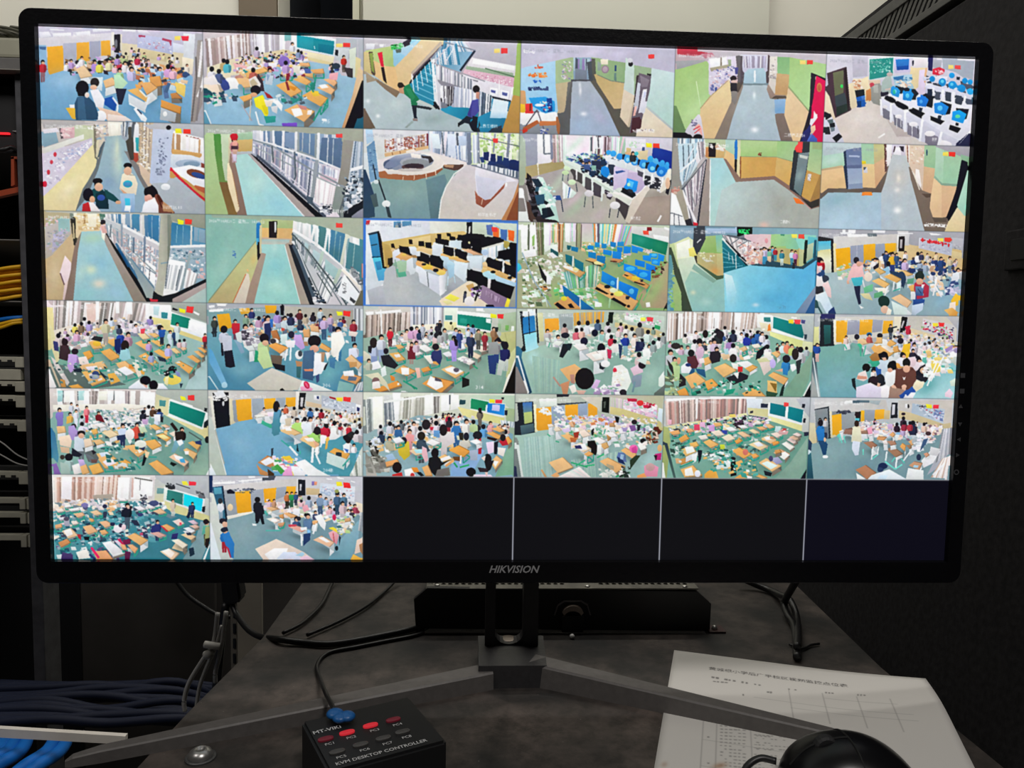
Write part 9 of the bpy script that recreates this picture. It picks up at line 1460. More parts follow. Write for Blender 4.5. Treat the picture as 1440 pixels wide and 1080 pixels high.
def stand_leg(A, B, side):
    b = new(); A, B = Vector(A), Vector(B); d = (B-A).normalized(); nrm = Vector((-d.y, d.x, 0)) * (1 if -d.y*0 + d.x > 0 else -1)
    S = []
    for t, k in ((0, 1), (.25, .99), (.5, .97), (.75, .93), (.93, .86), (.985, .62), (1, .25)):
        o = A.lerp(B, t); h = ((.0165 if side > 0 else .0125)*(1-t) + (.0082 if side > 0 else .0066)*t)*(1 if k > .7 else .8 if k > .5 else .5); wd = (.0155*(1-t) + .0088*t)*k; sh = nrm * ((.0155*(1-t) + .0088*t)*(1-k)*.5)
        S.append([b.verts.new(v) for v in (o+sh, o+sh+nrm*.0006+Vector((0, 0, h*.9)), o+sh+nrm*.0016+Vector((0, 0, h)), o+sh+nrm*wd+Vector((0, 0, h*1.02)), o+sh+nrm*wd)])
    for P, Q in zip(S, S[1:]):
        for k in range(5): b.faces.new((P[k], P[(k+1) % 5], Q[(k+1) % 5], Q[k]))
    b.faces.new(S[0][::-1]); b.faces.new(S[-1])
    obj('stand_leg', b, M_stand_leg, mon)
stand_leg(at(742, 964), at(1207, 1060), 1)
stand_leg(at(694, 970), at(90, 1084), -1)

# ---------------------------------------------------------------- flat black device behind the stand
dev = thing('rack_device', (.05, .13, 0), 'flat black device with a perforated grey lid lying behind the monitor stand', 'device')
def fx(px, py, y=.122):
    q = aty(px, py, y); return (q.x, y, max(q.z, 0.0))
P = [fx(585, 889), fx(582, 843), fx(601, 827), fx(981, 832), fx(1000, 849), fx(998, 890)]
b = prism(new(), P, (0, .005, 0)); obj('front_panel', b, mat('device_black', (.008, .008, .010), .5), dev)
zt = P[2][2]; x0, x1 = P[2][0] - .001, P[3][0] + .001
M_lid = mat('worn_zinc_lid', (.17, .16, .135), .6, .2, noise=.35, scale=60)
obj('chassis', box(new(), (x0, .128, .002), (x1, .40, zt - .004)), mat('device_black', (0, 0, 0)), dev)
b = prism(new(), [fx(598, 884), fx(988, 888), fx(990, 890.5), fx(596, 886.5)], (0, -.006, 0)); obj('bottom_lip', b, mat('lip_steel', (.34, .33, .32), .45, .2), dev)
b = new(); z = zt - .0005; ph = .0056; y0 = .131
cells = []
for ri in range(5):
    for ci in range(int((x1-x0)/ph)):
        cx = x0 + (ci + .5 + .5*(ri % 2))*ph; cy = y0 + (ri+.5)*ph
        if cx + ph*.5 > x1: continue
        ppx = (cx - EYE.x)
        ok = not (.052 < cx < .082)
        o = [b.verts.new((cx + sx*ph/2, cy + sy*ph/2, z)) for sx, sy in ((-1, -1), (0, -1), (1, -1), (1, 0), (1, 1), (0, 1), (-1, 1), (-1, 0))]
        if not ok: b.faces.new(o); continue
        i = [b.verts.new((cx + .0021*math.cos(math.radians(225+45*k)), cy + .0021*math.sin(math.radians(225+45*k)), z)) for k in range(8)]
        j = [b.verts.new((v.co.x, v.co.y, z - .0012)) for v in i]
        for k in range(8): b.faces.new((o[k], o[(k+1) % 8], i[(k+1) % 8], i[k])); b.faces.new((i[k], i[(k+1) % 8], j[(k+1) % 8], j[k]))
me = bpy.data.meshes.new('perforated_strip'); b.to_mesh(me); b.free()
o = obj('perforated_strip', me, M_lid, dev); o['kind'] = 'stuff'
b = box(new(), (x0, .1225, z-.0012), (x1, y0, z)); box(b, (x0, y0+5*ph, z-.0012), (x1, .40, z)); box(b, (x0, y0, z-.0012), (x0+.004, y0+5*ph, z-.0002)); box(b, (x1-.006, y0, z-.0012), (x1, y0+5*ph, z-.0002)); obj('lid', b, M_lid, dev)
M_screw = mat('bright_steel', (.62, .61, .58), .3, .8)
UX, UY, UZ = Vector((1, 0, 0)), Vector((0, 1, 0)), Vector((0, 0, 1))
for px, py in ((615, 822.5), (755, 822), (826, 824), (965, 827)):
    q = at(px, py, zt); b = new(); lathe(b, [(.0024, -.0002), (.0022, .0007), (.0012, .0012), (.0001, .0012)], Vector((q.x, max(q.y, .126), zt - .0004)), UX, UY, UZ, 14); obj('lid_screw', b, M_screw, dev, smooth=True)
q = fx(1003, 886); obj('mounting_ear', box(new(), (P[5][0]-.002, .116, 0), (P[5][0]+.012, .130, .0016)), mat('red_brown_edge', (.05, .014, .014), .5), dev)
b = new(); lathe(b, [(.0026, 0), (.0026, .0012), (.0016, .0030), (.0001, .0034)], Vector((P[5][0]+.004, .122, .0015)), UX, UY, UZ, 14); obj('ear_screw', b, M_screw, dev, smooth=True)
q = aty(805, 862, .1215); lx, lz = q.x, q.z
b = new(); oct_ = [(.0158*math.cos(math.radians(a))*1.0, .0125*math.sin(math.radians(a))) for a in (-8, 35, 62, 118, 145, 188)]; oc2 = [(x*.93, z*.9) for x, z in oct_]
A = [b.verts.new((lx+x, .1205, lz+z)) for x, z in oct_]; B = [b.verts.new((lx+x, .1205, lz+z)) for x, z in oc2]; D = [b.verts.new((lx+x, .122, lz+z)) for x, z in oct_]
for k in range(5): b.faces.new((A[k], A[k+1], B[k+1], B[k])); b.faces.new((A[k], D[k], D[k+1], A[k+1]))
obj('lock_rim', b, mat('dull_rim', (.20, .18, .19), .5), dev)
b = new(); n = 10
A = [b.verts.new((lx + .0092*math.cos(math.radians(15+15*k)), .118, lz - .001 + .0085*math.sin(math.radians(15+15*k)))) for k in range(n+1)]
B = [b.verts.new((lx + .0070*math.cos(math.radians(10+16*k)), .118, lz - .002 + .0048*math.sin(math.radians(10+16*k)))) for k in range(n+1)]
A2 = [b.verts.new((v.co.x, .122, v.co.z)) for v in A]; B2 = [b.verts.new((v.co.x, .122, v.co.z)) for v in B]
for k in range(n):
    for R1, R2 in ((A, B), (A2, A), (B, B2)): b.faces.new((R1[k], R1[k+1], R2[k+1], R2[k]))
obj('lock_ring', b, mat('tan_ring', (.46, .37, .31), .5), dev)
q2 = aty(805, 896, .116); b = box(new(), (lx-.0092, .1165, .0004), (lx+.0088, .1215, lz-.001), .001); obj('lock_tab', b, mat('device_black', (0, 0, 0)), dev)

# ---------------------------------------------------------------- small things on the desk
q = at(804.5, 895, .002); b = new(); bmesh.ops.create_uvsphere(b, u_segments=14, v_segments=10, radius=.0021, matrix=Matrix.Translation((q.x, q.y, .0021)))
tag(obj('white_bead', b, mat('white_plastic', (.9, .9, .88), .4), smooth=True), 'tiny white plastic bead on the desk before the flat device', 'bead')
bolt = thing('bolt', tuple(at(283, 1064)), 'domed steel bolt with a washer on the left of the desk', 'bolt')
q = at(282, 1066); q.z = 0
b = new(); lathe(b, [(.0088, 0), (.0088, .0010), (.0082, .0014), (.0001, .0014)], q, UX, UY, UZ, 28); obj('washer', b, mat('washer_dark', (.10, .10, .10), .45, .6), bolt)
b = new(); lathe(b, [(.0070, .0012), (.0071, .0020), (.0061, .0042), (.0041, .0056), (.0023, .0060), (.0018, .0048), (.0001, .0048)], q, UX, UY, UZ, 28); obj('bolt_head', b, mat('bolt_steel', (.42, .41, .40), .33, .85), bolt, smooth=True)

# desktop controller (small black box with its buttons)
o_, fr_, bl_ = Vector((-.098, -.1285, .0)), Vector((-.043, -.1015, .0)), Vector((-.1275, -.0795, .0))
kx = (fr_-o_).normalized(); kw = (fr_-o_).length + .004; ky = Vector((-kx.y, kx.x, 0)); kd = (bl_-o_).length; KZ = .030
kv = thing('desktop_controller', tuple((o_ + kx*kw/2 + ky*kd/2)), 'small black switch box with red lit buttons in front of the left stand leg', 'switch box')
def kp(u, v, z=KZ): return o_ + kx*u + ky*v + Vector((0, 0, z))
b = new(); vs_ = [b.verts.new(kp(u, v, z)) for z in (0, KZ) for u, v in ((0, 0), (kw, 0), (kw, kd), (0, kd))]
for f in ((0, 1, 2, 3), (4, 5, 6, 7), (0, 1, 5, 4), (1, 2, 6, 5), (2, 3, 7, 6), (3, 0, 4, 7)): b.faces.new([vs_[i] for i in f])
bmesh.ops.bevel(b, geom=b.edges[:], offset=.0016, segments=2, affect='EDGES'); obj('housing', b, mat('controller_black', (.006, .006, .007), .5), kv)
M_white = mat('white_print', (.52, .52, .52), .5)
def on_box(px, py):
    q = at(px, py, KZ) - o_; return q.dot(kx), q.dot(ky)
def kwrite(name, body, px, py, size, bold=.0):
    u, v = on_box(px, py); writing(name, body, kp(u, v, KZ + .0003), kx, ky, size, M_white, kv, bold=bold)
kwrite('model_lettering', 'KVM DESKTOP CONTROLLER', 538, 1058, .0038, .01)
kwrite('brand_lettering', 'MT-VIKI', 460, 1027, .0046, .015)
M_red = mat('red_button_lit', (.25, .01, .015), .4, emit=(1, .03, .05, .4)); M_redd = mat('red_button_dim', (.12, .01, .02), .4, emit=(.6, .02, .06, .06)); M_btn = mat('grey_button', (.06, .057, .055), .45)
def pill(px, py, m, name, a=.0043, c=.0021):
    u, v = on_box(px, py); b = new()
    pr = [(a*math.copysign(abs(math.cos(t))**.7, math.cos(t)), c*math.copysign(abs(math.sin(t))**.8, math.sin(t))) for t in (2*math.pi*k/18 for k in range(18))]
    A = [b.verts.new(kp(u+x, v+y, KZ-.0004)) for x, y in pr]; B = [b.verts.new(kp(u+x, v+y, KZ+.0008)) for x, y in pr]; D = [b.verts.new(kp(u+x*.7, v+y*.6, KZ+.0013)) for x, y in pr]
    for P_, Q_ in ((A, B), (B, D)):
        for k in range(18): b.faces.new((P_[k], P_[(k+1) % 18], Q_[(k+1) % 18], Q_[k]))
    b.faces.new(D); obj(name, b, m, kv)
for i, (px, py) in enumerate(((458, 1040), (488, 1031), (521, 1021), (553, 1013))):
    pill(px, py, (M_redd, M_red, M_red, M_redd)[i], 'lit_button'); kwrite('button_lettering', 'PC%d' % (i+1), px+6, py+6.5, .0032)
for i, (px, py) in enumerate(((474, 1058), (507, 1048), (539, 1039), (566, 1030))):
    pill(px, py, M_btn, 'button'); kwrite('button_lettering', 'PC%d' % (i+5), px+6, py+7, .0032)
q = at(478, 1006, .034); b = new()
for dx, dy, r in ((-.0032, .0026, .0050), (.0040, -.0002, .0048), (.0004, -.0018, .0044)):
    bmesh.ops.create_uvsphere(b, u_segments=16, v_segments=10, radius=r, matrix=Matrix.Translation((q.x+dx, q.y+dy, .0335)) @ Matrix.Diagonal((1, 1, .55, 1)))
obj('blue_plug', b, mat('blue_plastic', (.006, .10, .32), .4), kv, smooth=True)

# paper
WP, HP = 0.181, 0.256
pO = at(948, 915); pX = None; pY = (at(920, 1080) - pO).normalized(); pX = Vector((-pY.y, pY.x, 0))
PTW, PTH = 724, 1024
PAPER = np.zeros((PTH, PTW, 3), np.float32); PAPER[:] = (.80, .79, .77)
def puv(px, py):
    q = at(px, py) - pO; return (q.dot(pX)/WP*PTW, q.dot(pY)/HP*PTH)
_c = [(948, 915), (1280, 940), (1330, 1075), (925, 1075)]
TO_PAPER = _homography(_c, [puv(*c) for c in _c])
PP = Painter(PAPER, TO_PAPER, 0, 0, 1.0, (0, 0, PTW, PTH)); rn = random.Random(5)
ink, pale = np.array((.16, .15, .15)), np.array((.52, .51, .50))
u0, v0 = puv(997, 940); u1, v1 = puv(1192, 967)
stamp(PAPER, '黄城根小学后广平校区视频监控点位表', u0, (v0+v1)/2 - 10, u1-u0, 21, ink, .85)
def words(a, b, n, h, col):
    for i in range(n):
        if rn.random() < .2: continue
        t = (i + .1)/n; s = (i + .1 + rn.uniform(.4, .8))/n
        PP.line(col, h*rn.uniform(.7, 1.2), [(a[0]+(b[0]-a[0])*t, a[1]+(b[1]-a[1])*t), (a[0]+(b[0]-a[0])*s, a[1]+(b[1]-a[1])*s)], .75)
words((1000, 953), (1072, 965), 12, 2.2, pale*.7); words((1002, 959), (1024, 961), 4, 1.8, pale*.8)
for c_ in ((1108, 970), (1160, 975), (1205, 980), (1035, 977), (1078, 974)): words(c_, (c_[0]+13, c_[1]+1.4), 3, 2.4, pale*.7)
PG = Painter(PAPER, np.eye(3), 0, 0, 1.0, (0, 0, PTW, PTH))          # the ruled table, square to the sheet
for x, ya, yb in ((333, 165, 345), (423, 165, 345), (513, 165, 345), (598, 165, 345), (104, 400, 1000), (138, 400, 1000), (222, 400, 1000), (340, 470, 1000)): PG.line(pale, 2.0, [(x, ya), (x, yb)], .7)
for xa, xb, y in ((425, 612, 196), (235, 640, 250), (330, 645, 282), (104, 420, 520), (104, 420, 640)): PG.line(pale*1.1, 1.8, [(xa, y), (xb, y)], .6)
for k in range(14):
    y = 1017 + k*4.6; words((1012, y), (1050, y+1.5 + k*.2), 6, 1.7, pale); 
    if k % 3 != 1: words((1060, y+8), (1112, y+12), 9, 1.5, pale*1.05)
    if k % 4 == 0: words((994, y+2), (1000, y+2.3), 1, 2.2, pale*.8)
    if k % 2: words((1063, y+5), (1085, y+6.5), 4, 1.5, pale)
PP.soft(np.array((.62, .47, .36), np.float32), [(1003, 1076), (1020, 1073), (1021, 1080), (1004, 1083)], .7); PP.soft(np.array((.62, .50, .42), np.float32), [(930, 1074), (938, 1072), (938, 1079), (930, 1080)], .5)
S = np.pad(PAPER, ((2, 2), (2, 2), (0, 0)), 'edge'); _g = np.array((.1, .24, .32, .24, .1)); S = sum(S[i:i+PTH]*_g[i] for i in range(5)); S = sum(S[:, i:i+PTW]*_g[i] for i in range(5))
pim = bpy.data.images.new('paper_print', PTW, PTH, alpha=False); pb = np.ones((PTH, PTW, 4), np.float32); pb[..., :3] = S[::-1]; pim.pixels.foreach_set(pb.ravel()); pim.update(); pim.pack()
mp = bpy.data.materials.new('printed_paper'); mp.use_nodes = True; _t = mp.node_tree.nodes.new('ShaderNodeTexImage'); _t.image = pim; _t.extension = 'EXTEND'
mp.node_tree.links.new(_t.outputs['Color'], mp.node_tree.nodes['Principled BSDF'].inputs['Base Color']); mp.node_tree.nodes['Principled BSDF'].inputs['Roughness'].default_value = .85
NU, NV = 36, 44; V = []; UVS = []; Fc = []
def paper_z(u, v):
    z = .0005 + .0055*max(0, (u-.60)/.40)**1.5 * math.exp(-((v-.16)/.20)**2) + .0016*max(0, (u-.45)/.5)*math.exp(-((v-.42)/.2)**2)
    return z
for L in (0, 1):
    for j in range(NV+1):
        for i in range(NU+1):
            u, v = i/NU, j/NV; p_ = pO + pX*(u*WP) + pY*(v*HP); V.append((p_.x, p_.y, paper_z(u, v) - .0003*L)); UVS.append((u, 1-v))
N1 = (NU+1)*(NV+1)
for j in range(NV):
    for i in range(NU):
        a = j*(NU+1)+i; f = (a, a+NU+1, a+NU+2, a+1); Fc.append(f); Fc.append(tuple(k+N1 for k in f[::-1]))
edge = [(j*(NU+1), (j+1)*(NU+1)) for j in range(NV)] + [((j+1)*(NU+1)+NU, j*(NU+1)+NU) for j in range(NV)] + [(i+1, i) for i in range(NU)] + [(NV*(NU+1)+i, NV*(NU+1)+i+1) for i in range(NU)]
for a, c in edge: Fc.append((a, a+N1, c+N1, c))
me = bpy.data.meshes.new('printed_sheet'); me.from_pydata(V, [], Fc); uv = me.uv_layers.new(name='UVMap')
for lp in me.loops: uv.data[lp.index].uv = UVS[lp.vertex_index]
tag(obj('printed_sheet', me, mp, smooth=True), 'white printed table sheet lying under the right stand leg', 'paper')

# mouse
mz = .0; mc = Vector((.1845, -.107, 0)); mo = thing('computer_mouse', tuple(mc), 'black wired mouse lying on the printed sheet', 'mouse')
def mouse_surf(u, v, s=1.0, cut=.0):
    # u along the body (0 front .. 1 back), v across -1..1
    x = -.040 + .080*u; wd = .0275*(1 - .10*math.cos(u*math.pi))*max(0, 1 - (2*u-1)**4)**.5
    h = .0325*math.sin(math.pi*min(1, .12+.84*u))**.62*max(0, 1 - (2*u-1)**8)**.5
    a = v*math.pi/2; y = wd*math.sin(a); z = h*max(0, math.cos(a))**.62
    return Vector((mc.x + x*s, mc.y + y*s, .0010 + z*s))
b = new(); G = [[b.verts.new(mouse_surf(i/28, -1 + 2*j/20)) for j in range(21)] for i in range(29)]
for i in range(28):
    for j in range(20): b.faces.new((G[i][j], G[i+1][j], G[i+1][j+1], G[i][j+1]))
bmesh.ops.remove_doubles(b, verts=b.verts, dist=1e-5)
bmesh.ops.holes_fill(b, edges=[e for e in b.edges if e.is_boundary])
obj('shell', b, mat('mouse_black', (.004, .004, .005), .3, spec=.3), mo, smooth=True)
b = new(); tube(b, [mouse_surf(t, 0, 1.004) + Vector((0, 0, .0001)) for t in (.06, .15, .25, .34, .42, .46)], .0006, 6, 4); tube(b, [mouse_surf(.46, t, 1.004) for t in (-.62, -.3, 0, .3, .62)], .0006, 6, 4); obj('button_seam', b, mat('seam_black', (.002, .002, .002), .8), mo)
q = mouse_surf(.30, 0); b = new(); lathe(b, [(.0001, -.003), (.0055, -.003), (.0066, -.0018), (.0066, .0018), (.0055, .003), (.0001, .003)], q + Vector((0, 0, -.0035)), UX, UZ, Vector((0, -1, 0)), 18); obj('scroll_wheel', b, mat('wheel_rubber', (.012, .012, .013), .7), mo)
e = mouse_surf(.0, 0); z_ = .0035
b = new(); tube(b, [Vector((mc.x-.037, mc.y+.014, .012)), Vector((mc.x-.046, mc.y+.017, .012)), Vector((mc.x-.056, mc.y+.012, .008)), Vector((mc.x-.063, mc.y-.004, z_)), Vector((mc.x-.068, mc.y-.05, z_-.0003)), Vector((mc.x-.062, mc.y-.12, z_-.0003))], .0020, 10, 6); obj('cord', b, mat('cord_rubber', (.010, .010, .011), .4), mo, smooth=True)

# cords on the desk
M_cord = mat('cord_rubber', (0, 0, 0))
def on_desk(L, z=.003): return [at(px, py, z if len(t) == 0 else t[0]) for px, py, *t in L]
def cord(name, pts, r, m, label, cat='cord', group=None, **k):
    b = tube(new(), pts, r, 10, 8); o = obj(name, b, m, smooth=True); return tag(o, label, cat, group)
b = tube(new(), on_desk([(1126, 806, .05), (1113, 828, .03), (1103, 848, .012), (1108, 866, .006), (1117, 880, .004), (1120, 905, .004), (1121, 925, .004)]), .0032, 10, 8)
b = tube(b, on_desk([(1040, 812, .012), (1062, 822, .006), (1085, 831, .004), (1098, 837, .0095), (1109, 842, .012), (1117, 856, .008), (1121, 872, .004), (1122, 890, .006), (1121, 910, .0095)]), .0030, 10, 8)
tag(obj('power_cable', b, M_cord, smooth=True), 'twisted black cord hanging from the monitor to the desk at the right', 'cord')
cord('thin_cable', on_desk([(1110, 906, .0018), (1128, 912), (1140, 907), (1152, 905)], .0018), .0011, M_cord, 'short thin black cord end beside the twisted cord')
cord('controller_cable', on_desk([(606, 884, .0016), (585, 893, .0016), (540, 902, .0016), (500, 910, .0016), (462, 918, .0016), (446, 935, .0016), (450, 954, .005), (456, 970, .0150), (462, 983, .0165), (470, 998, .028)], .003), .0015, M_cord, 'black cord crossing the left stand leg to the small switch box')
cord('signal_cable', on_desk([(474, 806, .01), (464, 826, .003), (451, 851, .003), (425, 876, .003), (398, 890, .003)], .003), .0016, M_cord, 'thin black cord at the back left edge of the desk')
cord('signal_cable', on_desk([(562, 808, .01), (545, 828, .003), (517, 851, .003), (480, 872, .003), (432, 893, .003)], .003), .0016, M_cord, 'thin black cord running left from beside the flat device')

# plug hanging at the desk's left
pl = thing('power_plug', tuple(aty(322, 830, .16)), 'black plug with its thick cord hanging left of the desk', 'plug')
q = aty(322, 845, .16); b = prism(new(), [aty(308, 805, .16), aty(333, 805, .16), aty(339, 845, .16), aty(333, 850, .16), aty(313, 852, .16)], (0, .018, 0)); bmesh.ops.bevel(b, geom=b.edges[:], offset=.002, segments=2, affect='EDGES'); obj('plug_body', b, M_black, pl)
b = tube(new(), [aty(325, 846, .168), aty(334, 866, .16), aty(350, 886, .14), aty(368, 896, .125), at(392, 899, .0035), at(424, 903, .003), at(470, 905, .003), at(540, 893, .003), at(588, 882, .003), at(600, 874, .003)], .0026, 10, 8); obj('plug_cord', b, M_cord, pl, smooth=True)
b = tube(new(), [aty(318, 848, .168), aty(312, 890, .168), aty(306, 950, .16), aty(300, 1010, .15)], .0038, 10, 6); obj('lower_cord', b, M_cord, pl, smooth=True)
M_grey = mat('grey_cable', (.40, .39, .37), .5)
gb = thing('grey_cables', tuple(aty(285, 950, .1)), 'pale grey cables tied together left of the desk', 'cables')
for pts, r in (([(306, 862), (300, 905), (284, 930), (266, 960), (259, 985), (260, 1000)], .0019), ([(312, 880), (303, 910), (292, 935), (281, 965), (276, 995)], .0016), ([(318, 860), (310, 915), (303, 945), (303, 960)], .0018)):
    b = tube(new(), [aty(x, y, .11) for x, y in pts], r, 8, 8); obj('cable', b, M_grey, gb, smooth=True)
b = tube(new(), [aty(288, 906, .106), aty(300, 908, .105), aty(309, 909, .106)], .0030, 8, 4); tube(b, [aty(289, 922, .106), aty(297, 918, .105)], .0036, 8, 3); obj('cable_tie', b, mat('tie_white', (.62, .60, .55), .5), gb, smooth=True)

# ---------------------------------------------------------------- things behind the desk on the left
M_dim = mat('dark_brown_metal_and_shade', (.055, .050, .046), .6, noise=.2, scale=12)
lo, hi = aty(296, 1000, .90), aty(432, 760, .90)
lc = thing('shade_box', (lo.x, .90, -.72), 'added dark brown box for the shade behind the slotted upright', 'cabinet')  # added dark box standing in for the shaded corner beyond the desk
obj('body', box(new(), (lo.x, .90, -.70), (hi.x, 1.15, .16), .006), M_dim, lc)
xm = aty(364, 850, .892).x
obj('door', box(new(), (lo.x+.01, .892, -.66), (xm-.002, .90, .13), .002), M_dim, lc); obj('door', box(new(), (xm+.002, .892, -.66), (hi.x-.01, .90, .13), .002), M_dim, lc)  # both leaves belong to the added shade box
for z in (-.71, ): obj('shade_box_base', box(new(), (lo.x+.02, .92, -.72), (hi.x-.02, 1.13, -.70)), M_black, lc)
up = thing('slotted_upright', tuple(aty(350, 900, .40)), 'beige slotted metal upright behind the desk left of the flat device', 'upright')
a, c = aty(333, 850, .42), aty(367.5, 850, .42)
M_beige = mat('beige_steel', (.36, .325, .27), .55, noise=.12, scale=20)
obj('post', box(new(), (a.x, .42, -.72), (c.x, .428, .30), .001), M_beige, up)
obj('flange', box(new(), (a.x-.008, .42, -.72), (a.x, .45, .30), .001), mat('beige_steel_shade', (.20, .185, .16), .6), up)
for py in (884, 905, 926, 947, 862, 841): q = aty(329.5, py, .419); obj('slot', box(new(), (q.x-.0015, .4185, q.z-.006), (q.x+.0015, .4215, q.z+.006)), M_gap, up)

# equipment rack
RY = .33
rack = thing('equipment_rack', (-.75, RY, -.72), 'open black rack of network gear left of the monitor', 'rack')
def rz(py): return aty(20, py, RY).z
RX0, RX1 = -1.05, -.483
M_rack = mat('rack_black', (.012, .012, .014), .55)
def part(name, lo, hi, m, bev=.001): return obj(name, box(new(), lo, hi, bev), m, rack)
part('post', (RX1-.012, RY-.012, -.72), (RX1, RY+.02, rz(110)), mat('rack_post_grey', (.075, .075, .085), .5, noise=.3, scale=90), .001)
part('post', (RX0, RY, -.72), (RX0+.02, RY+.02, rz(110)), M_rack); part('post', (RX1-.02, RY+.5, -.72), (RX1, RY+.52, rz(110)), M_rack); part('post', (RX0, RY+.5, -.72), (RX0+.02, RY+.52, rz(110)), M_rack)
part('back_panel', (RX0, RY+.5, -.7), (aty(112, 850, RY+.5).x, RY+.51, rz(110)), M_rack); part('back_panel', (aty(118, 850, RY+.5).x, RY+.49, -.7), (RX1+.012, RY+.5, rz(110)), M_dim); part('side_panel', (RX0-.005, RY, -.7), (RX0, RY+.52, rz(110)), M_rack)
part('top_panel', (RX0-.01, RY-.01, rz(108)), (RX1+.012, RY+.53, rz(100)), M_rack)
part('top_rail', (RX0-.01, RY-.02, rz(106.5)), (RX1+.012, RY-.008, rz(90)), mat('rail_grey', (.15, .145, .14), .5, noise=.2, scale=30)); part('rail_lip', (RX0-.01, RY-.023, rz(108.2)), (RX1+.012, RY-.008, rz(106.4)), mat('lip_pale', (.42, .40, .36), .5))
for py in (338, 424): part('shelf', (RX0+.01, RY-.005, rz(py+1.2)), (RX1-.006, RY+.4, rz(py-.8)), mat('shelf_edge_grey', (.20, .19, .175), .45), .0005)
tray = thing('cable_tray', (-.8, RY-.012, rz(90)), 'pale green cable tray lying on the rack top', 'tray')
obj('tray_body', box(new(), (RX0, RY-.016, rz(88)), (RX1+.02, RY+.2, rz(60)), .003), mat('tray_green', (.48, .47, .36), .6, noise=.15, scale=15), tray)
tb = new()
for k in range(40):
    x = RX0 + k*.0155; tube(tb, [(x-.02, RY-.012, rz(44)), (x, RY-.018, rz(50)), (x+.025, RY-.010, rz(59))], .0016, 6, 3)
o = obj('tray_ribs', tb, mat('rib_olive', (.10, .10, .07), .6), tray); o['kind'] = 'stuff'
obj('tray_lip', box(new(), (RX0, RY-.012, rz(60)), (RX1+.02, RY+.19, rz(43)), .002), mat('tray_shade', (.30, .29, .23), .7), tray)
# device with a red lamp, orange frame
nd = thing('network_device', (-.75, RY+.01, rz(200)), 'black network device with a red lamp in the upper rack', 'device')
obj('case', box(new(), (RX0+.02, RY+.005, rz(214)), (RX1-.013, RY+.3, rz(118)), .002), M_rack, nd)
q = aty(2, 186.5, RY); obj('red_lamp', box(new(), (q.x-.03, RY+.0025, q.z-.0009), (q.x+.006, RY+.006, q.z+.0009)), mat('red_lamp', (.3, .01, .01), .4, emit=(1, .02, .03, 1.2)), nd)
q = aty(25, 185, RY); obj('pale_label', prism(new(), [aty(17, 184, RY+.003), aty(33, 182, RY+.003), aty(33, 188, RY+.003), aty(26, 187, RY+.003)], (0, .003, 0)), mat('label_grey', (.45, .43, .42), .6), nd)
ob = thing('orange_bracket', tuple(aty(25, 260, RY)), 'orange rimmed bracket in the rack under the red lamp', 'bracket')
M_or = mat('orange_paint', (.42, .065, .02), .5)
obj('plate', prism(new(), [aty(19, 222, RY+.006), aty(42, 222, RY+.006), aty(42, 262, RY+.006), aty(19, 259, RY+.006)], (0, .004, 0)), mat('dusty_grey_plate', (.16, .14, .125), .7), ob)
for P_ in (((15.5, 221), (19.5, 220), (20.5, 260), (15.5, 262)), ((15.5, 220), (42, 220), (42, 223.5), (15.5, 223.5)), ((-30, 274), (36, 260.5), (40, 267), (-30, 283))): obj('rim', prism(new(), [aty(x, y, RY-.001) for x, y in P_], (0, .008, 0)), M_or, ob)
b = new()
for k, (a0, a1) in enumerate((((-30, 205), (45, 214)), ((-30, 215), (45, 206)))): tube(b, [aty(a0[0], a0[1], RY), aty(0, 211, RY-.004), aty(16, 207, RY), aty(30, 212, RY-.003), aty(a1[0], a1[1], RY)], .0022, 8, 6)
tag(obj('black_patch_cable', b, M_cord, smooth=True), 'black cords wound above the orange bracket in the rack', 'cord')
# yellow and blue patch cords
ORD = 'first second third fourth fifth sixth seventh eighth ninth tenth eleventh twelfth thirteenth fourteenth fifteenth sixteenth'.split()
M_y = mat('yellow_jacket', (.92, .50, .012), .45); M_b = mat('blue_jacket', (.004, .16, .60), .45); M_bd = mat('dark_blue_jacket', (.001, .006, .030), .7)
rn = random.Random(8)
for k in range(13):
    y = 377 + k*3.4; s = -.7*k; yy = RY + .004*(k % 3)
    b = tube(new(), [aty(-90, y+16+s, yy), aty(-30, y+8+s*.5, yy-.004), aty(0, y+2+rn.uniform(-1, 1), yy-.006), aty(24, y-rn.uniform(0, 2), yy-.004), aty(46, y-2+rn.uniform(-1.5, 1), yy+.004), aty(60, y-2, yy+.03)], .0019, 8, 6)
    tag(obj('patch_cable', b, M_y, smooth=True), 'yellow patch cord, %s from the top of the bundle left of the monitor' % ORD[k], 'cord', 'yellow patch cords bundled in the left rack')
for j, (dy, L) in enumerate(((0, 'yellow patch cord sagging alone below the bundle, upper of two'), (5, 'yellow patch cord sagging alone below the bundle, lower of two'))):
    tag(obj('patch_cable', tube(new(), [aty(-60, 470+dy, RY), aty(0, 456+dy, RY-.004), aty(22, 451+dy*.6, RY-.004), aty(48, 449+dy, RY+.01), aty(60, 449+dy, RY+.03)], .0019, 8, 6), M_y, smooth=True), L, 'cord')
tag(obj('patch_cable', tube(new(), [aty(-40, 458, RY+.01), aty(10, 448, RY+.004), aty(48, 446, RY+.01), aty(60, 447, RY+.03)], .0022, 8, 6), M_b, smooth=True), 'blue patch cord behind the two single yellow cords', 'cord')
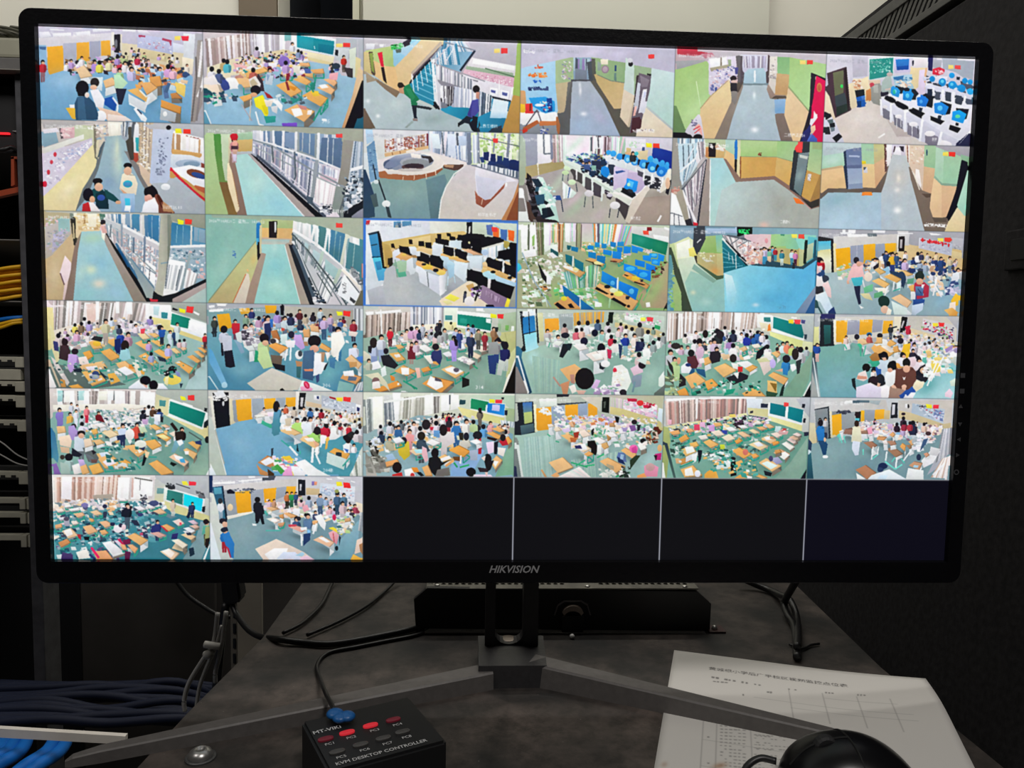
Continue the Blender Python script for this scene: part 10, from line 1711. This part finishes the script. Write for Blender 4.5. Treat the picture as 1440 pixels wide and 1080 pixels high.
# patch panels with pale port blocks
M_tan = mat('port_ivory', (.50, .48, .39), .6, noise=.12, scale=60); M_port = mat('port_hole', (.012, .012, .012), .7)
rows = ((509, 44, 14, 1, 'topmost'), (527, 33, 15, 0, 'second from top'), (543, 44, 14, 1, 'third from top'), (564, 45, 16, 1, 'fourth from top'), (598, 47, 15, 2, 'fifth, above the two thin wires'), (671, 49, 17, 2, 'first below the thin wires'), (707, 50, 15, 3, 'second below the thin wires'), (727, 51, 15, 3, 'third below the thin wires'), (759, 52, 17, 3, 'lowest'))
for i, (py, xe, hh, st, w_) in enumerate(rows):
    zc, hz = rz(py), hh/1080*.837/2; xr = aty(xe, py, RY).x; t = thing('patch_bay', (xr-.2, RY, zc), 'ivory patch panel in the rack, %s' % w_, 'patch panel', 'ivory patch panels stacked in the left rack')
    bw = .0135 if st else .0
    obj('backplate', box(new(), (RX0+.024, RY+.022, zc-hz*1.15), (RX1-.002, RY+.03, zc+hz*1.15), .0006), M_port, t)
    obj('label_strip', box(new(), (RX0+.02, RY-.004, zc+hz*(.05 if st else -.9)), (xr-bw-.0006, RY+.003, zc+hz), .0005), M_tan, t)
    if st: obj('end_block', box(new(), (xr-bw, RY-.006, zc-hz), (xr-(.0075 if st == 3 else .0), RY+.004, zc+hz), .0008), M_tan, t)
    if st == 3: obj('end_block', box(new(), (xr-.0060, RY-.006, zc-hz), (xr, RY+.004, zc+hz), .0008), M_tan, t)
    if st == 1 or st == 2:
        for k in range(5): x = xr - bw - .006 - k*.011; obj('port', box(new(), (x-.0022, RY-.0048, zc+hz*.05), (x+.0022, RY-.002, zc+hz*.45)), M_port, t)
for k, (ya, yb, L) in enumerate(((618, 650, 'thin grey wire sagging across the rack, upper of two'), (636, 656, 'thin grey wire sagging across the rack, lower of two'))):
    tag(obj('thin_wire', tube(new(), [aty(-30, ya-12, RY-.006), aty(2, ya+4, RY-.008), aty(25, (ya+yb)/2+6, RY-.008), aty(50, yb, RY-.006), aty(66, yb+1, RY)], .0008, 6, 6), M_grey, smooth=True), L, 'wire')
# cable mass under the rack
rn = random.Random(21)
for k in range(16):
    y = 962 + k*3.6; yy = .30 - .010*k
    tag(obj('dark_network_cable', tube(new(), [aty(-60, y+rn.uniform(-6, 6), yy), aty(60, y-2+rn.uniform(-8, 8), yy-.006), aty(150, y+rn.uniform(-10, 8), yy), aty(250, y-4+rn.uniform(-8, 14), yy+.004), aty(330, y+6+rn.uniform(-6, 26), yy+.03)], .0042, 8, 6), M_bd, smooth=True), 'dark blue network cable, %s from the top of the bundle under the rack' % ORD[k], 'cable', 'dark blue network cables under the rack')
gs = tag(obj('grey_strip', prism(new(), [aty(-60, 1021, .06), aty(176, 1035.5, .02), aty(176, 1047, .02), aty(-60, 1034, .06)], (0, .004, 0)), mat('strip_grey', (.68, .64, .58), .55, noise=.12, scale=30)), 'pale grey metal strip crossing above the bright blue cables', 'strip')
for k, (x0_, x1_, L) in enumerate(((2, -60, 'first'), (16, -34, 'second'), (34, -6, 'third'), (72, 34, 'fourth'), (90, 52, 'fifth'))):
    P_ = [aty(x0_+4, 1038, .12), aty(x0_+1, 1047, .095), aty(x0_-10, 1060, .065), aty(x1_, 1078, .04), aty(x1_-26, 1100, .02)]
    tag(obj('blue_network_cable', tube(new(), P_, .0048, 12, 8), M_b, smooth=True), 'bright blue network cable under the grey strip, %s from the left' % L, 'cable', 'bright blue network cables under the grey strip')
tag(obj('hanging_cable', tube(new(), [aty(240, 806, .5), aty(262, 835, .5), aty(285, 852, .5), aty(304, 863, .5), aty(325, 868, .5)], .0028, 8, 6), M_cord, smooth=True), 'thin black cord hanging before the added brown shade box', 'cord')

# ---------------------------------------------------------------- black cabinet on the right
CX = .42
cab = thing('server_cabinet', (CX+.3, .3, -.72), 'tall black server cabinet with a slotted top band right of the monitor', 'cabinet')
M_cab = mat('cabinet_black', (.024, .023, .025), .7, spec=.12, noise=.3, scale=160, bump=.25); M_cabd = mat('cabinet_shadow_gap', (.006, .006, .007), .8)
obj('side_panel', box(new(), (CX, -.35, -.70), (CX+.02, .80, .562), .002), M_cab, cab)
obj('body', box(new(), (CX+.022, -.35, -.72), (CX+.62, .80, .556)), M_cabd, cab)
def cpart(name, lo, hi, m): return obj(name, box(new(), lo, hi, .0008), m, cab)
M_band = mat('band_grey', (.085, .085, .082), .5, noise=.15, scale=120)
cpart('band_rail', (CX-.002, -.35, .569), (CX+.02, .80, .5765), M_band); cpart('band_rail', (CX-.002, -.35, .600), (CX+.02, .80, .612), M_band); cpart('band_backing', (CX+.012, -.35, .556), (CX+.03, .80, .612), M_cabd); cpart('roof', (CX, -.35, .612), (CX+.62, .80, .618), M_cab)
for k in range(100):
    y = .75 - k*.0108
    P_ = [(CX, y, .576), (CX, y-.0062, .576), (CX, y-.0062-.020, .6005), (CX, y-.020, .6005)]
    obj('vent_bar', prism(new(), P_, (.008, 0, 0)), M_band, cab)
P_ = [atx(1420, 332, CX), atx(1452, 322, CX), atx(1452, 384, CX), atx(1423, 374, CX)]
z0, z1 = P_[3].z, P_[0].z; ya, yb = P_[0].y, P_[2].y - .05
obj('latch_plate', box(new(), (CX-.004, yb, z0-.004), (CX, ya, z1+.004), .0015), M_cab, cab); obj('latch_recess', box(new(), (CX-.0048, yb-.01, z0+.004), (CX-.0035, ya-.009, z1-.004), .0003), M_cabd, cab)
bpy.context.view_layer.update()
